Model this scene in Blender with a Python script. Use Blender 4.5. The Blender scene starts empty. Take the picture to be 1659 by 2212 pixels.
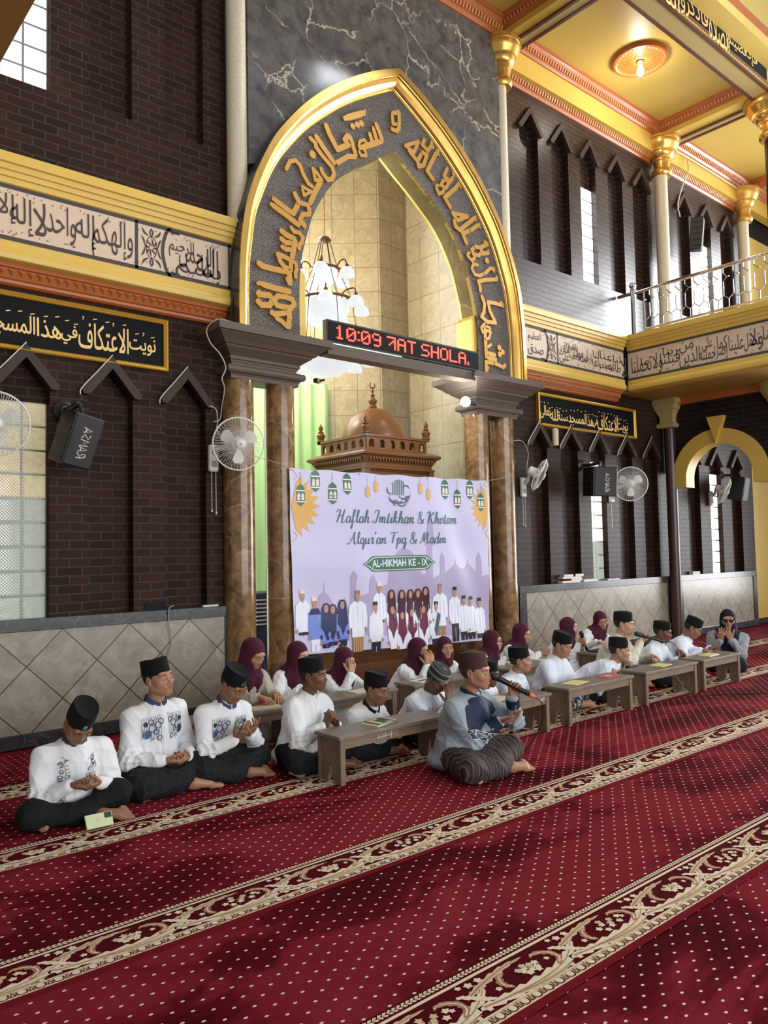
import bpy, bmesh, math, random
import numpy as np
from mathutils import Vector, Matrix

# ------------------------------------------------------------------ camera, sky, daylight, exposure
sc = bpy.context.scene
yaw, pitch, roll = .705582, .051670, -.020098
fw_ = np.array([math.sin(yaw)*math.cos(pitch), math.cos(yaw)*math.cos(pitch), math.sin(pitch)])
rt_ = np.array([math.cos(yaw), -math.sin(yaw), 0]); up_ = np.cross(rt_, fw_)
cr_, sr_ = math.cos(roll), math.sin(roll)
R0, U0 = cr_*rt_ + sr_*up_, -sr_*rt_ + cr_*up_
cam = bpy.data.cameras.new('camera'); cam.sensor_fit = 'VERTICAL'; cam.sensor_height = 36; cam.lens = 1684.49/2212*36; cam.clip_start = .05; cam.clip_end = 200
co_ = bpy.data.objects.new('camera', cam); sc.collection.objects.link(co_)
co_.matrix_world = Matrix(((R0[0], U0[0], -fw_[0], 0), (R0[1], U0[1], -fw_[1], -6.68), (R0[2], U0[2], -fw_[2], 1.5), (0, 0, 0, 1)))
sc.camera = co_
wd = bpy.data.worlds.new('daylight'); sc.world = wd; wd.use_nodes = True
bg = wd.node_tree.nodes['Background']; bg.inputs[0].default_value = (.93, .97, 1, 1); bg.inputs[1].default_value = .42
def area(name, loc, to, sx, sy, watt, col=(1,1,1)):
    l = bpy.data.lights.new(name, 'AREA'); l.shape = 'RECTANGLE'; l.size = sx; l.size_y = sy; l.energy = watt; l.color = col
    o = bpy.data.objects.new(name, l); sc.collection.objects.link(o); o.location = loc
    o.rotation_euler = (Vector(to) - Vector(loc)).to_track_quat('-Z', 'Y').to_euler(); return o
area('daylight_east_door', (16.8, -3.9, 2.1), (8, -3.4, 1.6), 5.2, 3.3, 210, (.95, .98, 1)).data.spread = 1.75
area('daylight_gallery_window', (16.8, -3.7, 6.6), (8, -3.0, 5.6), 5.0, 3.0, 560, (.95, .98, 1)).data.spread = 1.75
area('daylight_rear_doors', (6.5, -16, 3.4), (5.5, 0, 1.5), 15, 6, 1350, (.97, .99, 1))
area('daylight_dome_window', (8.2, -3.6, 10.3), (6.0, -.6, 6.0), 1.5, 1.5, 170, (.93, .97, 1))
sc.view_settings.view_transform = 'Standard'; sc.view_settings.look = 'None'; sc.view_settings.gamma = 1; sc.view_settings.use_curve_mapping = False
sc.view_settings.exposure = 0.15
# ------------------------------------------------------------------ helpers
C = bpy.context.scene.collection
def V(*a): return np.array(a, float)
def rx(a): c, s = math.cos(a), math.sin(a); return np.array([[1,0,0],[0,c,-s],[0,s,c]])
def ry(a): c, s = math.cos(a), math.sin(a); return np.array([[c,0,s],[0,1,0],[-s,0,c]])
def rz(a): c, s = math.cos(a), math.sin(a); return np.array([[c,-s,0],[s,c,0],[0,0,1]])
def nrm(v): v = np.asarray(v, float); n = np.linalg.norm(v); return v / n if n > 1e-12 else v
D2R = math.pi / 180

class MB:
    """collects shapes, then links them as one mesh object"""
    def __init__(s): s.v = []; s.f = []; s.m = []; s.mi = 0
    def add(s, vs, fs):
        b = len(s.v); s.v.extend([tuple(map(float, p)) for p in vs])
        for f in fs: s.f.append([i + b for i in f]); s.m.append(s.mi)
    def box(s, c, d, R=None):
        c = np.asarray(c, float); h = np.asarray(d, float) / 2
        P = np.array([[x, y, z] for x in (-1, 1) for y in (-1, 1) for z in (-1, 1)]) * h
        if R is not None: P = P @ np.asarray(R).T
        s.add(P + c, [(0,1,3,2),(4,6,7,5),(0,4,5,1),(2,3,7,6),(0,2,6,4),(1,5,7,3)])
    def bx(s, x0, x1, y0, y1, z0, z1): s.box(((x0+x1)/2, (y0+y1)/2, (z0+z1)/2), (x1-x0, y1-y0, z1-z0))
    def prism(s, poly, y0, y1, plane='xz'):
        """extrude a 2D polygon: plane xz along y, yz along x, xy along z"""
        n = len(poly)
        def p3(p, w):
            return (p[0], w, p[1]) if plane == 'xz' else ((w, p[0], p[1]) if plane == 'yz' else (p[0], p[1], w))
        vs = [p3(p, y0) for p in poly] + [p3(p, y1) for p in poly]
        tr = tess(poly)
        fs = [tuple(t) for t in tr] + [tuple(i + n for i in reversed(t)) for t in tr]
        fs += [(i, (i+1) % n, (i+1) % n + n, i + n) for i in range(n)]
        s.add(vs, fs)
    def tube(s, pts, r, n=8, caps=True, closed=False):
        pts = [np.asarray(p, float) for p in pts]; m = len(pts)
        rs = r if hasattr(r, '__len__') else [r] * m
        vs = []; up = None
        for i in range(m):
            if closed: t = nrm(pts[(i+1) % m] - pts[i-1])
            else: t = nrm(pts[min(i+1, m-1)] - pts[max(i-1, 0)])
            if up is None:
                a = V(0,0,1) if abs(t[2]) < .9 else V(1,0,0); up = nrm(np.cross(np.cross(t, a), t))
            up = nrm(up - t * (up @ t)); w = np.cross(t, up)
            for k in range(n):
                a = 2*math.pi*k/n; vs.append(pts[i] + (up*math.cos(a) + w*math.sin(a)) * rs[i])
        fs = []
        for i in range(m if closed else m-1):
            j = (i+1) % m
            for k in range(n): fs.append((i*n+k, i*n+(k+1) % n, j*n+(k+1) % n, j*n+k))
        if caps and not closed: fs += [tuple(range(n-1, -1, -1)), tuple((m-1)*n + k for k in range(n))]
        s.add(vs, fs)
    def lathe(s, prof, c=(0,0,0), n=32, R=None, sx=1, sy=1):
        c = np.asarray(c, float); vs = []; m = len(prof)
        for r, z in prof:
            for k in range(n):
                a = 2*math.pi*k/n; p = V(r*math.cos(a)*sx, r*math.sin(a)*sy, z)
                if R is not None: p = R @ p
                vs.append(p + c)
        fs = [(i*n+k, i*n+(k+1) % n, (i+1)*n+(k+1) % n, (i+1)*n+k) for i in range(m-1) for k in range(n)]
        fs += [tuple(range(n-1, -1, -1)), tuple((m-1)*n + k for k in range(n))]
        s.add(vs, fs)
    def sweep_x(s, prof, x0, x1, ends=True):
        """profile of (y, z) swept along x"""
        n = len(prof); s.add([(x0, y, z) for y, z in prof] + [(x1, y, z) for y, z in prof],
            [(i, i+n, (i+1) % n + n, (i+1) % n) for i in range(n)] + ([tuple(t) for t in tess(prof)] + [tuple(i+n for i in reversed(t)) for t in tess(prof)] if ends else []))
    def sweep_y(s, prof, y0, y1):
        """profile of (x, z) swept along y"""
        n = len(prof); s.add([(x, y0, z) for x, z in prof] + [(x, y1, z) for x, z in prof],
            [(i, i+n, (i+1) % n + n, (i+1) % n) for i in range(n)] + [tuple(t) for t in tess(prof)] + [tuple(i+n for i in reversed(t)) for t in tess(prof)])
    def build(s, name, mats, parent=None, smooth=False, loc=None, bevel=0, uv=False):
        me = bpy.data.meshes.new(name)
        me.from_pydata(s.v, [], s.f); me.update()
        bm = bmesh.new(); bm.from_mesh(me); bmesh.ops.recalc_face_normals(bm, faces=bm.faces); bm.to_mesh(me); bm.free()
        for m in (mats if isinstance(mats, (list, tuple)) else [mats]): me.materials.append(m)
        if any(s.m): me.polygons.foreach_set('material_index', s.m)
        if smooth: smooth_angle(me, 40 if smooth is True else smooth)
        if uv: box_uv(me)
        o = bpy.data.objects.new(name, me); C.objects.link(o)
        if parent is not None: o.parent = parent
        if loc is not None: o.location = loc
        if bevel:
            b = o.modifiers.new('edge', 'BEVEL'); b.width = bevel; b.segments = 2; b.limit_method = 'ANGLE'; b.angle_limit = .6
        return o

def smooth_angle(me, deg):
    me.polygons.foreach_set('use_smooth', [True] * len(me.polygons))
    if deg < 180:
        bm = bmesh.new(); bm.from_mesh(me)
        for e in bm.edges:
            if len(e.link_faces) == 2 and e.calc_face_angle(0) > deg * D2R: e.smooth = False
        bm.to_mesh(me); bm.free()

def box_uv(me):
    uv = me.uv_layers.new(name='wall')
    for p in me.polygons:
        n = p.normal
        for li in p.loop_indices:
            c = me.vertices[me.loops[li].vertex_index].co
            if abs(n.z) > .8: uv.data[li].uv = (c.x, c.y)
            elif abs(n.x) > abs(n.y): uv.data[li].uv = (c.y + .37, c.z)
            else: uv.data[li].uv = (c.x, c.z)

def tess(poly):
    from mathutils.geometry import tessellate_polygon
    return tessellate_polygon([[Vector((p[0], p[1], 0)) for p in poly]])

def fill(loops, step=0):
    """fill 2D outlines by the non-zero rule, with inner points every step; returns points and triangles"""
    from mathutils.geometry import delaunay_2d_cdt
    vs = []; es = []
    for l in loops:
        b = len(vs); vs += [Vector(p) for p in l]; es += [(b+i, b+(i+1) % len(l)) for i in range(len(l))]
    if step:
        a = np.array([tuple(p) for p in vs]); lo, hi = a.min(0), a.max(0)
        for i in range(1, int((hi[0]-lo[0])/step)+1):
            for j in range(1, int((hi[1]-lo[1])/step)+1): vs.append(Vector((lo[0] + i*step, lo[1] + j*step)))
        nl = []
        for l in loops:
            q = []
            for p, r in zip(l, list(l[1:]) + [l[0]]):
                d = math.hypot(r[0]-p[0], r[1]-p[1]); k = max(1, int(d/step)); q += [(p[0] + (r[0]-p[0])*t/k, p[1] + (r[1]-p[1])*t/k) for t in range(k)]
            nl.append(q)
        inner = vs[sum(map(len, loops)):]; vs = []; es = []; loops = nl
        for l in loops: b = len(vs); vs += [Vector(p) for p in l]; es += [(b+i, b+(i+1) % len(l)) for i in range(len(l))]
        vs += inner
    ov, oe, of, _, _, _ = delaunay_2d_cdt(vs, es, [], 0, 1e-6)
    if not of: return [], []
    P = np.array([tuple(p) for p in ov]); cen = np.array([P[list(f)].mean(0) for f in of])
    w = np.zeros(len(cen))
    for l in loops:
        a = np.array([tuple(p) for p in l]); b = np.roll(a, -1, 0)
        for p, q in zip(a, b):
            up = (p[1] <= cen[:,1]) & (q[1] > cen[:,1]); dn = (p[1] > cen[:,1]) & (q[1] <= cen[:,1])
            side = (q[0]-p[0])*(cen[:,1]-p[1]) - (cen[:,0]-p[0])*(q[1]-p[1])
            w += (up & (side > 0)); w -= (dn & (side < 0))
    return P, [tuple(f) for f, k in zip(of, w) if k != 0]

_glyph = {}
def text_shape(txt, res=3):
    """outline of a text in the built-in face, filled: points, triangles, width"""
    if txt in _glyph: return _glyph[txt]
    c = bpy.data.curves.new('t', 'FONT'); c.body = txt; c.fill_mode = 'NONE'; c.resolution_u = res
    o = bpy.data.objects.new('t', c); C.objects.link(o); bpy.context.view_layer.update()
    me = bpy.data.meshes.new_from_object(o.evaluated_get(bpy.context.evaluated_depsgraph_get()))
    co = [tuple(v.co[:2]) for v in me.vertices]; nb = {}
    for e in me.edges:
        a, b = e.vertices; nb.setdefault(a, []).append(b); nb.setdefault(b, []).append(a)
    # keep the drawing direction of the outlines for the winding rule: follow edges in stored order
    nxt = {}
    for e in me.edges: nxt.setdefault(e.vertices[0], e.vertices[1])
    loops = []; seen = set()
    for s0 in range(len(co)):
        if s0 in seen or s0 not in nb: continue
        l = []; p = s0; prev = None
        while p not in seen:
            seen.add(p); l.append(co[p]); q = nxt.get(p)
            if q is None or q in seen:
                qs = [k for k in nb[p] if k not in seen]; q = qs[0] if qs else None
            if q is None: break
            p = q
        if len(l) > 2: loops.append(l)
    bpy.data.objects.remove(o); bpy.data.curves.remove(c); bpy.data.meshes.remove(me)
    r = fill(loops) if loops else ([], [])
    _glyph[txt] = r
    return r

_FORMS = {}
def _forms():
    # isolated, final, initial, medial forms of the letters
    b = 0xFE80
    for ch, n in (('\u0621',1),('\u0622',2),('\u0623',2),('\u0624',2),('\u0625',2),('\u0626',4),('\u0627',2),('\u0628',4),('\u0629',2),('\u062A',4),('\u062B',4),('\u062C',4),('\u062D',4),('\u062E',4),('\u062F',2),('\u0630',2),('\u0631',2),('\u0632',2),('\u0633',4),('\u0634',4),('\u0635',4),('\u0636',4),('\u0637',4),('\u0638',4),('\u0639',4),('\u063A',4),('\u0641',4),('\u0642',4),('\u0643',4),('\u0644',4),('\u0645',4),('\u0646',4),('\u0647',4),('\u0648',2),('\u0649',2),('\u064A',4)):
        _FORMS[ch] = [b + i for i in range(n)]; b += n
_forms()
def shape_arabic(w):
    """joined letter forms of one word in visual order, left to right"""
    out = []; w = [c for c in w]; i = 0; prev = False
    while i < len(w):
        c = w[i]; f = _FORMS.get(c)
        if f is None: out.append(ord(c)); prev = False; i += 1; continue
        if c == '\u0644' and i+1 < len(w) and w[i+1] in '\u0627\u0623\u0625\u0622':
            k = {'\u0622': 0xFEF5, '\u0623': 0xFEF7, '\u0625': 0xFEF9, '\u0627': 0xFEFB}[w[i+1]]
            out.append(k + (1 if prev else 0)); prev = False; i += 2; continue
        nx = w[i+1] if i+1 < len(w) else None
        joins = len(f) == 4 and nx in _FORMS and len(_FORMS[nx]) > 1
        if len(f) == 1: out.append(f[0])
        elif prev and joins: out.append(f[3])
        elif prev: out.append(f[1])
        elif joins: out.append(f[2])
        else: out.append(f[0])
        prev = joins; i += 1
    return ''.join(chr(k) for k in reversed(out))

def text_on(mb, txt, fn, x0, x1, z0, z1, bold=0, fit=True, rtl=False, off=(0,0)):
    """lay a filled text into the rectangle x0..x1, z0..z1 (u, v) and map it by fn(u, v) -> point"""
    P, T = text_shape(shape_arabic(txt) if rtl else txt)
    if not len(T): return
    lo = P.min(0); hi = P.max(0)
    Q = (P - lo) / np.maximum(hi - lo, 1e-6) * V(x1-x0, z1-z0) + V(x0, z0)
    for k, (dx, dy) in enumerate([(0,0)] if not bold else [(-bold, 0), (bold, 0), (0, bold), (0, -bold)]):
        mb.add([fn(p[0]+dx, p[1]+dy, k*.0003) for p in Q], [tuple(t) for t in T])

def cat(pts, n=6, closed=False):
    """smooth curve through points"""
    P = [np.asarray(p, float) for p in pts]; m = len(P); out = []
    for i in range(m if closed else m-1):
        a = P[(i-1) % m] if closed or i > 0 else P[i]*2 - P[i+1]
        b = P[i]; c = P[(i+1) % m]; d = P[(i+2) % m] if closed or i+2 < m else c*2 - b
        for k in range(n):
            t = k/n; out.append(.5*((2*b) + (c-a)*t + (2*a-5*b+4*c-d)*t*t + (3*b-a-3*c+d)*t**3))
    if not closed: out.append(P[-1])
    return out

def ribbon(mb, pts, w, fn, thick=0):
    """a pen stroke of width w (number or per point) in (u, v), mapped by fn(u, v, h)"""
    P = np.array([p[:2] for p in pts], float); m = len(P); ws = w if hasattr(w, '__len__') else [w]*m
    t = np.gradient(P, axis=0) if m > 1 else np.zeros_like(P); t /= np.maximum(np.linalg.norm(t, axis=1), 1e-9)[:,None]
    nn = np.stack([-t[:,1], t[:,0]], 1)
    L = [P[i] + nn[i]*ws[i]/2 for i in range(m)]; R_ = [P[i] - nn[i]*ws[i]/2 for i in range(m)]
    if not thick:
        mb.add([fn(*p, 0) for p in L] + [fn(*p, 0) for p in R_], [(i, i+1, m+i+1, m+i) for i in range(m-1)])
    else:
        vs = [fn(*p, h) for h in (0, thick) for p in L + R_]; n2 = 2*m; fs = []
        for i in range(m-1):
            fs += [(i, m+i, m+i+1, i+1), (n2+i, n2+i+1, n2+m+i+1, n2+m+i), (i, i+1, n2+i+1, n2+i), (m+i, n2+m+i, n2+m+i+1, m+i+1)]
        fs += [(0, n2, n2+m, m), (m-1, 2*m-1, n2+2*m-1, n2+m-1)]
        mb.add(vs, fs)

def tag(o, label=None, category=None, group=None, kind=None):
    if label: o['label'] = label
    if category: o['category'] = category
    if group: o['group'] = group
    if kind: o['kind'] = kind
    return o
def thing(name, label, category, loc=(0,0,0), rot=0, group=None):
    o = bpy.data.objects.new(name, None); o.empty_display_size = .1; C.objects.link(o)
    o.location = loc; o.rotation_euler = (0, 0, rot)
    return tag(o, label, category, group)
def copy_thing(root, loc=None, rot=None, label=None, group=None):
    r = root.copy(); C.objects.link(r)
    if loc is not None: r.location = loc
    if rot is not None: r.rotation_euler = (0, 0, rot)
    if label: r['label'] = label
    if group: r['group'] = group
    for ch in list(root.children):
        c = ch.copy(); C.objects.link(c); c.parent = r
        for g in ch.children:
            d = g.copy(); C.objects.link(d); d.parent = c
    return r
# ------------------------------------------------------------------ lettering and print, in metres
ARCH_LETTERS = [(0.07, [(5.051, 6.191), (5.356, 6.371)]), (0.02, [(5.357, 6.412), (5.352, 6.331)]), (0.07, [(5.179, 6.153)]), (0.07, [(5.243, 6.192)]), (0.07, [(5.302, 6.227)]), (0.062, [(4.805, 6.059), (4.862, 5.951), (4.963, 5.823), (5.109, 5.921), (5.064, 5.96), (5.114, 6.037)]), (0.055, [(5.115, 6.043), (5.164, 5.966), (5.222, 5.829)]), (0.055, [(4.968, 5.705), (4.96, 5.677), (5.106, 5.792), (5.222, 5.823)]), (0.065, [(5.256, 5.928), (5.606, 6.133)]), (0.05, [(5.409, 6.169), (5.457, 6.052)]), (0.05, [(5.462, 6.251), (5.523, 6.086)]), (0.055, [(5.5, 6.309), (5.551, 6.224), (5.601, 6.125)]), (0.035, [(5.256, 5.941), (5.274, 6.016), (5.338, 6.056), (5.377, 6.025), (5.328, 5.964)]), (0.035, [(5.255, 5.909), (5.286, 5.862), (5.357, 5.879), (5.35, 5.921), (5.315, 5.947)]), (0.06, [(4.665, 5.884), (4.735, 5.823), (4.934, 5.647)]), (0.05, [(4.59, 5.837), (4.67, 5.802), (4.684, 5.752), (4.769, 5.683), (4.884, 5.605), (4.912, 5.54), (4.881, 5.47), (4.822, 5.446), (4.765, 5.495), (4.738, 5.559)]), (0.085, [(4.635, 5.661)]), (0.045, [(4.297, 5.386), (4.352, 5.497), (4.421, 5.53), (4.475, 5.495), (4.515, 5.407), (4.577, 5.331), (4.64, 5.308)]), (0.04, [(4.637, 5.51), (4.663, 5.392), (4.749, 5.424), (4.686, 5.483), (4.637, 5.51)]), (0.06, [(4.749, 5.43), (4.668, 5.286), (4.587, 5.115)]), (0.035, [(4.496, 5.278), (4.518, 5.19), (4.611, 5.258), (4.555, 5.265), (4.496, 5.278)]), (0.055, [(4.388, 5.193), (4.455, 5.101), (4.384, 4.965), (4.33, 4.98), (4.133, 5.056)]), (0.05, [(4.455, 5.095), (4.566, 5.103), (4.592, 5.016)]), (0.06, [(4.103, 4.991), (4.276, 4.93), (4.464, 4.85)]), (0.05, [(4.451, 4.89), (4.494, 4.983), (4.599, 5.012)]), (0.06, [(4.465, 4.911), (4.506, 4.887), (4.536, 4.86)]), (0.045, [(4.342, 4.824), (4.389, 4.777), (4.454, 4.78), (4.496, 4.74), (4.479, 4.686), (4.444, 4.64), (4.451, 4.596)]), (0.06, [(4.213, 4.755), (4.288, 4.72), (4.409, 4.703)]), (0.055, [(4.214, 4.676), (4.286, 4.638), (4.371, 4.65)]), (0.05, [(4.225, 4.591), (4.285, 4.57), (4.359, 4.581)]), (0.06, [(4.409, 4.705), (4.387, 4.626), (4.356, 4.483)]), (0.05, [(4.19, 4.496), (4.22, 4.424), (4.261, 4.384), (4.345, 4.376), (4.347, 4.471), (4.263, 4.488), (4.19, 4.496)]), (0.04, [(4.347, 4.471), (4.405, 4.449), (4.412, 4.395), (4.396, 4.347), (4.402, 4.293)]), (0.06, [(3.946, 4.365), (4.005, 4.335), (4.157, 4.334), (4.324, 4.344), (4.328, 4.277), (4.327, 4.205)]), (0.03, [(4.327, 4.209), (4.301, 4.245), (4.286, 4.286)]), (0.04, [(3.942, 4.137), (3.993, 4.17)]), (0.062, [(3.972, 4.153), (4.154, 4.142), (4.341, 4.14)]), (0.06, [(3.941, 4.037), (3.991, 4.047), (4.081, 4.057), (4.132, 4.018), (4.08, 3.955), (3.994, 3.943), (3.936, 3.988)]), (0.04, [(3.936, 4.036), (3.981, 4.084)]), (0.055, [(4.132, 4.018), (4.184, 4.068), (4.277, 4.078), (4.361, 4.068), (4.38, 4.022), (4.339, 3.978), (4.234, 3.971), (4.172, 3.973), (4.132, 4.018)]), (0.055, [(4.089, 3.899), (4.14, 3.878), (4.296, 3.92)]), (0.06, [(4.312, 3.973), (4.316, 3.879), (4.309, 3.757)]), (0.05, [(4.15, 3.849), (4.221, 3.826), (4.309, 3.766)]), (0.05, [(5.749, 6.504), (5.861, 6.557), (5.864, 6.439), (5.855, 6.361), (5.817, 6.316), (5.731, 6.318)]), (0.04, [(5.753, 6.505), (5.762, 6.384), (5.852, 6.409)]), (0.045, [(5.952, 6.192), (6.165, 6.312), (6.084, 6.154), (5.952, 6.192)]), (0.05, [(5.992, 6.155), (6.14, 6.064), (6.155, 6.005), (6.237, 6.049), (6.289, 6.188), (6.221, 6.198), (6.14, 6.07)]), (0.05, [(6.27, 6.388), (6.224, 6.295), (6.308, 6.246), (6.372, 6.332)]), (0.05, [(6.383, 6.394), (6.363, 6.309), (6.416, 6.333)]), (0.055, [(6.495, 6.32), (6.43, 6.234), (6.292, 5.996), (6.402, 5.907)]), (0.03, [(6.476, 6.275), (6.511, 6.247)]), (0.05, [(6.642, 6.151), (6.575, 6.018), (6.682, 5.991), (6.73, 6.052)]), (0.04, [(6.729, 6.131), (6.749, 6.058)]), (0.045, [(6.591, 5.984), (6.654, 5.963), (6.597, 5.874), (6.517, 5.889), (6.545, 5.95), (6.6, 5.98)]), (0.045, [(6.427, 5.869), (6.477, 5.774), (6.55, 5.814), (6.579, 5.888)]), (0.03, [(6.427, 5.869), (6.507, 5.88)]), (0.055, [(6.84, 6.019), (6.772, 5.932), (6.575, 5.756), (6.68, 5.648)]), (0.03, [(6.831, 6.016), (6.856, 5.95)]), (0.05, [(6.707, 5.601), (6.972, 5.633), (6.794, 5.535), (6.707, 5.601)]), (0.055, [(6.729, 5.535), (6.75, 5.447), (6.823, 5.419), (6.96, 5.531), (7.118, 5.663)]), (0.03, [(7.11, 5.679), (7.119, 5.609)]), (0.055, [(7.188, 5.591), (7.025, 5.471), (6.875, 5.391), (6.95, 5.268)]), (0.03, [(7.185, 5.609), (7.19, 5.532)]), (0.055, [(7.254, 5.385), (7.324, 5.366), (7.19, 5.291), (7.222, 5.22), (7.355, 5.264)]), (0.03, [(7.321, 5.304), (7.354, 5.239)]), (0.05, [(7.19, 5.285), (7.095, 5.28), (7.033, 5.223), (7.065, 5.171), (7.151, 5.179), (7.213, 5.23)]), (0.04, [(6.937, 5.135), (6.998, 5.191)]), (0.045, [(6.937, 5.135), (7.028, 5.085), (7.09, 5.147)]), (0.075, [(7.306, 5.149)]), (0.045, [(7.445, 5.078), (7.356, 5.058), (7.256, 4.975), (7.158, 4.924), (7.073, 4.923), (7.024, 4.983), (7.052, 5.049), (7.146, 5.053)]), (0.04, [(7.446, 5.09), (7.416, 5.023)]), (0.05, [(7.496, 4.991), (7.467, 4.942), (7.279, 4.896), (7.13, 4.846), (7.162, 4.799), (7.171, 4.717)]), (0.05, [(7.537, 4.676), (7.589, 4.625), (7.463, 4.631), (7.303, 4.618), (7.333, 4.509), (7.434, 4.377), (7.275, 4.361), (7.173, 4.408), (7.227, 4.478), (7.24, 4.588), (7.183, 4.684)]), (0.04, [(7.239, 4.342), (7.167, 4.264), (7.191, 4.215), (7.288, 4.249), (7.331, 4.233), (7.302, 4.156), (7.24, 4.134)]), (0.055, [(7.237, 4.294), (7.239, 4.122), (7.248, 3.891)]), (0.035, [(7.247, 4.308), (7.325, 4.291), (7.339, 4.222)]), (0.06, [(7.248, 3.903), (7.442, 3.901)]), (0.055, [(7.25, 3.963), (7.426, 3.959)]), (0.04, [(7.253, 4.028), (7.352, 4.092)]), (0.075, [(7.493, 4.066)]), (0.075, [(7.558, 4.022)]), (0.075, [(7.499, 3.982)]), (0.05, [(7.612, 3.871), (7.555, 3.821), (7.413, 3.849), (7.241, 3.848), (7.236, 3.723)]), (0.035, [(7.236, 3.723), (7.287, 3.795)])]
FRIEZE_LEFT = [('وإلهكم', (2.371, 2.733, 4.07, 4.442)), ('إله', (2.231, 2.407, 4.126, 4.431)), ('واحد', (2.0, 2.238, 4.12, 4.441)), ('لا', (1.895, 2.0, 4.141, 4.421)), ('إله', (1.717, 1.895, 4.112, 4.423)), ('إلا', (1.618, 1.761, 4.185, 4.431)), ('هو', (1.462, 1.618, 4.146, 4.414)), ('الرحمن', (1.12, 1.444, 4.142, 4.39)), ('بسم', (3.135, 3.598, 4.032, 4.216)), ('الله', (3.346, 3.573, 4.133, 4.399)), ('الرحمن', (3.17, 3.529, 4.164, 4.428)), ('الرحيم', (3.071, 3.321, 4.241, 4.422))]
FRIEZE_RIGHT = [('لا', (10.366, 10.526, 4.099, 4.398)), ('طاقة', (10.049, 10.361, 4.144, 4.298)), ('لنا', (10.165, 10.367, 4.294, 4.397)), ('به', (9.959, 10.134, 4.123, 4.225)), ('واعف', (9.812, 10.006, 4.117, 4.268)), ('عنا', (9.82, 10.147, 4.29, 4.417)), ('واغفر', (9.647, 9.837, 4.106, 4.306)), ('لنا', (9.652, 9.8, 4.278, 4.39)), ('وارحمنا', (9.402, 9.65, 4.162, 4.323)), ('أنت', (9.344, 9.528, 4.173, 4.37)), ('مولانا', (9.166, 9.407, 4.176, 4.383)), ('فانصرنا', (9.083, 9.342, 4.154, 4.299)), ('على', (8.851, 9.083, 4.094, 4.262)), ('القوم', (9.051, 9.248, 4.264, 4.41)), ('الكافرين', (8.84, 9.091, 4.2, 4.404)), ('صدق', (8.17, 8.501, 4.106, 4.256)), ('العظيم', (8.178, 8.455, 4.275, 4.425))]
FRIEZE_BALCONY = [('تحملنا', (-0.183, -0.518, 4.144, 4.398)), ('ما', (-0.34, -0.479, 4.247, 4.361)), ('ولا', (-0.533, -0.695, 4.082, 4.394)), ('قبلنا', (-0.657, -0.973, 4.142, 4.364)), ('ربنا', (-0.702, -0.938, 4.278, 4.438)), ('من', (-0.967, -1.183, 4.287, 4.456)), ('الذين', (-0.961, -1.276, 4.071, 4.348)), ('على', (-1.309, -1.467, 4.257, 4.435)), ('حملته', (-1.267, -1.498, 4.126, 4.316)), ('كما', (-1.528, -1.67, 4.236, 4.423)), ('إصرا', (-1.487, -1.676, 4.086, 4.308)), ('علينا', (-1.692, -1.899, 4.124, 4.389)), ('تحمل', (-1.901, -2.112, 4.126, 4.375)), ('ولا', (-1.981, -2.157, 4.113, 4.418)), ('ربنا', (-2.16, -2.332, 4.176, 4.41)), ('أخطأنا', (-2.356, -2.686, 4.17, 4.411)), ('أو', (-2.699, -2.838, 4.202, 4.384)), ('نسينا', (-2.851, -3.139, 4.192, 4.403))]
SIGN_LEFT = [('نويت', (2.761, 3.007, 3.329, 3.481)), ('الاعتكاف', (2.313, 2.754, 3.312, 3.54)), ('في', (2.167, 2.301, 3.323, 3.488)), ('هذا', (1.972, 2.167, 3.353, 3.508)), ('المسجد', (1.593, 1.956, 3.324, 3.509)), ('سنة', (1.39, 1.556, 3.353, 3.499)), ('لله', (1.218, 1.367, 3.36, 3.516)), ('تعالى', (0.956, 1.195, 3.371, 3.536))]
SIGN_RIGHT = [('نويت', (10.445, 10.748, 3.267, 3.438)), ('الاعتكاف', (9.94, 10.481, 3.269, 3.497)), ('في', (9.817, 9.946, 3.288, 3.429)), ('هذا', (9.662, 9.835, 3.299, 3.451)), ('المسجد', (9.229, 9.672, 3.272, 3.467)), ('سنة', (8.973, 9.208, 3.318, 3.442)), ('لله', (8.804, 8.983, 3.299, 3.466)), ('تعالى', (8.556, 8.814, 3.312, 3.498))]
BEAM_WORDS = [('فإذا', (10.858, 11.233, 8.31, 8.542)), ('قضيتم', (10.328, 10.903, 8.276, 8.528)), ('الصلاة', (9.818, 10.384, 8.207, 8.619)), ('فاذكروا', (9.038, 9.792, 8.216, 8.573)), ('الله', (8.619, 9.055, 8.182, 8.514))]
# beam edges {'a': (8.2, 7.974), 'b': (11.602, 8.182), 'blackB0': (8.568, 8.143), 'blackB1': (11.554, 8.258), 'blackT0': (9.724, 8.674), 'blackT1': (11.256, 8.739), 'red0': (10.101, 8.848), 'red1': (11.683, 8.974)}
B_LANTERN = [(4.556, 4.672, 2.128, 2.355), (4.765, 4.884, 2.005, 2.236), (4.968, 5.085, 2.112, 2.342), (4.375, 4.487, 1.977, 2.201), (6.428, 6.551, 2.108, 2.343), (6.63, 6.748, 2.001, 2.233), (6.841, 6.963, 2.117, 2.354), (7.023, 7.147, 1.975, 2.202)]
B_LAMP = [(5.27, 5.347, 2.092, 2.232), (5.394, 5.473, 2.151, 2.297), (6.044, 6.116, 2.152, 2.301), (6.169, 6.243, 2.087, 2.237)]
B_TITLE1 = (4.86, 6.663, 1.821, 1.957)
B_TITLE2 = (5.013, 6.477, 1.595, 1.723)
B_PLATE = (5.207, 6.293, 1.293, 1.462)
B_PLATE_TEXT = (5.347, 6.157, 1.344, 1.421)
B_CALLI = (5.755, 2.173)
B_SUN = [(4.324, 1.984), (7.225, 2.018)]
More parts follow.
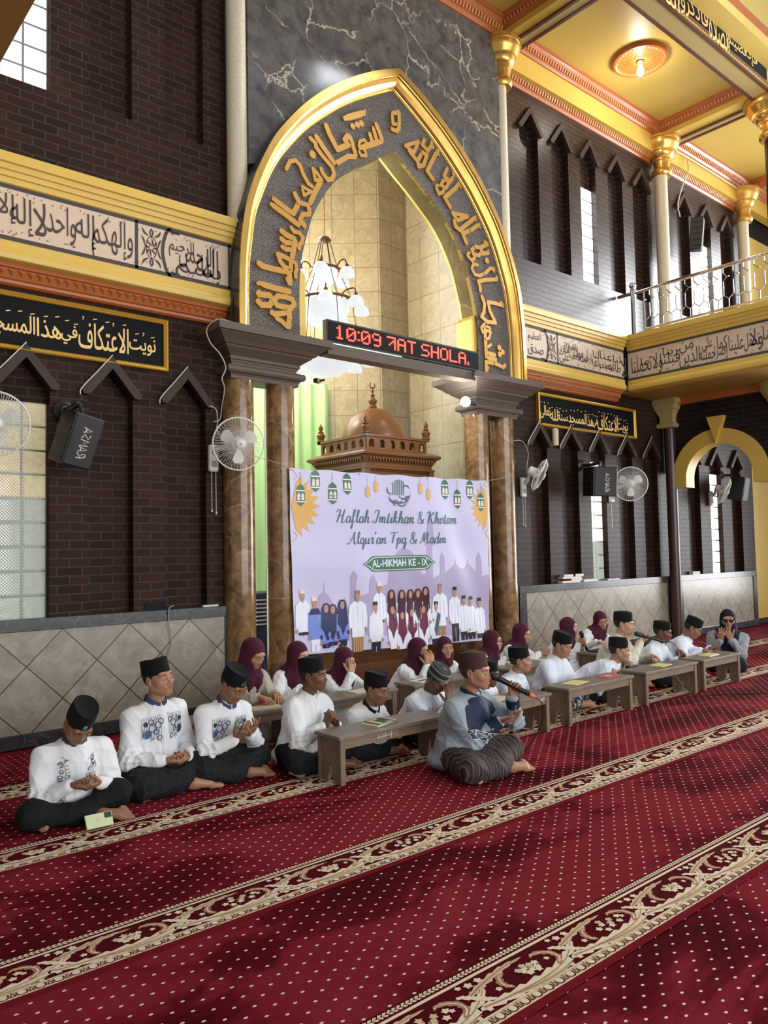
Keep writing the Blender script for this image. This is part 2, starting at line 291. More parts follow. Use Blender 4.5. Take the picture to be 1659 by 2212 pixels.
B_PEOPLE = [(4.441, 1.083, 0.693, 'm'), (4.592, 1.001, 0.514, 'b'), (4.729, 0.936, 0.538, 'n'), (4.811, 0.922, 0.554, 'n'), (4.932, 0.962, 0.538, 'n'), (5.13, 1.043, 0.462, 's'), (5.438, 1.117, 0.744, 'w'), (5.374, 0.911, 0.438, 'p'), (5.615, 1.033, 0.731, 'd'), (5.764, 1.025, 0.72, 'd'), (5.896, 1.024, 0.71, 'd'), (6.009, 1.024, 0.702, 'd'), (6.124, 1.044, 0.694, 'd'), (6.346, 1.065, 0.535, 'S'), (5.624, 0.866, 0.444, 'g'), (5.764, 0.796, 0.431, 'g'), (5.91, 0.817, 0.427, 'g'), (6.089, 0.842, 0.421, 'g'), (6.28, 0.867, 0.435, 'k'), (6.588, 1.016, 0.44, 'p'), (6.74, 0.91, 0.447, 'p'), (6.867, 0.892, 0.447, 'p'), (7.021, 0.867, 0.445, 'p')]
B_MOSQUE = [(4.637, 0.676), (4.596, 0.921), (4.609, 1.014), (4.657, 1.081), (4.704, 1.112), (4.712, 1.243), (4.715, 1.111), (4.761, 1.076), (4.813, 1.002), (4.817, 0.907), (4.924, 0.9), (4.95, 0.995), (4.976, 1.041), (4.999, 0.992), (5.009, 0.895), (5.041, 0.941), (5.047, 1.231), (5.029, 1.246), (5.086, 1.317), (5.141, 1.242), (5.122, 1.228), (5.117, 1.034), (5.218, 1.053), (5.295, 1.074), (5.298, 1.197), (5.351, 1.269), (5.401, 1.193), (5.399, 1.118), (5.564, 1.151), (5.596, 1.337), (5.653, 1.437), (5.736, 1.513), (5.82, 1.553), (5.917, 1.51), (6.0, 1.431), (6.039, 1.325), (6.065, 1.246), (6.138, 1.243), (6.162, 1.56), (6.119, 1.581), (6.22, 1.986), (6.295, 1.58), (6.25, 1.559), (6.238, 1.187), (6.359, 1.236), (6.365, 1.423), (6.405, 1.482), (6.441, 1.422), (6.435, 1.244), (6.528, 1.295), (6.615, 1.347), (6.625, 1.418), (6.63, 1.347), (6.715, 1.29), (6.778, 1.288), (6.836, 1.342), (6.846, 1.414), (6.852, 1.342), (6.939, 1.284), (6.986, 1.243), (6.993, 1.411), (7.036, 1.478), (7.075, 1.409), (7.074, 1.184), (7.201, 1.208), (7.188, 0.463)]
# banner corners [(4.308, 2.362), (7.221, 2.362), (7.194, 0.406), (4.359, 0.504)]
# ------------------------------------------------------------------ materials
M = {}; SKINS = {}
class NT:
    def __init__(s, name, rough=.6, metal=0, spec=.5, coat=0):
        s.m = bpy.data.materials.new(name); s.m.use_nodes = True; s.t = s.m.node_tree; s.p = s.t.nodes['Principled BSDF']; M[name] = s.m
        s.p.inputs['Roughness'].default_value = rough; s.p.inputs['Metallic'].default_value = metal; s.p.inputs['Specular IOR Level'].default_value = spec
        if coat: s.p.inputs['Coat Weight'].default_value = coat; s.p.inputs['Coat Roughness'].default_value = .12
    def n(s, ty, **kw):
        q = s.t.nodes.new(ty)
        for k, v in kw.items():
            if k == 'i':
                for a, b in v.items():
                    if isinstance(b, bpy.types.NodeSocket): s.t.links.new(b, q.inputs[a])
                    else: q.inputs[a].default_value = b
            else: setattr(q, k, v)
        return q
    def math(s, op, a, b=0., c=None):
        q = s.t.nodes.new('ShaderNodeMath'); q.operation = op
        for i, v in enumerate((a, b) if c is None else (a, b, c)):
            if isinstance(v, bpy.types.NodeSocket): s.t.links.new(v, q.inputs[i])
            else: q.inputs[i].default_value = v
        return q.outputs[0]
    def mix(s, f, a, b, blend='MIX'):
        q = s.t.nodes.new('ShaderNodeMix'); q.data_type = 'RGBA'; q.blend_type = blend
        for i, v in ((0, f), (6, a), (7, b)):
            if isinstance(v, bpy.types.NodeSocket): s.t.links.new(v, q.inputs[i])
            else: q.inputs[i].default_value = (*v, 1) if hasattr(v, '__len__') else v
        return q.outputs[2]
    def ramp(s, f, stops):
        q = s.t.nodes.new('ShaderNodeValToRGB'); s.t.links.new(f, q.inputs[0]); e = q.color_ramp.elements
        while len(e) < len(stops): e.new(.5)
        for el, (p, c) in zip(e, stops): el.position = p; el.color = (*c, 1) if hasattr(c, '__len__') else (c, c, c, 1)
        return q.outputs[0]
    def obj(s): return s.n('ShaderNodeTexCoord').outputs['Object']
    def gen(s): return s.n('ShaderNodeNewGeometry').outputs['Position']
    def uv(s): return s.n('ShaderNodeTexCoord').outputs['UV']
    def noise(s, v, scale, detail=4, rough=.55, dist=0):
        q = s.n('ShaderNodeTexNoise', i={'Scale': scale, 'Detail': detail, 'Roughness': rough, 'Distortion': dist, 'Vector': v}); return q.outputs['Fac']
    def scale(s, v, k):
        q = s.n('ShaderNodeMapping', i={'Vector': v}); q.inputs['Scale'].default_value = k; return q.outputs[0]
    def col(s, c):
        if isinstance(c, bpy.types.NodeSocket): s.t.links.new(c, s.p.inputs['Base Color'])
        else: s.p.inputs['Base Color'].default_value = (*c, 1)
        return s
    def rough(s, v): s.t.links.new(v, s.p.inputs['Roughness']); return s
    def bump(s, h, st=.3, d=.01):
        b = s.n('ShaderNodeBump', i={'Strength': st, 'Distance': d, 'Height': h}); s.t.links.new(b.outputs[0], s.p.inputs['Normal']); return s
    def emit(s, c, k):
        if isinstance(c, bpy.types.NodeSocket): s.t.links.new(c, s.p.inputs['Emission Color'])
        else: s.p.inputs['Emission Color'].default_value = (*c, 1)
        s.p.inputs['Emission Strength'].default_value = k; return s
def plain(name, c, rough=.6, metal=0, spec=.5, coat=0, vary=0, vs=6, bump=0):
    m = NT(name, rough, metal, spec, coat)
    if vary:
        f = m.noise(m.obj(), vs, 5); m.col(m.mix(f, tuple(x*(1-vary) for x in c), tuple(min(1, x*(1+vary)) for x in c)))
        if bump: m.bump(f, bump, .004)
    else: m.col(c)
    return m

def brick(name, a, b, mortar, rough, w=.205, h=.0755, gap=.009, spec=.2):
    m = NT(name, rough, spec=spec); uv = m.uv()
    wob = m.n('ShaderNodeVectorMath', operation='ADD', i={0: uv})
    nz = m.n('ShaderNodeTexNoise', i={'Scale': 7., 'Detail': 2., 'Vector': uv}); sub = m.n('ShaderNodeVectorMath', operation='SCALE', i={0: nz.outputs['Color'], 'Scale': .012}); m.t.links.new(sub.outputs[0], wob.inputs[1])
    q = m.n('ShaderNodeTexBrick', offset=.5, i={'Vector': wob.outputs[0], 'Scale': 1., 'Mortar Size': gap, 'Mortar Smooth': .25, 'Bias': 0., 'Brick Width': w, 'Row Height': h})
    q.inputs['Color1'].default_value = (*a, 1); q.inputs['Color2'].default_value = (*b, 1); q.inputs['Mortar'].default_value = (*mortar, 1)
    big = m.noise(uv, 1.1, 3); fine = m.noise(uv, 60, 4)
    c = m.mix(.5, q.outputs['Color'], m.ramp(fine, [(.25, .35), (.75, .75)]), 'MULTIPLY'); c = m.mix(m.math('MULTIPLY', big, .5), c, (.5,.42,.4), 'MULTIPLY')
    m.col(m.mix(.6, q.outputs['Color'], c))
    hgt = m.math('ADD', m.math('MULTIPLY', q.outputs['Fac'], -1.), m.math('MULTIPLY', fine, .35))
    m.bump(hgt, .75, .006); m.rough(m.math('ADD', m.math('MULTIPLY', fine, .28), rough-.10)); return m
brick('brick_left', (.030,.0150,.0110), (.056,.0245,.0165), (.066,.049,.039), .62, spec=.10)
brick('brick_right', (.036,.0185,.0145), (.058,.027,.020), (.009,.006,.005), .30, spec=.42)
brick('brick_right_low', (.032,.0155,.0120), (.054,.0235,.0165), (.022,.016,.013), .36, spec=.16)
plain('brick_hood', (.046,.027,.021), .5, spec=.2, vary=.25, vs=14)
brick('brick_aisle', (.017,.013,.013), (.026,.018,.016), (.040,.033,.030), .6, spec=.12)

def marble(name, base, dark, vein, vs=1.3, rough=.14, vein_w=.018, vein_on=1., blotch=.75, spec=.5):
    m = NT(name, rough, spec=spec); v = m.gen()
    d = m.n('ShaderNodeTexNoise', i={'Scale': 2.2*vs, 'Detail': 6., 'Roughness': .6, 'Vector': v})
    w = m.n('ShaderNodeVectorMath', operation='SCALE', i={0: d.outputs['Color'], 'Scale': .55/vs}); a = m.n('ShaderNodeVectorMath', operation='ADD', i={0: v, 1: w.outputs[0]})
    cl = m.noise(a.outputs[0], 3.4*vs, 8, .62); c = m.mix(m.ramp(cl, [(.32, 0.), (.68, 1.)]), dark, base)
    vo = m.n('ShaderNodeTexVoronoi', feature='DISTANCE_TO_EDGE', i={'Scale': .95*vs, 'Vector': a.outputs[0]})
    ln = m.ramp(vo.outputs['Distance'], [(0., 1.), (vein_w, .75), (vein_w*2.2, 0.)]); gate = m.ramp(m.noise(v, 1.1*vs, 2), [(.42, 0.), (.58, 1.)])
    c = m.mix(m.math('MULTIPLY', m.math('MULTIPLY', ln, gate), vein_on), c, vein); m.col(c); return m
marble('grey_marble', (.150,.138,.128), (.058,.053,.051), (.56,.48,.36), 1.75, .13, .0075, .9, spec=.4)
marble('brown_marble', (.330,.190,.080), (.085,.046,.023), (.45,.31,.17), 2.4, .10, .010, .6, spec=.4)
marble('dark_stone', (.060,.060,.062), (.026,.027,.030), (.20,.18,.16), 6, .22, .012, .5)

def tiles(name, a, b, vein, joint, mode, size, rough=.16, x0=0., z0=0., jw=.006, ax='x'):
    m = NT(name, rough); v = m.gen(); sp = m.n('ShaderNodeSeparateXYZ', i={0: v}); X, Z = sp.outputs[{'x':0,'y':1,'n':0}[ax]], sp.outputs[2]
    X = m.math('SUBTRACT', X, x0); Z = m.math('SUBTRACT', Z, z0)
    if mode == 'diamond':
        u = m.math('DIVIDE', m.math('ADD', X, Z), size); w = m.math('DIVIDE', m.math('SUBTRACT', X, Z), size)
    else: u = m.math('DIVIDE', X, size); w = m.math('DIVIDE', Z, size*1.42)
    fu, fw = m.math('FRACT', u), m.math('FRACT', w)
    e = m.math('MINIMUM', m.math('MINIMUM', fu, m.math('SUBTRACT', 1., fu)), m.math('MINIMUM', fw, m.math('SUBTRACT', 1., fw)))
    ln = m.math('LESS_THAN', e, jw/size)
    cb = m.n('ShaderNodeCombineXYZ', i={0: m.math('FLOOR', u), 1: m.math('FLOOR', w)}); wn = m.n('ShaderNodeTexWhiteNoise', noise_dimensions='2D', i={'Vector': cb.outputs[0]})
    off = m.n('ShaderNodeVectorMath', operation='SCALE', i={0: wn.outputs['Color'], 'Scale': 7.}); vv = m.n('ShaderNodeVectorMath', operation='ADD', i={0: v, 1: off.outputs[0]})
    cl = m.noise(vv.outputs[0], 4.5, 9, .66, 1.4); c = m.mix(m.ramp(cl, [(.30, 0.), (.70, 1.)]), b, a)
    c = m.mix(m.ramp(m.noise(vv.outputs[0], 9, 6, .7, 2.2), [(.56, 0.), (.66, .6)]), c, vein); c = m.mix(m.math('MULTIPLY', wn.outputs['Value'], .30), c, b)
    m.col(m.mix(ln, c, joint)); m.rough(m.math('ADD', m.math('MULTIPLY', cl, .16), rough)); return m
tiles('dado_tiles', (.40,.355,.275), (.225,.195,.150), (.17,.135,.095), (.045,.036,.028), 'diamond', .5675, .18, 2.174, .922)
tiles('apse_tiles', (.56,.49,.35), (.37,.315,.215), (.26,.215,.14), (.24,.20,.14), 'grid', .26, .14, .1, .2, .0035, 'x')
tiles('apse_tiles_side', (.56,.50,.385), (.37,.325,.24), (.27,.23,.16), (.25,.21,.16), 'grid', .40, .14, .1, .2, .004, 'y')

m = NT('granite_panel', .75); f = m.noise(m.gen(), 75, 3, .7); m.col(m.ramp(f, [(.34, (.030,.025,.022)), (.54, (.110,.092,.080)), (.70, (.34,.29,.245))])); m.bump(f, .9, .01)
m = NT('brown_granite', .34, spec=.3); f = m.noise(m.gen(), 160, 3, .7); m.col(m.ramp(f, [(.35, (.080,.058,.043)), (.62, (.150,.115,.088))]))
m = NT('cream_terrazzo', .35); f = m.noise(m.gen(), 90, 3, .7); m.col(m.ramp(f, [(.32, (.50,.42,.29)), (.60, (.74,.65,.48))]))
m = NT('gold_paint', .27, .78); f = m.noise(m.scale(m.gen(), (6,6,2)), 3, 4); m.col(m.mix(f, (.58,.31,.055), (.86,.56,.17)))
plain('gold_satin', (.62,.36,.085), .36, .55, vary=.12)
plain('gold_letter', (.52,.275,.055), .38, .35)
plain('gold_intrados', (.74,.52,.13), .34, .35, vary=.12, vs=3)
plain('yellow_paint', (.66,.44,.085), .38, vary=.05, vs=2)
plain('yellow_ceiling', (.60,.43,.105), .42, vary=.05, vs=1.2)
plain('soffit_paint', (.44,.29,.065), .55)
plain('cream_paint', (.50,.39,.16), .45)
plain('orange_moulding', (.43,.125,.030), .36, vary=.18, vs=5)
plain('brown_trim', (.115,.040,.020), .35)
plain('dentil', (.55,.235,.085), .42)
plain('panel_cream', (.62,.475,.345), .55, vary=.06, vs=3)
plain('grey_line', (.075,.064,.062), .6, spec=.15)
plain('ink_brown', (.085,.066,.062), .7, spec=.1)
plain('sign_black', (.0055,.0055,.006), .6, spec=.12)
plain('sign_gold', (.82,.56,.20), .5)
plain('frame_gold', (.60,.37,.055), .32, .55)
plain('maroon_paint', (.060,.024,.022), .3)
plain('black_paint', (.012,.012,.016), .25)
plain('black_plastic', (.009,.009,.010), .42)
plain('black_mesh', (.012,.0125,.013), .6, vary=.5, vs=220)
plain('white_plastic', (.66,.66,.62), .35)
plain('cage_white', (.74,.73,.68), .4)
plain('cable_white', (.55,.52,.46), .5); plain('cable_black', (.006,.006,.006), .45)
plain('steel', (.62,.61,.60), .16, 1.)
plain('letter_silver', (.60,.54,.46), .4, .3)
plain('red_badge', (.35,.02,.02), .4)
plain('dark_hole', (.004,.003,.003), .9)
m = NT('wood_dark', .3, spec=.35); f = m.noise(m.scale(m.gen(), (3,3,30)), 3, 5); m.col(m.mix(f, (.115,.048,.018), (.24,.108,.042)))
m = NT('wood_bench', .52); g = m.noise(m.scale(m.obj(), (1.6,16,22)), 4, 6, .65, .8); s_ = m.noise(m.obj(), 9, 3)
c = m.ramp(g, [(.28, (.110,.070,.040)), (.52, (.225,.155,.095)), (.78, (.345,.250,.160))]); m.col(m.mix(m.ramp(s_, [(.40, 0.), (.75, .55)]), c, (.125,.098,.072))); m.bump(g, .25, .003)
m = NT('wood_bench_top', .42); g = m.noise(m.scale(m.obj(), (1.2,18,18)), 4, 6, .65, .8); s_ = m.noise(m.obj(), 7, 4)
c = m.ramp(g, [(.28, (.115,.088,.062)), (.52, (.215,.172,.128)), (.80, (.350,.295,.225))]); m.col(m.mix(m.ramp(s_, [(.42, 0.), (.72, .6)]), c, (.145,.118,.090)))
# lit things
def glow(name, c, k, base=(.8,.8,.8)): return NT(name, .4).col(base).emit(c, k)
glow('lamp_glass', (.93,.97,1), .70, (.18,.18,.18)); glow('bulb', (.92,.96,1), 22); glow('led_red', (1,.035,.02), 5.5, (.4,.02,.02)); glow('daylight_pane', (.94,.97,1), 4.0); glow('tube_glow', (.95,.98,1), 6)
m = NT('alabaster', .35).col((.80,.80,.76)); m.emit((1,.93,.78), .55)
m = NT('glass_block', .12); v = m.gen(); sp = m.n('ShaderNodeSeparateXYZ', i={0: v}); k = 1/.026
a = m.math('ABSOLUTE', m.math('SUBTRACT', m.math('FRACT', m.math('MULTIPLY', m.math('ADD', sp.outputs[0], sp.outputs[2]), k)), .5)); b = m.math('ABSOLUTE', m.math('SUBTRACT', m.math('FRACT', m.math('MULTIPLY', m.math('SUBTRACT', sp.outputs[0], sp.outputs[2]), k)), .5))
h = m.math('ADD', a, b); nz = m.noise(v, 24, 3, .7); c = m.mix(m.math('MULTIPLY', h, nz), (.10,.12,.10), (.62,.60,.50)); m.col((.42,.46,.42)); m.bump(h, .8, .01)
m.t.links.new(c, m.p.inputs['Emission Color']); m.p.inputs['Emission Strength'].default_value = .62
m = NT('glass_block_warm', .12); v = m.gen(); sp = m.n('ShaderNodeSeparateXYZ', i={0: v}); k = 1/.026
a = m.math('ABSOLUTE', m.math('SUBTRACT', m.math('FRACT', m.math('MULTIPLY', m.math('ADD', sp.outputs[0], sp.outputs[2]), k)), .5)); b = m.math('ABSOLUTE', m.math('SUBTRACT', m.math('FRACT', m.math('MULTIPLY', m.math('SUBTRACT', sp.outputs[0], sp.outputs[2]), k)), .5))
h = m.math('ADD', a, b); nz = m.noise(v, 24, 3, .7); c = m.mix(m.math('MULTIPLY', h, nz), (.16,.13,.07), (.95,.78,.42)); m.col((.5,.46,.34)); m.bump(h, .8, .01)
m.t.links.new(c, m.p.inputs['Emission Color']); m.p.inputs['Emission Strength'].default_value = .75
m = NT('glass_block_bright', .12); v = m.gen(); nz = m.noise(v, 30, 3, .7); m.col((.5,.5,.45)); m.t.links.new(m.mix(nz, (.35,.36,.32), (1,.99,.93)), m.p.inputs['Emission Color']); m.p.inputs['Emission Strength'].default_value = 1.5
plain('block_joint', (.23,.27,.24), .3)
m = NT('curtain_green', .8); m.col((.46,.70,.36)); m.emit((.50,.78,.38), .22)  # cloth glows faintly: light through it is put in as emission
# carpet
m = NT('carpet_red', .95, spec=.03); v = m.gen(); sp = m.n('ShaderNodeSeparateXYZ', i={0: v}); X, Y = sp.outputs[0], sp.outputs[1]
vv = m.math('DIVIDE', m.math('ADD', Y, 2.6375), .03785); rw = m.math('FLOOR', m.math('ADD', vv, .5)); od = m.math('MULTIPLY', m.math('FLOORED_MODULO', rw, 2.), .5)
du = m.math('SUBTRACT', m.math('FRACT', m.math('ADD', m.math('ADD', m.math('DIVIDE', m.math('SUBTRACT', X, 1.106), .111), od), .5)), .5); dv = m.math('SUBTRACT', m.math('FRACT', m.math('ADD', vv, .5)), .5)
du2 = m.math('MULTIPLY', du, .111); dv2 = m.math('MULTIPLY', dv, .03785)
sk = m.math('ADD', m.math('POWER', m.math('DIVIDE', du2, .0078), 2.), m.math('POWER', m.math('DIVIDE', dv2, .0052), 2.)); dot = m.math('LESS_THAN', sk, 1.)
pile = m.noise(m.scale(v, (1., 1.7, 1.)), 1.15, 5, .62, .6); c = m.ramp(pile, [(.36, (.070,.0035,.007)), (.46, (.120,.006,.012)), (.52, (.215,.015,.026)), (.70, (.260,.024,.036))])
fz = m.noise(v, 190, 2); c = m.mix(.30, c, m.ramp(fz, [(.2, .35), (.8, 1.)]), 'MULTIPLY'); m.col(m.mix(dot, c, (.80,.66,.52))); m.bump(fz, .35, .004)

plain('carpet_edge', (.165,.010,.016), .95, vary=.2, vs=30, spec=.03); plain('carpet_ground', (.085,.005,.009), .95, vary=.2, vs=40, spec=.03)
plain('carpet_cream', (.80,.665,.485), .95, vary=.16, vs=60, spec=.1); plain('carpet_tan', (.42,.225,.140), .95, vary=.2, vs=60, spec=.1); plain('carpet_gold', (.63,.50,.31), .95, vary=.18, vs=60, spec=.1)
# people
m = NT('skin', .46, spec=.4); a = m.n('ShaderNodeAttribute', attribute_name='tone'); v = m.obj(); c = m.mix(m.math('MULTIPLY', m.noise(v, 55, 4), .35), a.outputs['Color'], (.30,.10,.06)); m.col(m.mix(.82, c, a.outputs['Color']))
m.p.inputs['Subsurface Weight'].default_value = .08; m.p.inputs['Subsurface Radius'].default_value = (.012,.005,.003); m.bump(m.noise(v, 420, 2), .12, .002)
SKINS.update(tan=(.395,.205,.120), fair=(.50,.285,.185), brown=(.270,.130,.072), dark=(.150,.068,.038), olive=(.330,.170,.098))
plain('brow', (.014,.010,.008), .8); plain('lash', (.022,.011,.008), .7); plain('eye_white', (.62,.58,.54), .3); plain('iris', (.012,.007,.005), .12); plain('hair_black', (.010,.009,.008), .55); plain('hair_grey', (.030,.028,.026), .6)
def cloth(name, c, rough=.85, weave=600, sheen=.0, vary=.06):
    m = NT(name, rough, spec=.25); v = m.obj(); f = m.noise(v, 5, 4); m.col(m.mix(f, tuple(x*(1-vary) for x in c), tuple(min(1, x*(1+vary)) for x in c)))
    m.bump(m.noise(v, weave, 2), .12, .002); m.p.inputs['Sheen Weight'].default_value = sheen; return m
cloth('velvet_black', (.0045,.0045,.005), .9, 500, .04); cloth('white_shirt', (.80,.81,.82)); cloth('warm_white_shirt', (.80,.77,.72)); cloth('cream_shirt', (.74,.71,.58)); cloth('blue_white_shirt', (.74,.79,.88)); cloth('beige_robe', (.50,.45,.36))
cloth('black_trousers', (.0085,.0085,.010)); cloth('navy_collar', (.050,.065,.135)); cloth('black_collar', (.012,.012,.013)); cloth('maroon_cloth', (.066,.0085,.024), .85, 500, .06); cloth('navy_cloth', (.0085,.0105,.022)); cloth('grey_cloth', (.30,.32,.34)); cloth('blue_grey_shirt', (.325,.375,.43), .55); cloth('navy_yoke', (.013,.026,.062), .6)
plain('embroidery_blue', (.065,.115,.25), .7); plain('embroidery_navy', (.025,.035,.075), .7); plain('embroidery_grey', (.30,.33,.37), .7); plain('embroidery_dark', (.018,.026,.035), .7); plain('embroidery_black', (.02,.02,.022), .7); plain('stripe_grey', (.36,.41,.50), .8)
plain('badge_green', (.015,.18,.085), .6); plain('badge_white', (.75,.78,.75), .6); plain('badge_red', (.45,.02,.02), .6); plain('button_white', (.75,.74,.7), .3)
m = NT('sarong_black', .8, spec=.3); v = m.obj(); f = m.n('ShaderNodeTexVoronoi', feature='DISTANCE_TO_EDGE', i={'Scale': 14., 'Vector': v}).outputs['Distance']; m.col(m.mix(m.ramp(f, [(0., .5), (.05, 0.)]), (.0085,.0085,.010), (.035,.037,.042)))
m = NT('sarong_brown', .7, spec=.3); v = m.obj(); w = m.n('ShaderNodeTexWave', wave_type='BANDS', bands_direction='X', i={'Scale': 3.6, 'Distortion': 1.8, 'Detail': 2., 'Detail Scale': .8, 'Vector': v}).outputs['Fac']; w2 = m.n('ShaderNodeTexWave', wave_type='BANDS', bands_direction='X', i={'Scale': 11., 'Distortion': 2.4, 'Detail': 1., 'Vector': v}).outputs['Fac']
c = m.ramp(w, [(.0, (.022,.010,.009)), (.45, (.036,.016,.013)), (.62, (.095,.036,.026)), (.85, (.028,.022,.024))]); m.col(m.mix(m.ramp(w2, [(.78, 0.), (.86, .7)]), c, (.13,.115,.115)))
m = NT('sarong_batik', .8); v = m.obj(); f = m.noise(v, 26, 4, .6, 1.5); f2 = m.n('ShaderNodeTexVoronoi', feature='F1', i={'Scale': 13., 'Vector': v}).outputs['Distance']; m.col(m.mix(m.ramp(m.math('ADD', f, m.math('MULTIPLY', f2, -.35)), [(.36, 0.), (.40, 1.)]), (.010,.010,.011), (.55,.56,.58)))
m = NT('peci_brown', .85); v = m.obj(); f = m.n('ShaderNodeTexWave', wave_type='BANDS', bands_direction='Z', i={'Scale': 55., 'Distortion': 3., 'Detail': 2., 'Vector': v}).outputs['Fac']; m.col(m.mix(f, (.030,.011,.009), (.085,.030,.022))); m.bump(f, .3, .003)
m = NT('peci_knit', .85); v = m.obj(); f = m.noise(v, 300, 2); m.col(m.mix(f, (.014,.020,.021), (.035,.045,.045)))
plain('knit_grey', (.33,.32,.29), .8); plain('sunglass', (.004,.004,.004), .06); plain('spectacle', (.02,.02,.022), .3)
# small goods
plain('paper_white', (.74,.72,.66), .7); plain('paper_yellow', (.66,.62,.24), .6); plain('paper_red', (.55,.10,.10), .6); plain('cover_green', (.028,.085,.045), .5); plain('cover_cream', (.60,.52,.36), .6); plain('cover_dark', (.03,.03,.032), .4); plain('cover_orange', (.60,.13,.05), .5); plain('cover_grey', (.30,.28,.25), .6)
plain('phone_case', (.60,.64,.36), .35); plain('mic_black', (.010,.010,.011), .3); plain('mic_orange', (.75,.16,.05), .4); plain('mic_head', (.035,.035,.038), .45, .6)
plain('chalk', (.66,.56,.44), .9)
# banner print
for n_, c_ in dict(b_lilac=(.60,.58,.80), b_shadow=(.415,.375,.60), b_green=(.045,.155,.105), b_green_dark=(.022,.058,.055), b_orange=(.72,.40,.085), b_orange_pale=(.70,.45,.19), b_pale=(.80,.70,.62), b_white=(.78,.80,.90), b_black=(.018,.018,.022), b_maroon=(.145,.020,.060), b_maroon_dark=(.055,.010,.026), b_skin=(.50,.27,.18), b_navy=(.020,.026,.11), b_blue=(.17,.25,.62), b_brown=(.34,.20,.085), b_teal=(.06,.13,.15), b_mosque=(.43,.37,.55)).items(): plain(n_, c_, .32)
# ------------------------------------------------------------------ the setting
def S(o): o['kind'] = 'structure'; return o
def root_s(name, loc=(0,0,0)):
    o = bpy.data.objects.new(name, None); o.empty_display_size = .2; C.objects.link(o); o.location = loc; return S(o)
m = MB(); m.bx(-8, 22, -14, 4, -.25, -.012); S(m.build('floor', M['carpet_edge']))

# --- carpets: one roll after another, each with its floral border along the edge nearer the hall
def leaf_poly(spine, w, lobes, jag=.35):
    """outline of an acanthus leaf along a spine, with saw-like lobes that point to its tip"""
    P = np.array(cat(spine, 9)); n = len(P); t = np.gradient(P, axis=0); t /= np.linalg.norm(t, axis=1)[:,None]; nn = np.stack([-t[:,1], t[:,0]], 1); L = []; R_ = []
    for i in range(n):
        s = i/(n-1); b = w*math.sin(math.pi*min(1, .10+.90*s))**.75; k = 1 - jag*(1 - (lobes*s) % 1.0); k2 = 1 - jag*(1 - (lobes*s + .5) % 1.0)
        L.append(P[i] + nn[i]*b*k); R_.append(P[i] - nn[i]*b*k2)
    return L, R_, P
def border_unit(mb, x0, y0, alt, flip=False):
    def fn(u, v, h=0): return (x0 + u, y0 + v, .0015 + h)
    def strip(spine, w, lobes, mi, jag=.45, lift=0, rib=None):
        L, R_, P = leaf_poly(spine, w, lobes, jag); n = len(P); mb.mi = mi
        mb.add([fn(*p, lift) for p in L] + [fn(*p, lift) for p in R_], [(i, i+1, n+i+1, n+i) for i in range(n-1)])
        if rib is not None: mb.mi = rib; ribbon(mb, P[2:-3], [.0075*(1-.75*i/n) for i in range(n-5)], lambda u, v, h: fn(u, v, lift+.0006))
    def star(px, py, r, mi, lift, n=5): mb.mi = mi; mb.add([fn(px + r*(1-.38*(j%2))*math.cos(j*math.pi/n+.3), py + r*.9*(1-.38*(j%2))*math.sin(j*math.pi/n+.3), lift) for j in range(2*n)], [tuple(range(2*n))])
    strip([(-.12,.086), (-.01,.070), (.11,.062), (.23,.064), (.34,.085), (.43,.130), (.49,.176)], .036, 9, 0, .5, 0, 1)      # long leaf that sweeps under the flower
    strip([(.02,.070), (.13,.050), (.25,.046), (.36,.058)], .017, 7, 3, .5, .0004, 1)
    strip([(-.10,.150), (-.03,.172), (.05,.190), (.15,.206), (.24,.206)], .021, 7, 3, .5, .0006, 1)                          # leaf over the flower
    strip([(.305,.082), (.345,.118), (.335,.165), (.285,.190), (.255,.178)], .019, 5, 1, .45, .0008, 0)                      # scroll that closes round it
    strip([(.070,.092), (.052,.130), (.072,.168), (.110,.180)], .019, 4, 1, .45, .0008, 0)
    strip([(.36,.180), (.40,.150), (.44,.105), (.47,.088)], .018, 5, 0, .5, .0010, None)
    cx, cy = .200, .138; rr = .046 if alt else .052
    for k in range(11 if alt else 9):
        a = k*2.4; r = rr*math.sqrt((k+.3)/11)*(1 if alt else 1.15); star(cx + r*math.cos(a)*(1.15 if alt else 1.7), cy + r*math.sin(a)*.72, .0185, 0 if k % 3 else 3, .0014+.00012*k)
    mb.mi = 1; mb.add([fn(cx + .008*math.cos(j), cy + .007*math.sin(j), .0032) for j in (0,1.05,2.1,3.14,4.19,5.24)], [tuple(range(6))])
    for px, py, r in ((.445,.205,.021), (.005,.207,.019), (.405,.215,.015), (.335,.045,.013), (.40,.062,.016), (.02,.120,.016), (.30,.138,.014)): star(px, py, r, 0, .0016)
seams = [-.165, -1.372, -2.578, -3.785, -4.992, -6.199, -7.406]
where = ['under the tiled dado', 'on which the girls sit', 'under the row of seated boys', 'under the man with the microphone', 'across the middle of the hall', 'nearest the camera']
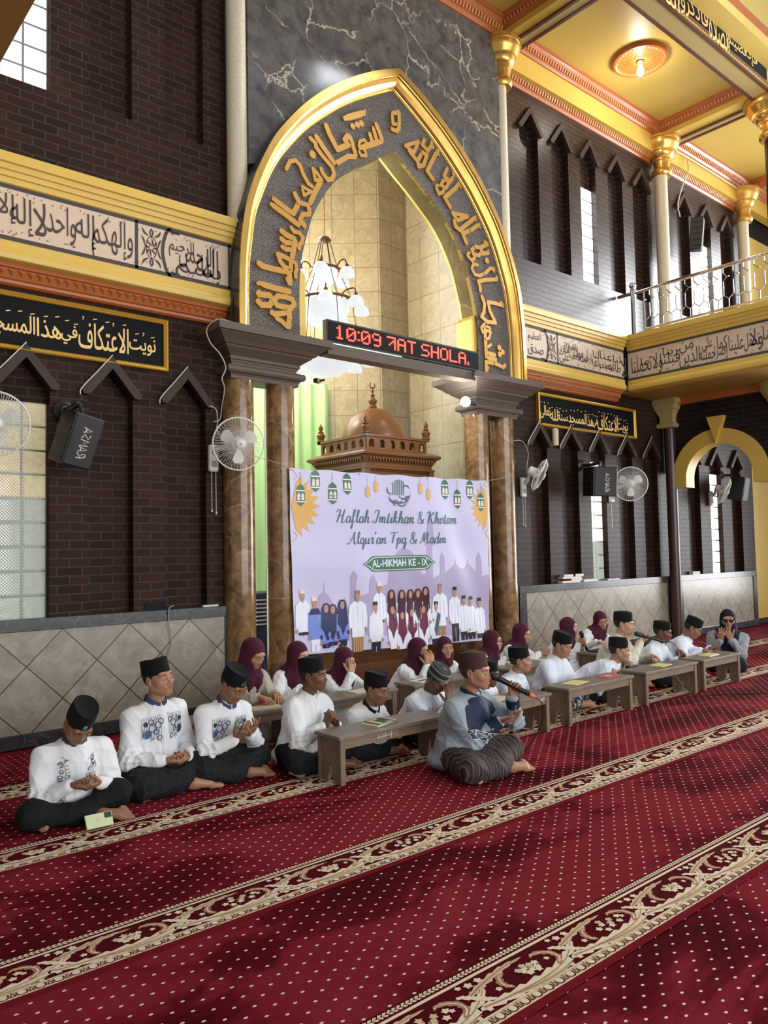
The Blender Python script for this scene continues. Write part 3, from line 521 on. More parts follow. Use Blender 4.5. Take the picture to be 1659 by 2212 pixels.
for k in range(6):
    ya, yb = seams[k], seams[k+1]; xa, xb = -2.5, 16.6
    root = thing('prayer_carpet', 'red dotted carpet roll with floral border, ' + where[k], 'carpet', (0,0,0), 0, 'prayer carpet rolls')
    m = MB(); m.bx(xa, xb, yb + .003, ya - .003, -.012, 0); m.build('pile', M['carpet_red'], root)
    e = yb + .040                                                   # lower edge of the border
    m = MB(); F = lambda a, b, c, d, z: m.add([(a,c,z),(b,c,z),(b,d,z),(a,d,z)], [(0,1,2,3)])
    m.mi = 2; F(xa, xb, e, e + .300, .0006); m.mi = 4; F(xa, xb, yb + .003, e, .0008)
    m.mi = 3; F(xa, xb, e, e + .050, .0009); m.mi = 0; F(xa, xb, e, e + .006, .0012); F(xa, xb, e + .044, e + .050, .0012); F(xa, xb, e + .243, e + .257, .0012)
    vis0, vis1 = {0:(1.0,14.6), 1:(.2,14.2), 2:(.3,10.6), 3:(.2,7.2), 4:(.2,5.2), 5:(.2,3.6)}[k]
    i0, i1 = int(math.floor((vis0-.19)/.49)) - 1, int(vis1/.49) + 1
    for i in range(i0, i1): border_unit(m, .19 + .56 + i*.49 - .185 - .49, e + .008, i % 2 == 0)
    x = i0*.49 + .2
    while x < vis1 + .4:                                             # leaf chain, and the bead row along the edge
        m.mi = 0
        for sy, c_ in ((1, 0), (-1, 0)):
            m.add([(x, e+.2785, .0016), (x+.011, e+.2785+sy*.013, .0016), (x+.0235, e+.2785+sy*.010, .0016), (x+.016, e+.2785+sy*.002, .0016)], [(0,1,2,3) if sy < 0 else (3,2,1,0)])
        x += .0205
    x = i0*.49 + .2; j = 0
    while x < vis1 + .4:
        m.mi = 2; ribbon(m, [(x+.022, e+.010), (x+.031, e+.040), (x+.040, e+.010)], .0045, lambda u, v, h: (u, v, .0016)); ribbon(m, [(x+.022, e+.012), (x+.040, e+.012)], .004, lambda u, v, h: (u, v, .0017))
        m.mi = 0; m.add([(x + .0145*math.cos(t), e + .025 + .0155*math.sin(t), .0014) for t in np.linspace(0, 6.283, 13)[:-1]], [tuple(range(12))])
        m.mi = 2; pts = [(x + .0180*math.cos(t), e + .025 + .0180*math.sin(t)) for t in np.linspace(-3.6, .5, 12)]; ribbon(m, pts, .0050, lambda u, v, h: (u, v, .0018))
        x += .062
    m.build('floral_border', [M['carpet_cream'], M['carpet_tan'], M['carpet_ground'], M['carpet_gold'], M['carpet_edge']], root)

# --- brick walls with pointed niches
BW = .06; K = (6.68 + BW)/6.68
def zK(z): return 1.5 + (z-1.5)*K
def brick_wall(name, x0, x1, z0, z1, niches, mat, hood=True, lit=()):
    """front skin with pointed recesses, a back skin behind them"""
    m = MB(); D = .11; tops = sorted(set([z0, z1] + [n[2] for n in niches] + [n[4] for n in niches]))
    xs = sorted(niches)
    rows = {}
    for n in xs: rows.setdefault(round(n[2], 2), []).append(n)
    bands = [(z0, min(rows) if rows else z1)]; ks = sorted(rows)
    m.bx(x0, x1, BW, BW + D, z0, ks[0] if ks else z1) if ks and ks[0] > z0 else None
    for bi, kz in enumerate(ks):
        zt = ks[bi+1] if bi+1 < len(ks) else z1; prev = x0; top = max(n[4] for n in rows[kz]) + .01
        for (xa, xb, zb, zs, za) in rows[kz]:
            m.bx(prev, xa, BW, BW + D, kz, top); prev = xb
            m.prism([(xa, zs), ((xa+xb)/2, za), ((xa+xb)/2, top), (xa, top)], BW, BW + D); m.prism([((xa+xb)/2, za), (xb, zs), (xb, top), ((xa+xb)/2, top)], BW, BW + D)
        m.bx(prev, x1, BW, BW + D, kz, top); m.bx(x0, x1, BW, BW + D, top, zt)
    m.bx(x0, x1, BW + D, BW + D + .15, z0, z1)
    o = S(m.build(name, M[mat], uv=True))
    if hood:
        h = MB()
        for (xa, xb, zb, zs, za) in xs:
            xc = (xa+xb)/2; w = .085; y0, y1 = BW - .055, BW + .01
            for (p, q) in (((xa, zs), (xc, za)), ((xb, zs), (xc, za))):
                sx = -1 if p[0] < xc else 1
                h.prism([p, q, (q[0], q[1] + w*1.25), (p[0] + sx*w*.75, p[1] + w*.45), (p[0] + sx*w*.62, p[1])] if sx > 0 else [p, (p[0] + sx*w*.62, p[1]), (p[0] + sx*w*.75, p[1] + w*.45), (q[0], q[1] + w*1.25), q], y0, y1)
        h.build('niche_hood', M['brick_hood'], o, uv=True)
    return o
nL = [(1.685,2.085), (2.40,2.803), (3.115,3.52)]
nR = [(8.345,8.750), (9.05,9.455), (9.75,10.145), (10.475,10.88), (11.18,11.60)]
nA = [(12.55,12.97), (13.33,13.76), (14.12,14.52)]
lowN = lambda a, b: (a, b, zK(1.0), zK(2.90), zK(3.145)); upN = lambda a, b: (a, b, zK(5.46), zK(7.29), zK(7.555))
wall_left = brick_wall('wall_left', -2.6, 3.83, .0, 8.6, [lowN(a, b) for a, b in [(.27,.67), (.98,1.385)] + nL] + [upN(a, b) for a, b in [(.98,1.385)] + nL], 'brick_left')
brick_wall('wall_right', 7.80, 11.93, .0, 4.3, [lowN(a, b) for a, b in nR], 'brick_right_low'); brick_wall('wall_right_upper', 7.80, 11.93, 4.3, 8.6, [upN(a, b) for a, b in nR], 'brick_right')
brick_wall('wall_aisle', 11.93, 15.0, .0, 4.3, [lowN(a, b) for a, b in nA], 'brick_right_low'); brick_wall('wall_aisle_upper', 11.93, 15.0, 4.3, 8.6, [upN(a, b) for a, b in nA], 'brick_right')
# lit glass blocks set into some niches
def glass_blocks(n, xa, xb, z0, z1, mats, nx=2, cell=.197):
    root = root_s('window_%d' % n); y = BW + .075; w = (xb-xa)/nx; nz = int(round((z1-z0)/cell)); h = (z1-z0)/nz
    m = MB(); m.bx(xa, xb, y + .012, y + .03, z0, z1); m.build('joint', M['block_joint'], root)
    m = MB()
    for i in range(nx):
        for j in range(nz):
            a, b, c, d = xa + i*w + .009, xa + (i+1)*w - .009, z0 + j*h + .009, z0 + (j+1)*h - .009
            t = (j + .5)/nz; m.mi = 1 if (len(mats) > 1 and t > mats[2]) else 0
            m.add([(a,y+.012,c),(b,y+.012,c),(b,y+.012,d),(a,y+.012,d),(a+.012,y,c+.012),(b-.012,y,c+.012),(b-.012,y,d-.012),(a+.012,y,d-.012)], [(4,5,6,7),(0,1,5,4),(1,2,6,5),(2,3,7,6),(3,0,4,7)])
    m.build('block', [M[q] for q in mats[:2]], root); return root
glass_blocks(1, nL[0][0], nL[0][1], zK(1.0), zK(2.80), ('glass_block', 'glass_block_warm', .55))
glass_blocks(2, nL[0][0], nL[0][1], zK(5.46), zK(7.0), ('glass_block_bright', 'glass_block_bright', .5))
glass_blocks(3, nR[2][0], nR[2][1], zK(1.0), zK(2.78), ('glass_block', 'glass_block_bright', .33))
glass_blocks(4, nR[2][0], nR[2][1], zK(5.46), zK(6.95), ('daylight_pane', 'daylight_pane', .5))
glass_blocks(5, nA[1][0], nA[1][1], zK(1.0), zK(2.78), ('glass_block_bright', 'glass_block_bright', .33))
glass_blocks(6, nA[1][0], nA[1][1], zK(5.46), zK(6.95), ('daylight_pane', 'daylight_pane', .5))
# yellow end of the aisle
m = MB(); m.bx(15.0, 19, .12, .3, 0, 3.09); m.bx(15.0, 19, .12, .3, 4.7, 7.62); S(m.build('wall_east', M['yellow_paint']))
m = MB(); m.bx(15.0, 19, .14, .32, 3.09, 4.7); m.bx(15.0, 19, .14, .32, 7.62, 8.6); S(m.build('wall_east_brick', M['brick_aisle'], uv=True))
m = MB(); m.bx(15.0, 19, .10, .14, 0, .10); S(m.build('baseboard_east', M['dark_stone']))

# --- dado of diamond tiles in dark stone frames
def dado(n, x0, x1, left=True, right=True):
    r = root_s('trim_%d' % n); w = .142
    m = MB(); m.bx(x0, x1, .004, BW + .02, .09, .94); m.build('tile_field', M['dado_tiles'], r)
    m = MB(); m.bx(x0, x1, -.012, BW + .03, .922, 1.022); m.bx(x0, x1, -.016, BW + .02, .0, .112)
    if left: m.bx(x0, x0 + w, -.012, BW + .02, .112, .922)
    if right: m.bx(x1 - w, x1, -.012, BW + .02, .112, .922)
    m.build('stone_frame', M['dark_stone'], r, bevel=.004)
    return r
dado(1, -2.6, 3.815, False, True); dado(2, 7.99, 11.82); dado(3, 12.01, 14.86)

# --- ledges with painted scripture: yellow mouldings, cream band, orange cornice
PF = -.12
prof_low = [(BW, 3.88), (-.105, 3.88), (-.145, 3.895), (-.158, 3.93), (-.15, 3.965), (-.135, 3.985), (-.135, 4.04), (-.12, 4.05), (BW, 4.05)]
prof_up = [(BW, 4.50), (-.12, 4.50), (-.135, 4.51), (-.14, 4.555), (-.155, 4.56), (-.16, 4.60), (-.175, 4.606), (-.18, 4.65), (-.20, 4.656), (-.205, 4.70), (-.20, 4.735), (-.15, 4.745), (BW, 4.75)]
prof_or = [(BW, 3.73), (.02, 3.73), (-.005, 3.745), (-.01, 3.765), (-.03, 3.775), (-.065, 3.845), (-.085, 3.85), (-.09, 3.865), (-.10, 3.88), (BW, 3.88)]
def ledge(n, a, b, words, axis='x', plane=PF, teeth='tri', marks=True, lines=()):
    r = root_s('trim_%d' % n)
    if axis == 'x':
        fn = lambda u, v, h=0: (u, plane - .0025 - h, v); swp = lambda mb, prof: mb.sweep_x(prof, a, b)
    else:
        fn = lambda u, v, h=0: (plane - .0025 - h, u, v); swp = lambda mb, prof: mb.sweep_y([(y + plane - PF, z) for y, z in prof], b, a)
    m = MB(); swp(m, prof_low); m.build('lower_moulding', M['yellow_paint'], r, smooth=35)
    m = MB(); swp(m, prof_up); m.build('upper_moulding', M['yellow_paint'], r, smooth=35)
    m = MB(); swp(m, [(BW, 4.04), (PF, 4.04), (PF, 4.51), (BW, 4.51)]); m.build('band', M['panel_cream'], r)
    if axis == 'x':
        m = MB(); swp(m, prof_or); m.build('cornice', M['orange_moulding'], r, smooth=30)
        m = MB(); x = a; p = .074 if teeth == 'tri' else .05
        while x < b - p:
            if teeth == 'tri': vs = [(x, -.034, 3.782), (x+p, -.034, 3.782), (x+p/2, -.066, 3.838), (x+p/2, -.062, 3.795)]; m.add([(x, -.0675, 3.838), (x+p, -.0675, 3.838), (x+p/2, -.036, 3.784), (x+p/2, -.072, 3.818)], [(0,1,3),(1,2,3),(2,0,3)])
            else: m.box((x+p/2, -.052, 3.812), (p*.55, .022, .055), rx(-.45))
            x += p
        m.build('carved_teeth', M['orange_moulding'] if teeth == 'tri' else M['dentil'], r)
    m = MB(); sg = 1 if b > a else -1
    rect = lambda u0, u1, v0, v1: m.add([fn(u0,v0), fn(u1,v0), fn(u1,v1), fn(u0,v1)], [(0,1,2,3)])
    rect(a, b, 4.050, 4.084); rect(a, b, 4.470, 4.502)
    for l in lines:
        if l[0] == 'v': rect(l[1], l[1]+.028, 4.06, 4.49)
        if l[0] == 'arc':
            pts = cat([(l[1], 4.05), (l[1]+l[2]*.045, 4.12), (l[1]+l[2]*.075, 4.275), (l[1]+l[2]*.045, 4.43), (l[1], 4.50)], 6); ribbon(m, pts, .030, fn)
            u0 = l[1] - l[2]*.09; rect(min(u0, l[1]), max(u0, l[1]), 4.078, 4.098); rect(min(u0, l[1]), max(u0, l[1]), 4.455, 4.476)
    m.build('frame_line', M['grey_line'], r)
    m = MB()
    for w, (u0, u1, v0, v1) in words: text_on(m, w, lambda u, v, h=0: fn(u, v, .0006 + h), u0, u1, v0, v1, bold=0, rtl=True)
    rnd = random.Random(n)
    if marks:
        lo, hi = min(min(w[1][:2]) for w in words), max(max(w[1][:2]) for w in words)
        for k in range(int((hi-lo)/.026)):                             # vowel strokes above and below
            u = max(lo, a if sg > 0 else b) + rnd.random()*(hi-lo); v = rnd.choice((4.10, 4.115, 4.44, 4.43, 4.41)) + rnd.uniform(-.012,.012); t = rnd.random()
            if not (min(a,b) + .03 < u < max(a,b) - .03): continue
            if t < .4: ribbon(m, [(u, v), (u+.010, v+.018)], .004, fn)
            elif t < .7: ribbon(m, cat([(u, v+.012), (u+.006, v), (u+.012, v+.014)], 3), .0035, fn)
            else: ribbon(m, cat([(u+.01, v+.016), (u, v+.008), (u+.004, v), (u+.012, v+.002)], 3), .0035, fn)
    for l in lines:
        if l[0] == 'rose':                                               # scrolling flower square
            cx, cy, s_ = l[1], 4.277, l[2]
            for k in range(8):
                a0 = k*math.pi/4; pts = [(cx + s_*.30*t*math.cos(a0)*1.0 + .012*math.sin(t*3)*math.sin(a0), cy + .085*t*math.sin(a0)*1.0) for t in np.linspace(.2, 1, 7)]; ribbon(m, pts, [.004,.012,.016,.016,.012,.008,.003], fn)
            for sy in (-1, 1):
                for sx in (-1, 1):
                    pts = cat([(cx + sx*s_*.12, cy + sy*.10), (cx + sx*s_*.30, cy + sy*.125), (cx + sx*s_*.40, cy + sy*.165)], 5); ribbon(m, pts, [.004 + .016*math.sin(math.pi*i/10) for i in range(len(pts))], fn)
                    pts = cat([(cx, cy + sy*.09), (cx + sx*s_*.06, cy + sy*.14), (cx - sx*s_*.02, cy + sy*.175)], 5); ribbon(m, pts, [.004 + .010*math.sin(math.pi*i/10) for i in range(len(pts))], fn)
                    pts = cat([(cx + sx*s_*.26, cy), (cx + sx*s_*.34, cy + sy*.06), (cx + sx*s_*.43, cy + sy*.09)], 5); ribbon(m, pts, [.004 + .012*math.sin(math.pi*i/10) for i in range(len(pts))], fn)
            ribbon(m, [(cx + s_*.22*math.cos(t), cy + .10*math.sin(t)) for t in np.linspace(0, 6.283, 20)], .007, fn)
    m.build('scripture', M['ink_brown'], r)
    return r
ledge(4, .98, 3.73, FRIEZE_LEFT, lines=[('v', 2.752), ('rose', 2.905, .22), ('arc', 3.085, -1), ('v', 3.675)])
ledge(5, 7.93, 10.45, FRIEZE_RIGHT, teeth='dentil', lines=[('arc', 8.53, 1), ('rose', 8.68, .23), ('v', 8.80)])
ledge(6, -.12, -6.9, FRIEZE_BALCONY, axis='y', plane=10.57, lines=[])
m = MB(); m.bx(10.62, 16, -7.0, BW, 4.60, 4.735); S(m.build('floor_gallery', M['cream_terrazzo']))
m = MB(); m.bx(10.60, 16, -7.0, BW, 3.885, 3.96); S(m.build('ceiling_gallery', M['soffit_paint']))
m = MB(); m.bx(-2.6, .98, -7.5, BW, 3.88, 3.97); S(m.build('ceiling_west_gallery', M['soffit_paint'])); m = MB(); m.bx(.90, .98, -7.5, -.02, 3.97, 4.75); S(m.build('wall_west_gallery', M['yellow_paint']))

# --- marble wall of the mihrab with its pointed opening
X0 = 5.79; MY = -.16
half_out = [(0,6.995), (.314,6.85), (.637,6.658), (.941,6.443), (1.16,6.256), (1.373,6.042), (1.566,5.805), (1.686,5.638), (1.791,5.445), (1.895,5.223), (1.972,5.012), (2.03,4.809), (2.063,4.594), (2.084,4.40), (2.096,4.20), (2.103,3.96), (2.105,3.66)]
half_mid = [(0,6.79), (.252,6.645), (.545,6.465), (.779,6.295), (1.006,6.103), (1.21,5.911), (1.38,5.711), (1.532,5.51), (1.655,5.298), (1.748,5.077), (1.828,4.864), (1.861,4.70), (1.885,4.52), (1.907,4.361), (1.918,4.2), (1.924,3.96), (1.926,3.66)]
half_in = [(0,6.10), (.18,5.97), (.40,5.825), (.60,5.68), (.79,5.53), (.945,5.36), (1.055,5.19), (1.15,5.02), (1.20,4.88), (1.25,4.72), (1.293,4.56), (1.318,4.40), (1.330,4.25), (1.333,4.12), (1.335,4.0), (1.335,3.82), (1.335,3.66)]
def densify(h): return [tuple(p) for p in cat(h, 3)]
HO, HM, HI = densify(half_out), densify(half_mid), densify(half_in)
full = lambda h, dx=0: [(X0 - x, z) for x, z in reversed(h)] + [(X0 + x, z) for x, z in h[1:]]
OUT, MID, INN = full(HO), full(HM), full(HI)
def band_between(mb, A, ya, B, yb):
    n = len(A); mb.add([(x, ya, z) for x, z in A] + [(x, yb, z) for x, z in B], [(i, i+1, n+i+1, n+i) for i in range(n-1)])
mw = root_s('wall_mihrab')
m = MB(); n = len(OUT); top = 8.5; xl, xr = 3.90, 7.68
vs = [(x, MY, z) for x, z in OUT] + [(min(max(x, xl), xr) if abs(x-X0) > 1.4 else x, MY, top if abs(x-X0) < 1.4 else z) for x, z in OUT]
m.prism([(xl, top), (xl, 5.35)] + [(x, z) for x, z in OUT if z > 5.3 and x <= X0] + [(X0, top)], MY, .05); m.prism([(X0, top)] + [(x, z) for x, z in OUT if z > 5.3 and x >= X0] + [(xr, 5.35), (xr, top)], MY, .05)
m.build('marble_face', M['grey_marble'], mw)
m = MB(); m.prism(OUT + list(reversed(MID)), -.10, .06)                 # body of the arch behind the panels
m.prism(MID + list(reversed(INN)), -.13, .06); m.build('arch_body', M['grey_marble'], mw)
m = MB(); band_between(m, OUT, .05, OUT, -.30); S(m.build('arch_side', M['dark_stone'], mw))
gr = root_s('trim_7')
def off(h, d0, d1, t): return [((x0*(1-t) + x1*t), z0*(1-t) + z1*t) for (x0, z0), (x1, z1) in zip(d0, d1)]
m = MB(); prof = [(0,-.295), (.0,-.318), (.34,-.322), (.36,-.300), (.40,-.296), (.44,-.275), (.62,-.262), (.80,-.235), (.86,-.222), (.88,-.205), (.94,-.200), (.95,-.190), (1.0,-.188)]
for (t0, y0), (t1, y1) in zip(prof[:-1], prof[1:]): band_between(m, off(0, OUT, MID, t0), y0, off(0, OUT, MID, t1), y1)
m.build('gold_frame', M['gold_paint'], gr, smooth=30)
m = MB(); m.prism(MID + list(reversed(INN)), -.185, -.13); m.build('granite_band', M['granite_panel'], gr)
m = MB(); band_between(m, INN, -.186, INN, .09); back = [(x, z) for x, z in INN]
m.prism([(X0+1.335, 4.45), (X0+1.335, 3.66), (X0+1.24, 3.66), (X0+1.24, 4.36)], -.16, .09); m.prism([(X0-1.335, 4.45), (X0-1.335, 3.66), (X0-1.24, 3.66), (X0-1.24, 4.36)], -.16, .09)
m.build('intrados', M['gold_intrados'], gr)
m = MB(); k_ = 0
for w, pts in ARCH_LETTERS:
    fn = lambda u, v, h: (u, -.186 - h, v)
    if len(pts) == 1:
        cx, cz = pts[0]; r_ = w/2; n_ = 14; m.prism([(cx + r_*math.cos(2*math.pi*k/n_), cz + r_*math.sin(2*math.pi*k/n_)) for k in range(n_)], -.208, -.186)
    else:
        P = [np.array(p) for p in pts]; closed = np.linalg.norm(P[0]-P[-1]) < .005
        for i in range(len(P)-1):                                       # one bar per pen stroke, each a hair thicker than the last
            t = nrm(P[i+1] - P[i]); e0 = w*.32 if i > 0 or closed else 0; e1 = w*.32 if i < len(P)-2 or closed else 0; q0, q1 = P[i] - t*e0, P[i+1] + t*e1; k_ += 1
            ribbon(m, [q0, q0*.75 + q1*.25, q0*.25 + q1*.75, q1], [w*(1 if e0 else .55), w, w, w*(1 if e1 else .75)], fn, .019 + .0007*(k_ % 9))
m.build('kufic_letter', M['gold_letter'], gr)
# corner posts beside the marble
for i, x in enumerate((3.815, 7.775)):
    r = root_s('trim_%d' % (8+i)); m = MB(); m.lathe([(.10, 3.7 if i else 4.72), (.10, 7.72)], (x, -.075, 0), 20); m.build('post', M['cream_terrazzo'], r, smooth=True)
CAP = [(.105,7.62), (.125,7.625), (.142,7.66), (.142,7.70), (.125,7.735), (.105,7.745), (.105,7.80), (.115,7.86), (.13,7.87), (.132,7.90), (.15,7.91), (.175,7.96), (.18,8.0), (.20,8.01), (.205,8.035), (.235,8.09), (.252,8.15), (.252,8.185), (.275,8.19), (.275,8.225), (.25,8.24), (.1,8.24)]
def gold_capital(x, y, k=1.0, mat='gold_paint', dz=0):
    r = root_s('trim_%d' % gold_capital.n); gold_capital.n += 1
    m = MB(); m.lathe([(q*k, z+dz) for q, z in CAP], (x, y, 0), 36); m.build('capital', M[mat], r, smooth=35); return r
gold_capital.n = 20
gold_capital(7.80, -.10, 1.05); gold_capital(3.80, -.10, 1.05)
# --- granite capitals on paired brown columns
CP = [(.0,3.655), (.0,3.585), (.028,3.582), (.034,3.572), (.044,3.568), (.06,3.555), (.095,3.53), (.12,3.505), (.125,3.498), (.15,3.494), (.157,3.478), (.166,3.470), (.19,3.455), (.225,3.43), (.245,3.415), (.245,3.385), (.262,3.378), (.262,3.362), (.272,3.358), (.272,3.340), (.262,3.332), (.215,3.322), (.203,3.30), (.203,3.275), (.216,3.255), (.246,3.247), (.250,3.236), (.258,3.232), (.258,3.205), (.262,3.195)]
for i, (xa, xb) in enumerate(((3.43, 4.722), (6.855, 8.15))):
    r = root_s('trim_%d' % (10+i)); y0, y1 = -.395, .385; m = MB(); vs = []
    for d, z in CP: vs += [(xa+d, y0+d, z), (xb-d, y0+d, z), (xb-d, y1-d, z), (xa+d, y1-d, z)]
    n = len(CP); m.add(vs, [(4*j+k, 4*j+(k+1) % 4, 4*j+4+(k+1) % 4, 4*j+4+k) for j in range(n-1) for k in range(4)] + [(0,1,2,3), tuple(4*(n-1)+k for k in (3,2,1,0))])
    m.build('capital', M['brown_granite'], r)
    for x in ((3.84, 4.315) if i == 0 else (7.245, 7.735)):
        m = MB(); m.lathe([(.152, 0), (.152, 3.2)], (x, 0.0, 0), 40); m.build('column_shaft', M['brown_marble'], r, smooth=True)
r = root_s('trim_12'); m = MB(); m.bx(4.70, 6.90, -.33, -.17, 3.545, 3.655); m.build('beam', M['brown_granite'], r)

# --- apse behind the arch
ap = root_s('wall_apse')
c40, s40 = math.cos(40*D2R), math.sin(40*D2R); Xc, Yc = 7.95, 1.99; Xb = 7.40
m = MB(); m.add([(Xb, Yc, 0), (Xb - 1.15*c40, Yc + 1.15*s40, 0), (Xb - 1.15*c40, Yc + 1.15*s40, 9), (Xb, Yc, 9)], [(0,1,2,3)]); m.add([(Xc, Yc, 0), (Xb, Yc, 0), (Xb, Yc, 9), (Xc, Yc, 9)], [(0,1,2,3)]); m.build('tiled_back', M['apse_tiles'], ap)
m = MB(); m.bx(Xc, Xc + .1, .06, Yc, 0, 9); m.build('tiled_side', M['apse_tiles_side'], ap)
m = MB(); m.bx(2.6, 2.7, .3, 4.4, 0, 9); m.bx(2.7, 3.9, .20, .3, 0, 9); m.build('tiled_west', M['apse_tiles_side'], ap)
m = MB(); m.bx(2.6, 8.1, .05, 4.4, 8.9, 9); m.build('apse_roof', M['yellow_ceiling'], ap)
P0 = (Xb - 1.15*c40, Yc + 1.15*s40); P1 = (P0[0] - 3.2*c40*.98, P0[1] + 3.2*s40*.30)
w = root_s('window_7'); m = MB(); m.add([(P0[0], P0[1]+.02, 0), (2.7, 4.3, 0), (2.7, 4.3, 7.3), (P0[0], P0[1]+.02, 7.3)], [(0,1,2,3)]); m.build('lit_glass', M['daylight_pane'], w)
m = MB(); m.add([(P0[0], P0[1]+.02, 7.3), (2.7, 4.3, 7.3), (2.7, 4.3, 9), (P0[0], P0[1]+.02, 9)], [(0,1,2,3)]); m.build('lintel', M['yellow_ceiling'], w)

# --- ceiling over the gallery and the mihrab: ring beam, cross beams, coffers
m = MB(); m.bx(3.6, 17, -2.2, .3, 8.46, 8.6); S(m.build('ceiling', M['yellow_ceiling']))
def beam(n, parts): 
    r = root_s('trim_%d' % n)
    for nm, mt, bxs in parts:
        m = MB()
        for b_ in bxs: m.bx(*b_)
        m.build(nm, M[mt], r)
    return r
beam(13, [('beam_body', 'yellow_paint', [(7.9, 17, -.10, .07, 8.0, 8.47)])])
beam(14, [('beam_body', 'yellow_paint', [(7.72, 8.06, -1.75, -.05, 8.235, 8.47)]), ('soffit_trim', 'brown_trim', [(7.86, 7.905, -1.7, -.12, 8.205, 8.24), (8.035, 8.08, -1.7, -.12, 8.205, 8.24)]), ('soffit', 'cream_paint', [(7.90, 8.04, -1.7, -.12, 8.222, 8.236)])])
beam(15, [('beam_body', 'yellow_paint', [(11.70, 12.12, -1.75, -.05, 8.235, 8.47)]), ('soffit_trim', 'brown_trim', [(11.93, 11.975, -1.7, -.12, 8.205, 8.24), (12.09, 12.13, -1.7, -.12, 8.205, 8.24)]), ('soffit', 'cream_paint', [(11.97, 12.10, -1.7, -.12, 8.222, 8.236)])])
beam(16, [('beam_body', 'yellow_paint', [(3.4, 17, -1.95, -1.66, 8.205, 8.88)]), ('soffit', 'cream_paint', [(3.4, 17, -1.93, -1.68, 8.19, 8.21)]), ('soffit_trim', 'brown_trim', [(3.4, 17, -1.700, -1.655, 8.175, 8.207), (3.4, 17, -1.955, -1.91, 8.175, 8.207)]),
    ('script_band', 'sign_black', [(3.4, 11.55, -1.965, -1.95, 8.27, 8.70)]), ('script_edge', 'brown_trim', [(3.4, 11.75, -1.968, -1.95, 8.235, 8.27), (3.4, 11.75, -1.968, -1.95, 8.70, 8.74)]), ('top_moulding', 'orange_moulding', [(3.4, 17, -2.03, -1.95, 8.86, 9.02)]), ('upper_wall', 'yellow_ceiling', [(3.4, 17, -1.95, -1.7, 9.0, 10.6)])])
r = bpy.data.objects['trim_16']; m = MB()
for wd_, (u0, u1, v0, v1) in BEAM_WORDS: text_on(m, wd_, lambda u, v, h=0: (u, -1.968 - h, v), u0, u1, v0, v1, bold=.002, rtl=True)
x = 8.0
while x < 11.7:
    for z, q in ((8.222, -1), (8.752, 1)): ribbon(m, [(x, z), (x+.03, z+q*.020), (x+.06, z)], .010, lambda u, v, h: (u, -1.9695, v))
    x += .075
m.build('script', M['sign_gold'], r)
# orange coffer cornices with carved teeth
def cornice_run(mb, dent, a, b, y, z, s, along='x', sy=-1):
    """cornice of height .15 stepping out as it rises; along x at wall y, or along y at wall x"""
    pr = [(0,0), (.02,.0), (.03,.02), (.045,.03), (.055,.075), (.085,.095), (.10,.12), (.115,.125), (.12,.15), (0,.15)]
    if along == 'x': mb.sweep_x([(y + sy*d*s, z + h*s) for d, h in pr], a, b)
    else: mb.sweep_y([(y + sy*d*s, z + h*s) for d, h in pr], a, b)
    t = min(a, b)
    while t < max(a, b) - .05:
        c = (t+.025, y + sy*.058*s, z + .058*s); 
        if along == 'x': dent.box(c, (.026, .022*s, .05*s), rx(.4*-sy))
        else: dent.box((c[1], t+.025, c[2]), (.022*s, .026, .05*s), ry(-.4*-sy))
        t += .055
r = root_s('trim_17'); m = MB(); d = MB()
cornice_run(m, d, 7.95, 14.95, .06, 7.90, 1.25)                          # foot of the ring beam, on the brick
cornice_run(m, d, 8.06, 11.70, -.10, 8.29, 1.15); cornice_run(m, d, 12.12, 16, -.10, 8.29, 1.15)
cornice_run(m, d, 3.9, 7.72, -.16, 8.24, 1.4)
cornice_run(m, d, -1.66, -.1, 7.72, 8.32, 1.0, 'y', -1); cornice_run(m, d, -1.66, -.1, 11.70, 8.32, 1.0, 'y', -1)
cornice_run(m, d, -1.66, -.1, 15.0, 8.29, 1.15, 'y', -1)
m.build('cornice', M['orange_moulding'], r, smooth=30); d.build('carved_teeth', M['dentil'], r)
# columns of the gallery
def pole(n, x, y, z0, z1, rad, mat): 
    r = root_s('trim_%d' % n); m = MB(); m.lathe([(rad, z0), (rad, z1)], (x, y, 0), 28); m.build('shaft', M[mat], r, smooth=True); return r
pole(30, 11.78, -.10, 4.73, 7.7, .105, 'cream_terrazzo'); gold_capital(11.80, -.12, 1.15)
pole(31, 14.72, -.10, 4.73, 7.7, .10, 'cream_terrazzo'); gold_capital(14.74, -.12, 1.1, 'gold_satin')
pole(32, 12.10, -1.82, 4.73, 7.7, .155, 'black_paint'); gold_capital(12.06, -1.82, 1.5)
pole(33, 11.76, -.10, 0, 3.45, .088, 'maroon_paint')
m = MB(); m.lathe([(.090, 4.70), (.090, 5.0)], (11.7, -.1, 0), 20)
def square_capital(n, x, y, k=1.0):
    r = root_s('trim_%d' % n); m = MB(); vs = []; pr = [(.10,3.42), (.135,3.425), (.15,3.445), (.15,3.475), (.135,3.50), (.11,3.505), (.11,3.60), (.12,3.63), (.15,3.70), (.155,3.71), (.17,3.715), (.205,3.79), (.21,3.80), (.235,3.805), (.235,3.875), (.22,3.89)]
    for d, z in pr: vs += [(x-d*k, y-d*k, z), (x+d*k, y-d*k, z), (x+d*k, y+d*k, z), (x-d*k, y+d*k, z)]
    q = len(pr); m.add(vs, [(4*j+i, 4*j+(i+1) % 4, 4*j+4+(i+1) % 4, 4*j+4+i) for j in range(q-1) for i in range(4)] + [(3,2,1,0), tuple(4*(q-1)+i for i in range(4))])
    m.build('capital', M['cream_paint'], r); return r
square_capital(34, 11.76, -.10)
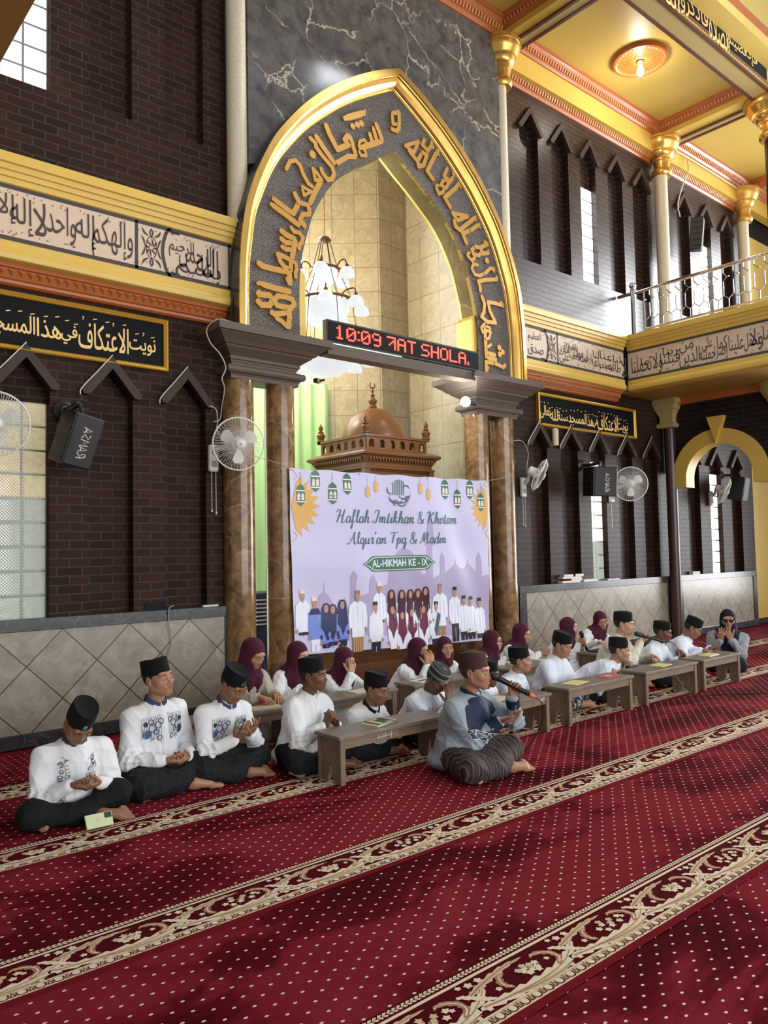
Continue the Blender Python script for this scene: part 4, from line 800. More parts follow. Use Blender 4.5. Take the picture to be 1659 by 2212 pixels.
r = root_s('trim_35'); m = MB(); m.lathe([(q*1.25, z - 4.345) for q, z in CAP], (11.85, -1.86, 0), 32); m.build('capital', M['cream_paint'], r, smooth=35); m = MB(); m.lathe([(.125, 0), (.125, 3.3)], (11.85, -1.86, 0), 24); m.build('shaft', M['maroon_paint'], r, smooth=True)
# the hanging yellow arch that opens to the side aisle, in a brick spandrel
r = root_s('wall_aisle_arch'); ya, za, ro, ri = -.90, 2.57, .76, .53; xA, xB = 11.72, 11.98
arcp = lambda rad, a0, a1, n: [(ya + rad*math.cos(t), za + rad*.98*math.sin(t)) for t in np.linspace(a0, a1, n)]
mid_r = (ro+ri)/2
O = arcp(ro*1.0, 0, math.pi, 30); I = arcp(ri, 0, math.pi, 30)
m = MB(); poly = [(O[0][0], 2.44)] + O + [(O[-1][0], 2.44), (I[-1][0], 2.44)] + list(reversed(I)) + [(I[0][0], 2.44)]
m.prism(poly, xA, xB, 'yz'); m.prism([(ya-.135, 3.50), (ya+.135, 3.50), (ya+.0, 3.09)], xA - .05, xB, 'yz'); m.build('yellow_arch', M['yellow_paint'], r, smooth=30)
m = MB(); sp = [(-1.86, 2.7), (-1.86, 3.75), (-.02, 3.75), (-.02, 2.7)]
m.prism([(.02, 3.78)] + [(.02, 2.7)] + [(p[0], p[1]) for p in arcp(mid_r, .17, math.pi-.17, 28)] + [(-1.86, 2.7), (-1.86, 3.78)], xA + .06, xB - .03, 'yz'); m.build('brick_spandrel', M['brick_aisle'], r, uv=True)
m = MB(); m.bx(xA - .02, xA + .1, -1.8, -.12, 3.775, 3.885); m.build('red_moulding', M['orange_moulding'], r)
# ------------------------------------------------------------------ furniture and fittings
# --- low wooden reading benches
def bench(label, x0, y, L, w=.255, h=.315, group='low wooden reading benches', rot=0):
    t = thing('low_bench', label, 'bench', (x0 + L/2, y, 0), rot*D2R, group)
    m = MB(); m.bx(-L/2 - .02, L/2 + .02, -w/2 - .012, w/2 + .012, h - .024, h); m.build('bench_top', M['wood_bench_top'], t, bevel=.004)
    for sx in (-1, 1):
        m = MB(); x = sx*(L/2 - .022); a = w/2 - .022
        m.prism([(-a, 0), (-a*.30, 0), (-.012, .115), (0, .128), (.012, .115), (a*.30, 0), (a, 0), (a, h-.024), (-a, h-.024)], x - .014, x + .014, 'yz'); m.build('end_board', M['wood_bench'], t, bevel=.002)
    for sy in (-1, 1):
        m = MB(); m.bx(-L/2, L/2, sy*(w/2-.018) - .011, sy*(w/2-.018) + .011, h - .088, h - .024); m.build('apron', M['wood_bench'], t, bevel=.002)
    for sx in (-1, 1):
        for sy in (-1, 1):
            m = MB(); m.bx(sx*(L/2-.018) - .020, sx*(L/2-.018) + .020, sy*(w/2-.012) - .012, sy*(w/2-.012) + .012, 0, h - .024); m.build('leg', M['wood_bench'], t, bevel=.002)
    return t
FY = -2.465
b1 = bench('weathered low bench with chalk strokes, directly left of the man in grey-blue', 3.075, FY, .95)
b2 = bench('low wooden bench directly behind the man with the microphone', 4.27, FY, .96)
b3 = bench('low wooden bench with both a yellow sheet and a red booklet on it', 5.50, FY, .96)
b4 = bench('low wooden bench under the boy in the red-badged cap, one yellow booklet on it', 6.70, FY, .95)
b5 = bench('low wooden bench at the far end of the front row, beside the woman in sunglasses', 7.80, FY, .80)
GY = -1.38
bench('dark low bench the leftmost girl in cream reads at', 2.50, GY, .93, group='girls\' reading benches'); bench('low bench in front of the girl who covers her eyes', 3.50, GY, 1.0, group='girls\' reading benches')
bench('low bench with a green-white book in front of the girl hiding her mouth', 4.73, GY, .95, group='girls\' reading benches'); bench('low bench in front of the girl with spectacles', 6.0, GY, .96, group='girls\' reading benches')
bench('low bench seen end-on by the smiling girl, black book on top', 7.50, GY, .92, group='girls\' reading benches')
bench('pale low bench standing alone beyond the woman in sunglasses', 11.3, -2.15, .8, group='low wooden reading benches', rot=0)
m = MB()
for pts, w in (([(-.145,.275),(-.15,.245)],.005), ([(-.115,.28),(-.118,.243)],.005), ([(-.09,.28),(-.09,.245)],.005), ([(-.035,.282),(-.037,.24)],.006), ([(-.165,.256),(-.03,.262)],.005), ([(.005,.262),(.012,.259)],.006)): ribbon(m, pts, w, lambda u, v, h: (u, -.1225, v))
m.build('chalk_mark', M['chalk'], b1)
m = MB(); ribbon(m, [(.36,.275),(.44,.282)], .006, lambda u, v, h: (u, -.1225, v)); ribbon(m, [(.365,.262),(.44,.268)], .006, lambda u, v, h: (u, -.1225, v)); m.build('chalk_mark', M['chalk'], b2)

# --- books, papers
def booklet(label, x, y, z, w, d, h, rot, cover, page='paper_white', name='booklet', cat_='book', deco=None, group=None):
    t = thing(name, label, cat_, (x, y, z), rot*D2R, group)
    m = MB(); m.bx(-w/2+.003, w/2-.003, -d/2+.003, d/2-.003, .0016, h-.0016); m.build('pages', M[page], t)
    m = MB(); m.bx(-w/2, w/2, -d/2, d/2, h-.0016, h); m.bx(-w/2, w/2, -d/2, d/2, 0, .0016); m.bx(-w/2-.001, -w/2+.002, -d/2, d/2, 0, h); m.build('cover', M[cover], t)
    if deco: 
        m = MB()
        for (a, b, c, e) in deco[1]: m.bx(a*w/2, b*w/2, c*d/2, e*d/2, h, h+.0006)
        m.build('cover_print', M[deco[0]], t)
    return t
BT = .315
booklet('thin cream booklet lying under the green one on the chalk-marked bench', 3.50, -2.455, BT, .20, .15, .008, 14, 'cover_cream', name='booklet')
booklet('green and cream booklet on top of the pair on the chalk-marked bench', 3.535, -2.455, BT+.008, .19, .14, .007, 8, 'cover_green', deco=('cover_cream', [(-.98,-.55,-.95,.95), (.7,.98,-.95,.95), (-.5,.1,.55,.9), (-.2,.5,-.9,-.7)]))
booklet('sheet of yellow paper on the bench before the boy in the patterned sarong', 5.78, -2.455, BT, .24, .15, .003, 10, 'paper_yellow', 'paper_yellow', 'yellow_paper', 'paper')
booklet('red and pink booklet at the right end of the same bench as the yellow sheet', 6.27, -2.46, BT, .22, .13, .004, 5, 'paper_red', deco=('cover_cream', [(-.2,.3,-.5,.4)]))
booklet('yellow booklet on the bench under the cable of the boy with microphone', 7.20, -2.455, BT, .22, .14, .006, 6, 'paper_yellow')
booklet('thick yellow exercise book under the hands of the last boy in the front row', 8.18, -2.455, BT, .24, .13, .012, 4, 'paper_yellow')
booklet('open pale booklet under the hands of the leftmost girl', 3.24, -1.40, BT, .25, .15, .008, -6, 'cover_cream')
booklet('white booklet with green print on the bench of the girl hiding her mouth', 4.95, -1.38, BT, .24, .16, .006, 8, 'paper_white', deco=('cover_green', [(-.7,.4,-.4,.2)]))
booklet('black closed book near the girl singing into a microphone', 7.72, -1.38, BT, .24, .15, .018, 4, 'cover_dark', name='book')
booklet('small yellow booklet beside the black book', 8.02, -1.36, BT, .20, .14, .006, 0, 'paper_yellow')
booklet('thin booklet under the hands of the girl covering her eyes', 4.20, -1.39, BT, .22, .14, .008, 3, 'cover_cream')
booklet('yellow booklet on the bench of the girl with spectacles', 6.30, -1.37, BT, .2, .14, .006, 5, 'paper_yellow')
booklet('pale booklet on the bench of the girl with folded hands at the brown column', 6.75, -1.37, BT, .2, .14, .006, 5, 'cover_cream')
booklet('yellowed booklet lying on the bench right behind the man with the microphone', 4.75, -2.45, BT, .2, .14, .006, 12, 'cover_cream')
DZ = 1.022
for i, (x, z, w, h, cv, lb) in enumerate([(9.08, 0, .42, .028, 'cover_cream', 'lowest book of the stack on the dado, cream cover'), (9.20, .028, .26, .03, 'cover_orange', 'orange book in the stack on the dado'), (9.10, .058, .44, .026, 'cover_cream', 'brown-paged book below the top pair of the dado stack'), (9.02, .084, .22, .034, 'cover_grey', 'grey book on the left top of the dado stack'), (9.27, .084, .20, .036, 'cover_dark', 'dark book on the right top of the dado stack')]):
    booklet(lb, x*1.003, .045, DZ + z, w, .13, h, 0, cv, name='book', group='books stacked on the dado')
booklet('white book alone on the dado beside the lit glass strip', 9.58, .045, DZ, .34, .12, .035, 0, 'paper_white', name='book')
booklet('grey and white booklet on the dado right of the white book', 10.15, .045, DZ, .34, .12, .022, 3, 'cover_grey', name='booklet')
booklet('white book on the dado of the side aisle', 12.62, .05, DZ, .24, .12, .05, 0, 'paper_white', name='book')
t = thing('power_strip', 'white power strip lying on the dado at the end of the left wall', 'power strip', (3.53, .02, DZ)); m = MB(); m.bx(-.08,.08,-.02,.02,0,.018); m.build('strip', M['white_plastic'], t, bevel=.004)
m = MB(); m.bx(2.90, 3.10, .052, .075, 1.025, 1.095); o = m.build('socket_hole', M['dark_hole']); tag(o, 'black opening in the brick just above the left dado', 'socket', kind='structure'); o.name = 'trim_40'

# --- framed prayer signs
def sign(label, x0, x1, z0, z1, words):
    t = thing('prayer_sign', label, 'sign', ((x0+x1)/2, BW - .012, (z0+z1)/2), 0, 'framed prayer signs'); cx, cz = (x0+x1)/2, (z0+z1)/2; a, b = (x1-x0)/2, (z1-z0)/2; f = .042
    m = MB(); m.bx(-a+f*.6, a-f*.6, -.012, .01, -b+f*.6, b-f*.6); m.build('board', M['sign_black'], t)
    m = MB(); ring = []
    for d, y in ((0, .01), (0,-.038), (.010,-.046), (.022,-.040), (.028,-.030), (.034,-.034), (.042,-.026), (.042,-.010)): ring.append([(-a+d, y, -b+d), (a-d, y, -b+d), (a-d, y, b-d), (-a+d, y, b-d)])
    vs = [p for q in ring for p in q]; m.add(vs, [(4*i+k, 4*i+(k+1) % 4, 4*i+4+(k+1) % 4, 4*i+4+k) for i in range(len(ring)-1) for k in range(4)]); m.build('frame', M['frame_gold'], t)
    m = MB(); rnd = random.Random(len(words)*7)
    fn = lambda u, v, h=0: (u - cx, -.0135 - h, v - cz)
    for w, (u0, u1, v0, v1) in words:
        if u1 < x0 + .05 or u0 > x1: continue
        text_on(m, w, fn, max(u0, x0+.06), min(u1, x1-.055), v0, v1, bold=.0022, rtl=True)
        n = max(2, int((u1-u0)/.075))
        for i in range(n):
            u = u0 + (i+.5)*(u1-u0)/n + rnd.uniform(-.015,.015); v = v1 + .022 + rnd.uniform(-.01,.02)
            if v > z1 - .06: v = z1 - .062
            if not x0 + .06 < u < x1 - .06: continue
            if rnd.random() < .6: ribbon(m, [(u, v), (u+.034, v+.009)], .0085, fn)
            else: ribbon(m, cat([(u, v+.012), (u+.012, v+.016), (u+.012, v+.004), (u+.002, v-.012)], 3), .007, fn)
    m.build('lettering', M['sign_gold'], t); return t
sign('long black sign with gold Arabic script and gold frame on the left brick wall', .70, 3.125, 3.205, 3.685, SIGN_LEFT)
sign('black sign with gold Arabic script and gold frame right of the granite capital', 8.53, 10.95, 3.20, 3.665, SIGN_RIGHT)

# --- wall fans
def fan(label, x, z, yaw_, tilt, rad=.245, base=(-.16,-.02,-.10), cords=2, head=(.0,-.34,.07)):
    """base plate on the wall, a neck, the motor and a caged three-blade head that faces -Y turned by yaw"""
    t = thing('wall_fan', label, 'fan', (x, BW - .01, z), 0, 'white wall fans'); R = rz(yaw_*D2R) @ rx(tilt*D2R)
    m = MB(); m.bx(-.05,.05,-.055,0,-.16,.10); m.build('base', M['white_plastic'], t, bevel=.018)
    m = MB(); m.bx(-.028,.028,-.060,-.054,-.115,-.055); m.build('switch_panel', M['cover_grey'], t)
    hc = V(*head); bk = hc - R @ V(0,-.135,0)
    m = MB(); m.tube([V(0,-.03,.02), V(0,-.10,.045), bk*.6 + V(0,-.10,.045)*.4, bk], [.030,.026,.024,.030], 12); m.build('arm', M['white_plastic'], t, smooth=True)
    m = MB(); m.lathe([(.045,-.075),(.062,-.06),(.068,.03),(.060,.075),(.03,.085)], tuple(hc - R @ V(0,-.085,0)), 24, R @ rx(math.pi/2)); m.build('motor', M['white_plastic'], t, smooth=True)
    m = MB(); Q = lambda r_, a, y: hc + R @ V(r_*math.cos(a), y, r_*math.sin(a))
    m.tube([Q(rad, a, 0) for a in np.linspace(0, 2*math.pi, 49)[:-1]], .0075, 6, closed=True)
    for rr, y in ((rad*.97,-.02),):
        pass
    for k in range(76):
        a = 2*math.pi*k/76; m.tube([Q(.045, a, -.062), Q(.085, a, -.060), Q(rad*.72, a+.05, -.052), Q(rad, a+.07, -.004)], .0015, 4, caps=False)
    for k in range(48):
        a = 2*math.pi*k/48; m.tube([Q(.06, a, .058), Q(rad*.75, a, .045), Q(rad, a, .004)], .0014, 4, caps=False)
    for rr, y in ((.12,-.0585),): m.tube([Q(rr, a, y) for a in np.linspace(0, 2*math.pi, 37)[:-1]], .0013, 4, closed=True)
    m.build('cage', M['cage_white'], t)
    m = MB(); m.lathe([(.044,-.0),(.046,.010),(.036,.016),(.0,.018)], tuple(hc + R @ V(0,-.062,0)), 24, R @ rx(math.pi/2)); bdg = m.build('hub_cap', M['white_plastic'], t, smooth=True)
    m = MB(); m.add([hc + R @ V(a,-.0815,b) for a, b in ((-.008,0),(0,-.009),(.008,0),(0,.009))], [(0,1,2,3)]); m.build('badge', M['red_badge'], bdg)
    for k in range(3):
        m = MB(); a0 = k*2.094 + .5; rows = []
        for r_, w, dy in ((.03,.25,.006), (.07,.42,.018), (.12,.48,.022), (.165,.42,.020), (.185,.22,.012)):
            rows += [Q(r_, a0 - w*.8, -dy), Q(r_, a0, -.004), Q(r_, a0 + w, dy)]
        m.add(rows, [(3*i+j, 3*i+j+1, 3*i+4+j, 3*i+3+j) for i in range(4) for j in range(2)]); m.build('blade', M['cage_white'], t, smooth=True)
    for i in range(cords):
        xx = -.02 + .045*i; zz = -.52 - .02*i; m = MB(); m.tube([(xx,-.035,-.16), (xx,-.035,zz)], .0028, 6); c_ = m.build('pull_cord', M['cage_white'], t)
        m = MB(); m.lathe([(.004,.014),(.008,.008),(.009,-.008),(.006,-.014)], (xx,-.035,zz-.012), 10); m.build('cord_knob', M['white_plastic'], c_, smooth=True)
    return t
fan('white caged wall fan nearest the left column pair, over a green curtain gap', 3.575, 2.46, -14, 8, head=(.10,-.34,.08))
fan('white wall fan turned sideways right of the brown column pair', 8.16, 2.36, 42, 26, head=(.06,-.26,.12), cords=2, rad=.225); 
fan('white wall fan facing out beside the right-hand loudspeaker', 10.22, 2.34, -46, 6, head=(.06,-.32,.10), cords=1, rad=.25)
fan('small white wall fan seen under the yellow arch in the side aisle', 13.28, 2.36, 30, 26, head=(-.05,-.3,.08), cords=0, rad=.235)
fan('white wall fan half cut off at the left edge, before the glass blocks', 1.60, 2.44, -10, 6, head=(-.02,-.32,.10), cords=0)

# --- loudspeakers
LOGO = [('R', [[(0,0),(0,.55)],[(0,.55),(.32,1),(.62,1),(.62,.62),(.15,.45),(.72,0)]]), ('A', [[(0,0),(.42,1),(.72,0)],[(.12,.3),(.6,.3)]]), ('M', [[(0,0),(.12,1),(.42,.35),(.72,1),(.84,0)]]), ('S', [[(.62,1),(.05,.78),(.62,.30),(.0,0)]]), ('A', [[(0,0),(.42,1),(.72,0)],[(.12,.3),(.6,.3)]])]
def speaker(label, x, z, yaw_, tilt, w=.33, h=.46, d=.30, out=.30, arm=True, rollv=0, logo=True):
    t = thing('wall_speaker', label, 'loudspeaker', (x, BW - .01, z), 0, 'black wall loudspeakers'); R = rz(yaw_*D2R) @ rx(tilt*D2R) @ ry(rollv*D2R); c = V(0,-out,0)
    m = MB(); a, b = w/2, h/2; fr = [(-a,-b),(a,-b),(a,b),(-a,b)]; bk = .78
    vs = [c + R @ V(p, -d/2, q) for p, q in fr] + [c + R @ V(p*bk, d/2, q*.96) for p, q in fr]; m.add(vs, [(0,1,2,3),(7,6,5,4),(0,4,5,1),(1,5,6,2),(2,6,7,3),(3,7,4,0)]); cb = m.build('cabinet', M['black_plastic'], t, bevel=.012)
    m = MB()
    for k in range(5):
        q = -b*.75 + k*b*.36
        for sx in (-1, 1): m = MB(); m.box(c + R @ V(sx*a*.955, -.01, q), (.012, d*.74, .014), R @ rz(sx*.14)); m.build('rib', M['black_plastic'], cb)
    m = MB(); m.box(c + R @ V(0, -d/2 - .003, 0), (w*.90, .010, h*.93), R); gl = m.build('grille', M['black_mesh'], t, bevel=.004)
    if logo:
        m = MB(); u = 0
        for ch, st in LOGO:
            for s_ in st: ribbon(m, s_, .15, lambda p, q, hh, u=u: c + R @ V(w*.10 - (q-.5)*-.075*0 + (.5-q)*.085*1.0*0 - (q*-.080) - .06, -d/2 - .0095, (u + p)*.058 - .135))
            u += {'R':.88,'A':.86,'M':1.02,'S':.84}[ch]
        m.build('logo', M['letter_silver'], gl)
    if arm:
        m = MB(); m.lathe([(.085,0),(.085,.02),(.05,.035),(.035,.06)], (0,-.0,h*.62), 20, rx(math.pi/2)); m.tube([(0,-.03,h*.62), (0,-out*.55,h*.60), tuple(c + V(.03,-.02,h*.66))], .024, 10); m.tube([tuple(c + V(.03,-.02,h*.66)), tuple(c + R @ V(0,0,b))], .016, 8); m.build('bracket', M['black_plastic'], t, smooth=40)
    return t
speaker('black ribbed loudspeaker tilted down beside the left glass-block window', 2.19, 2.475, 14, 16, .27, .44, .25, .28, rollv=9)
speaker('black ribbed loudspeaker before the lit glass strip on the right wall', 9.50, 2.44, -14, 4, .44, .42, .28, .30)
speaker('black loudspeaker beside the small fan in the side aisle', 13.75, 2.50, 14, 10, .42, .42, .26, .30, logo=False)
speaker('tall dark loudspeaker hung high on the upper brick wall', 12.62, 6.82, 22, 6, .20, .56, .20, .30, arm=False, logo=False)

# --- moving-message clock
t = thing('led_clock', 'long black red-lettered moving message clock on the granite beam', 'digital clock', (5.835, -.30, 3.785))
m = MB(); m.bx(-1.145, 1.145, -.028, .045, -.118, .118); m.build('case', M['black_plastic'], t, bevel=.004)
m = MB(); m.bx(-1.125, 1.125, -.0315, -.028, -.098, .098); pn = m.build('screen', M['sign_black'], t)
PIX = {'1':['00100','01100','00100','00100','00100','00100','01110'],'0':['01110','10001','10011','10101','11001','10001','01110'],':':['0','1','0','0','0','1','0'],'9':['01110','10001','10001','01111','00001','00001','01110'],'A':['01110','10001','10001','11111','10001','10001','10001'],'T':['11111','00100','00100','00100','00100','00100','00100'],'S':['01111','10000','10000','01110','00001','00001','11110'],'H':['10001','10001','10001','11111','10001','10001','10001'],'O':['01110','10001','10001','10001','10001','10001','01110'],'L':['10000','10000','10000','10000','10000','10000','11111'],'.':['0','0','0','0','0','1','1'],'7':['11111','00001','00011','00101','01001','00001','00001'],' ':['00']*7}
u = -1.045; px = .0205; pw = .0262
for ch in '10:09 7AT SHOLA.':
    g_ = PIX[ch]; wd_ = len(g_[0]); m = MB()
    for r_ in range(7):
        for k in range(wd_):
            if g_[r_][k] == '1': m.bx(u + k*pw*.98, u + k*pw*.98 + pw*.88, -.0345, -.0315, .072 - r_*px - px*.86, .072 - r_*px)
    u += (wd_ + (.75 if ch != ' ' else .3))*pw
    if ch != ' ': m.build('lit_letter', M['led_red'], pn)
m = MB(); m.tube([(-1.10,-.0,-.128), (-.10,0,-.128)], .010, 10); m.build('tube_lamp', M['tube_glow'], t)
# --- floodlight and camera on the capitals
t = thing('flood_lamp', 'round white lamp glowing on the left side of the right granite capital', 'lamp', (6.93, -.20, 3.30)); m = MB(); m.lathe([(.0,-.06),(.04,-.05),(.062,-.01),(.055,.03),(.03,.05)], (-.10,-.02,0), 24, ry(-1.2)); m.build('globe', M['bulb'], t, smooth=True); m = MB(); m.tube([(-.03,.02,0), (.14,.04,.0)], .022, 10); m.build('bracket', M['black_plastic'], t)
l = bpy.data.lights.new('flood_glow', 'POINT'); l.energy = 26; l.color = (.93,.97,1); l.shadow_soft_size = .06; o = bpy.data.objects.new('flood_glow', l); C.objects.link(o); o.location = (6.74, -.24, 3.30)
t = thing('mini_camera', 'small black camera clipped under the left granite capital', 'camera', (4.58, -.30, 3.25)); m = MB(); m.box((0,0,0), (.07,.05,.04), rz(.4)); m.tube([(.0,0,-.01), (.07,-.03,.015)], .012, 8); m.build('housing', M['black_plastic'], t)
# --- ceiling rose with bulb
t = thing('ceiling_rose', 'round orange and gold ceiling rose with a glowing bulb', 'ceiling lamp', (9.86, -.93, 8.46)); k = 1.0
m = MB(); m.lathe([(.44,0),(.44,-.03),(.42,-.055),(.385,-.06),(.37,-.045),(.34,-.035),(.06,-.03),(.05,-.06),(.0,-.06)], (0,0,0), 48, None, .88, .88); m.build('disc', M['orange_moulding'], t, smooth=40)
m = MB()
for j in range(28): a = j*2*math.pi/28; m.tube([(.06*math.cos(a),.06*math.sin(a),-.036), (.27*math.cos(a),.27*math.sin(a),-.037)], [.012,.004], 5)
for j in range(34): a = j*2*math.pi/34; m.tube([(.31*math.cos(a+q),.31*math.sin(a+q),-.04 - .006*math.sin(q*34)) for q in (0,.05,.1,.15)], .008, 5)
m.tube([(.33*math.cos(a),.33*math.sin(a),-.045) for a in np.linspace(0, 6.283, 48)[:-1]], .010, 6, closed=True); m.build('gilt_ray', M['gold_satin'], t)
m = MB(); m.lathe([(.02,-.06),(.022,-.12),(.045,-.17),(.052,-.21),(.035,-.25),(.0,-.262)], (.0,0,0), 20); m.build('bulb', M['bulb'], t, smooth=True)
l = bpy.data.lights.new('rose_glow', 'POINT'); l.energy = 20; l.color = (1,.95,.84); l.shadow_soft_size = .08; o = bpy.data.objects.new('rose_glow', l); C.objects.link(o); o.location = (9.86, -.93, 8.10)

# --- chandelier in the apse
t = thing('chandelier', 'tiered brass chandelier with white glass shades hanging behind the arch', 'chandelier', (5.60, .92, 0)); Zt = 5.35
m = MB(); m.tube([(0,0,7.4), (0,0,Zt)], .004, 6); pts = []
for k in range(46):
    z = 7.0 - k*.036; a = (k % 2)*math.pi/2; m.tube([(.011*math.cos(a)*math.cos(q), .011*math.sin(a)*math.cos(q), z + .022*math.sin(q)) for q in np.linspace(0, 6.283, 9)[:-1]], .0032, 4, closed=True)
m.build('chain', M['gold_satin'], t)
m = MB(); m.lathe([(.02,Zt+.05),(.06,Zt+.03),(.085,Zt),(.06,Zt-.02),(.02,Zt-.03)], (0,0,0), 24)
for j in range(6): a = j*math.pi/3 + .3; m.tube([(.06*math.cos(a),.06*math.sin(a),Zt-.01), (.155*math.cos(a),.155*math.sin(a),4.99)], .006, 6)
for rr, z in ((.165, 4.985), (.33, 4.58), (.40, 3.95)): m.tube([(rr*math.cos(a),rr*math.sin(a),z) for a in np.linspace(0, 6.283, 40)[:-1]], .016, 8, closed=True)
for j in range(6): a = j*math.pi/3 + .3; m.tube([(.165*math.cos(a),.165*math.sin(a),4.98), (.33*math.cos(a),.33*math.sin(a),4.58), (.40*math.cos(a),.40*math.sin(a),3.95)], .005, 6)
m.build('frame', M['brown_trim'], t)
def bowl(rr, z, hh, mat, nm='bowl'):
    m = MB(); m.lathe([(rr, z), (rr*.97, z-hh*.25), (rr*.82, z-hh*.6), (rr*.5, z-hh*.9), (.01, z-hh)], (0,0,0), 32); m.build(nm, M[mat], t, smooth=True)
bowl(.155, 4.97, .20, 'alabaster'); bowl(.30, 4.56, .30, 'lamp_glass'); bowl(.38, 3.92, .26, 'lamp_glass')
for z, rr, n, a0, dn in ((4.98, .30, 5, .15, .10), (4.58, .46, 7, .5, .12), (3.93, .54, 9, .2, .12)):
    for j in range(n):
        a = a0 + j*2*math.pi/n; c_, s_ = math.cos(a), math.sin(a); q = rr*.52
        m = MB(); m.tube(cat([(q*c_,q*s_,z-.01), ((q+.05)*c_,(q+.05)*s_,z+.075), ((rr-.03)*c_,(rr-.03)*s_,z+.085), (rr*c_,rr*s_,z+.015)], 5), .009, 6); m.lathe([(.022,.03),(.026,0),(.02,-.01)], (rr*c_,rr*s_,z-.01), 12); ar = m.build('lamp_arm', M['brown_trim'], t, smooth=True)
        m = MB(); m.lathe([(.02,.0),(.055,-.012),(.082,-.045),(.093,-.085),(.096,-.115),(.088,-.118),(.04,-.10),(.0,-.10)], (rr*c_,rr*s_,z-.01), 20); m.build('shade', M['lamp_glass'], ar, smooth=True)
for z, e, yy in ((5.75, 120, 1.5), (4.35, 90, 1.9)):
    l = bpy.data.lights.new('chandelier_glow', 'POINT'); l.energy = e; l.color = (1,.88,.62); l.shadow_soft_size = .30; o = bpy.data.objects.new('chandelier_glow', l); C.objects.link(o); o.location = (5.45, yy, z)
# --- green curtain before the apse window
m = MB(); x0, x1 = 3.95, 6.72; n = 150; vs = []
for i in range(n+1):
    u = i/n; x = x0 + (x1-x0)*u; yb = 3.55 + (2.42-3.55)*u; w = .045*math.sin(u*95) + .022*math.sin(u*41+1)
    for z in (0.02, 1.2, 2.4, 3.96): vs.append((x + w*.4, yb + w, z))
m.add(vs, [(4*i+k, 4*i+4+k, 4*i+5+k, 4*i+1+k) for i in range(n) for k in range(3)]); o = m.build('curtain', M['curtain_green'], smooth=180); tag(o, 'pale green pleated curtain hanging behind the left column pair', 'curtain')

# --- wooden pulpit with its dome
t = thing('minbar', 'carved brown wooden pulpit with dome and crescent behind the banner', 'pulpit', (6.62, 1.28, 0)); W = lambda nm, f, sm=False, mat='wood_dark', par=None: (lambda m: (f(m), m.build(nm, M[mat], par or t, smooth=sm))[1])(MB())
a, b = .545, .50
W('body', lambda m: m.bx(-a*.98, a*.98, -b*.98, b*.98, 0, 2.58))
def panels(m):
    for x in (-.3, .3): m.bx(x-.2, x+.2, -b-.008, -b+.02, .2, .55)
    for y in (-.25, .25): m.bx(-a-.008, -a+.02, y-.2, y+.2, 2.3, 2.5)
    for x in (-a, a):
        for y in (-b, b): m.bx(x-.04, x+.04, y-.04, y+.04, 0, 2.58)
W('panel', panels)
def rect_lathe(m, pr):
    vs = []
    for d, z in pr: vs += [(-a-d,-b-d,z),(a+d,-b-d,z),(a+d,b+d,z),(-a-d,b+d,z)]
    q = len(pr); m.add(vs, [(4*j+i, 4*j+(i+1) % 4, 4*j+4+(i+1) % 4, 4*j+4+i) for j in range(q-1) for i in range(4)] + [(3,2,1,0), tuple(4*(q-1)+i for i in range(4))])
W('lower_cornice', lambda m: rect_lathe(m, [(.0,2.52),(.02,2.54),(.05,2.55),(.05,2.57),(.02,2.585),(.02,2.62),(.03,2.63),(.07,2.70),(.11,2.72),(.115,2.745),(.10,2.76),(.05,2.785),(0,2.80)]))
def teeth(m):
    for k in range(22):
        x = -a + (k+.5)*2*a/22; m.prism([(x-.020,2.69),(x+.020,2.69),(x,2.635)], -b-.075, -b-.045)
        y = -b + (k+.5)*2*b/22; m.prism([(y-.019,2.69),(y+.019,2.69),(y,2.635)], -a-.075, -a-.045, 'yz')
W('hanging_teeth', teeth)
def gallery(m):
    z0, z1 = 2.79, 2.955
    for side in range(4):
        L = a if side % 2 == 0 else b; D = b if side % 2 == 0 else a; n = 6; step = 2*L*.94/n; sgn = -1 if side in (0, 3) else 1
        for k in range(n):
            c = -L*.94 + (k+.5)*step; w = step*.27
            arch = [(c+w, z0+.035), (c+w, z0+.085)] + [(c + w*math.cos(q), z0+.085 + w*1.2*math.sin(q)) for q in np.linspace(.3, math.pi-.3, 7)] + [(c-w, z0+.085), (c-w, z0+.035)]
            l_ = [(c-step/2, z0), (c-w, z0+.035), (c-w, z0+.085)] + [(c + w*math.cos(q), z0+.085 + w*1.2*math.sin(q)) for q in np.linspace(math.pi-.3, math.pi/2, 4)] + [(c, z1), (c-step/2, z1)]
            r_ = [(c+step/2, z0), (c+step/2, z1), (c, z1)] + [(c + w*math.cos(q), z0+.085 + w*1.2*math.sin(q)) for q in np.linspace(math.pi/2, .3, 4)] + [(c+w, z0+.085), (c+w, z0+.035)]
            lo = [(c-step/2, z0), (c+step/2, z0), (c+w, z0+.035), (c-w, z0+.035)]
            y0 = sgn*(D*.94); pl = 'xz' if side % 2 == 0 else 'yz'
            for p in (l_, r_, lo): m.prism(p, y0-.012, y0+.012, pl)
W('arcade', gallery)
W('gallery_rail', lambda m: (m.bx(-a*.99-.01, a*.99+.01, -b*.99-.01, -b*.99+.05, 2.955, 2.985), m.bx(-a-.01, a+.01, b-.05, b+.01, 2.955, 2.985), m.bx(-a-.01, -a+.05, -b, b, 2.955, 2.985), m.bx(a-.05, a+.01, -b, b, 2.955, 2.985)))
W('deck', lambda m: m.bx(-a*.9, a*.9, -b*.9, b*.9, 2.77, 2.80))
dm = W('dome', lambda m: m.lathe([(.42,2.80),(.44,2.90),(.435,3.02),(.40,3.15),(.33,3.27),(.23,3.36),(.12,3.41),(.04,3.425)], (0,0,0), 48), True)
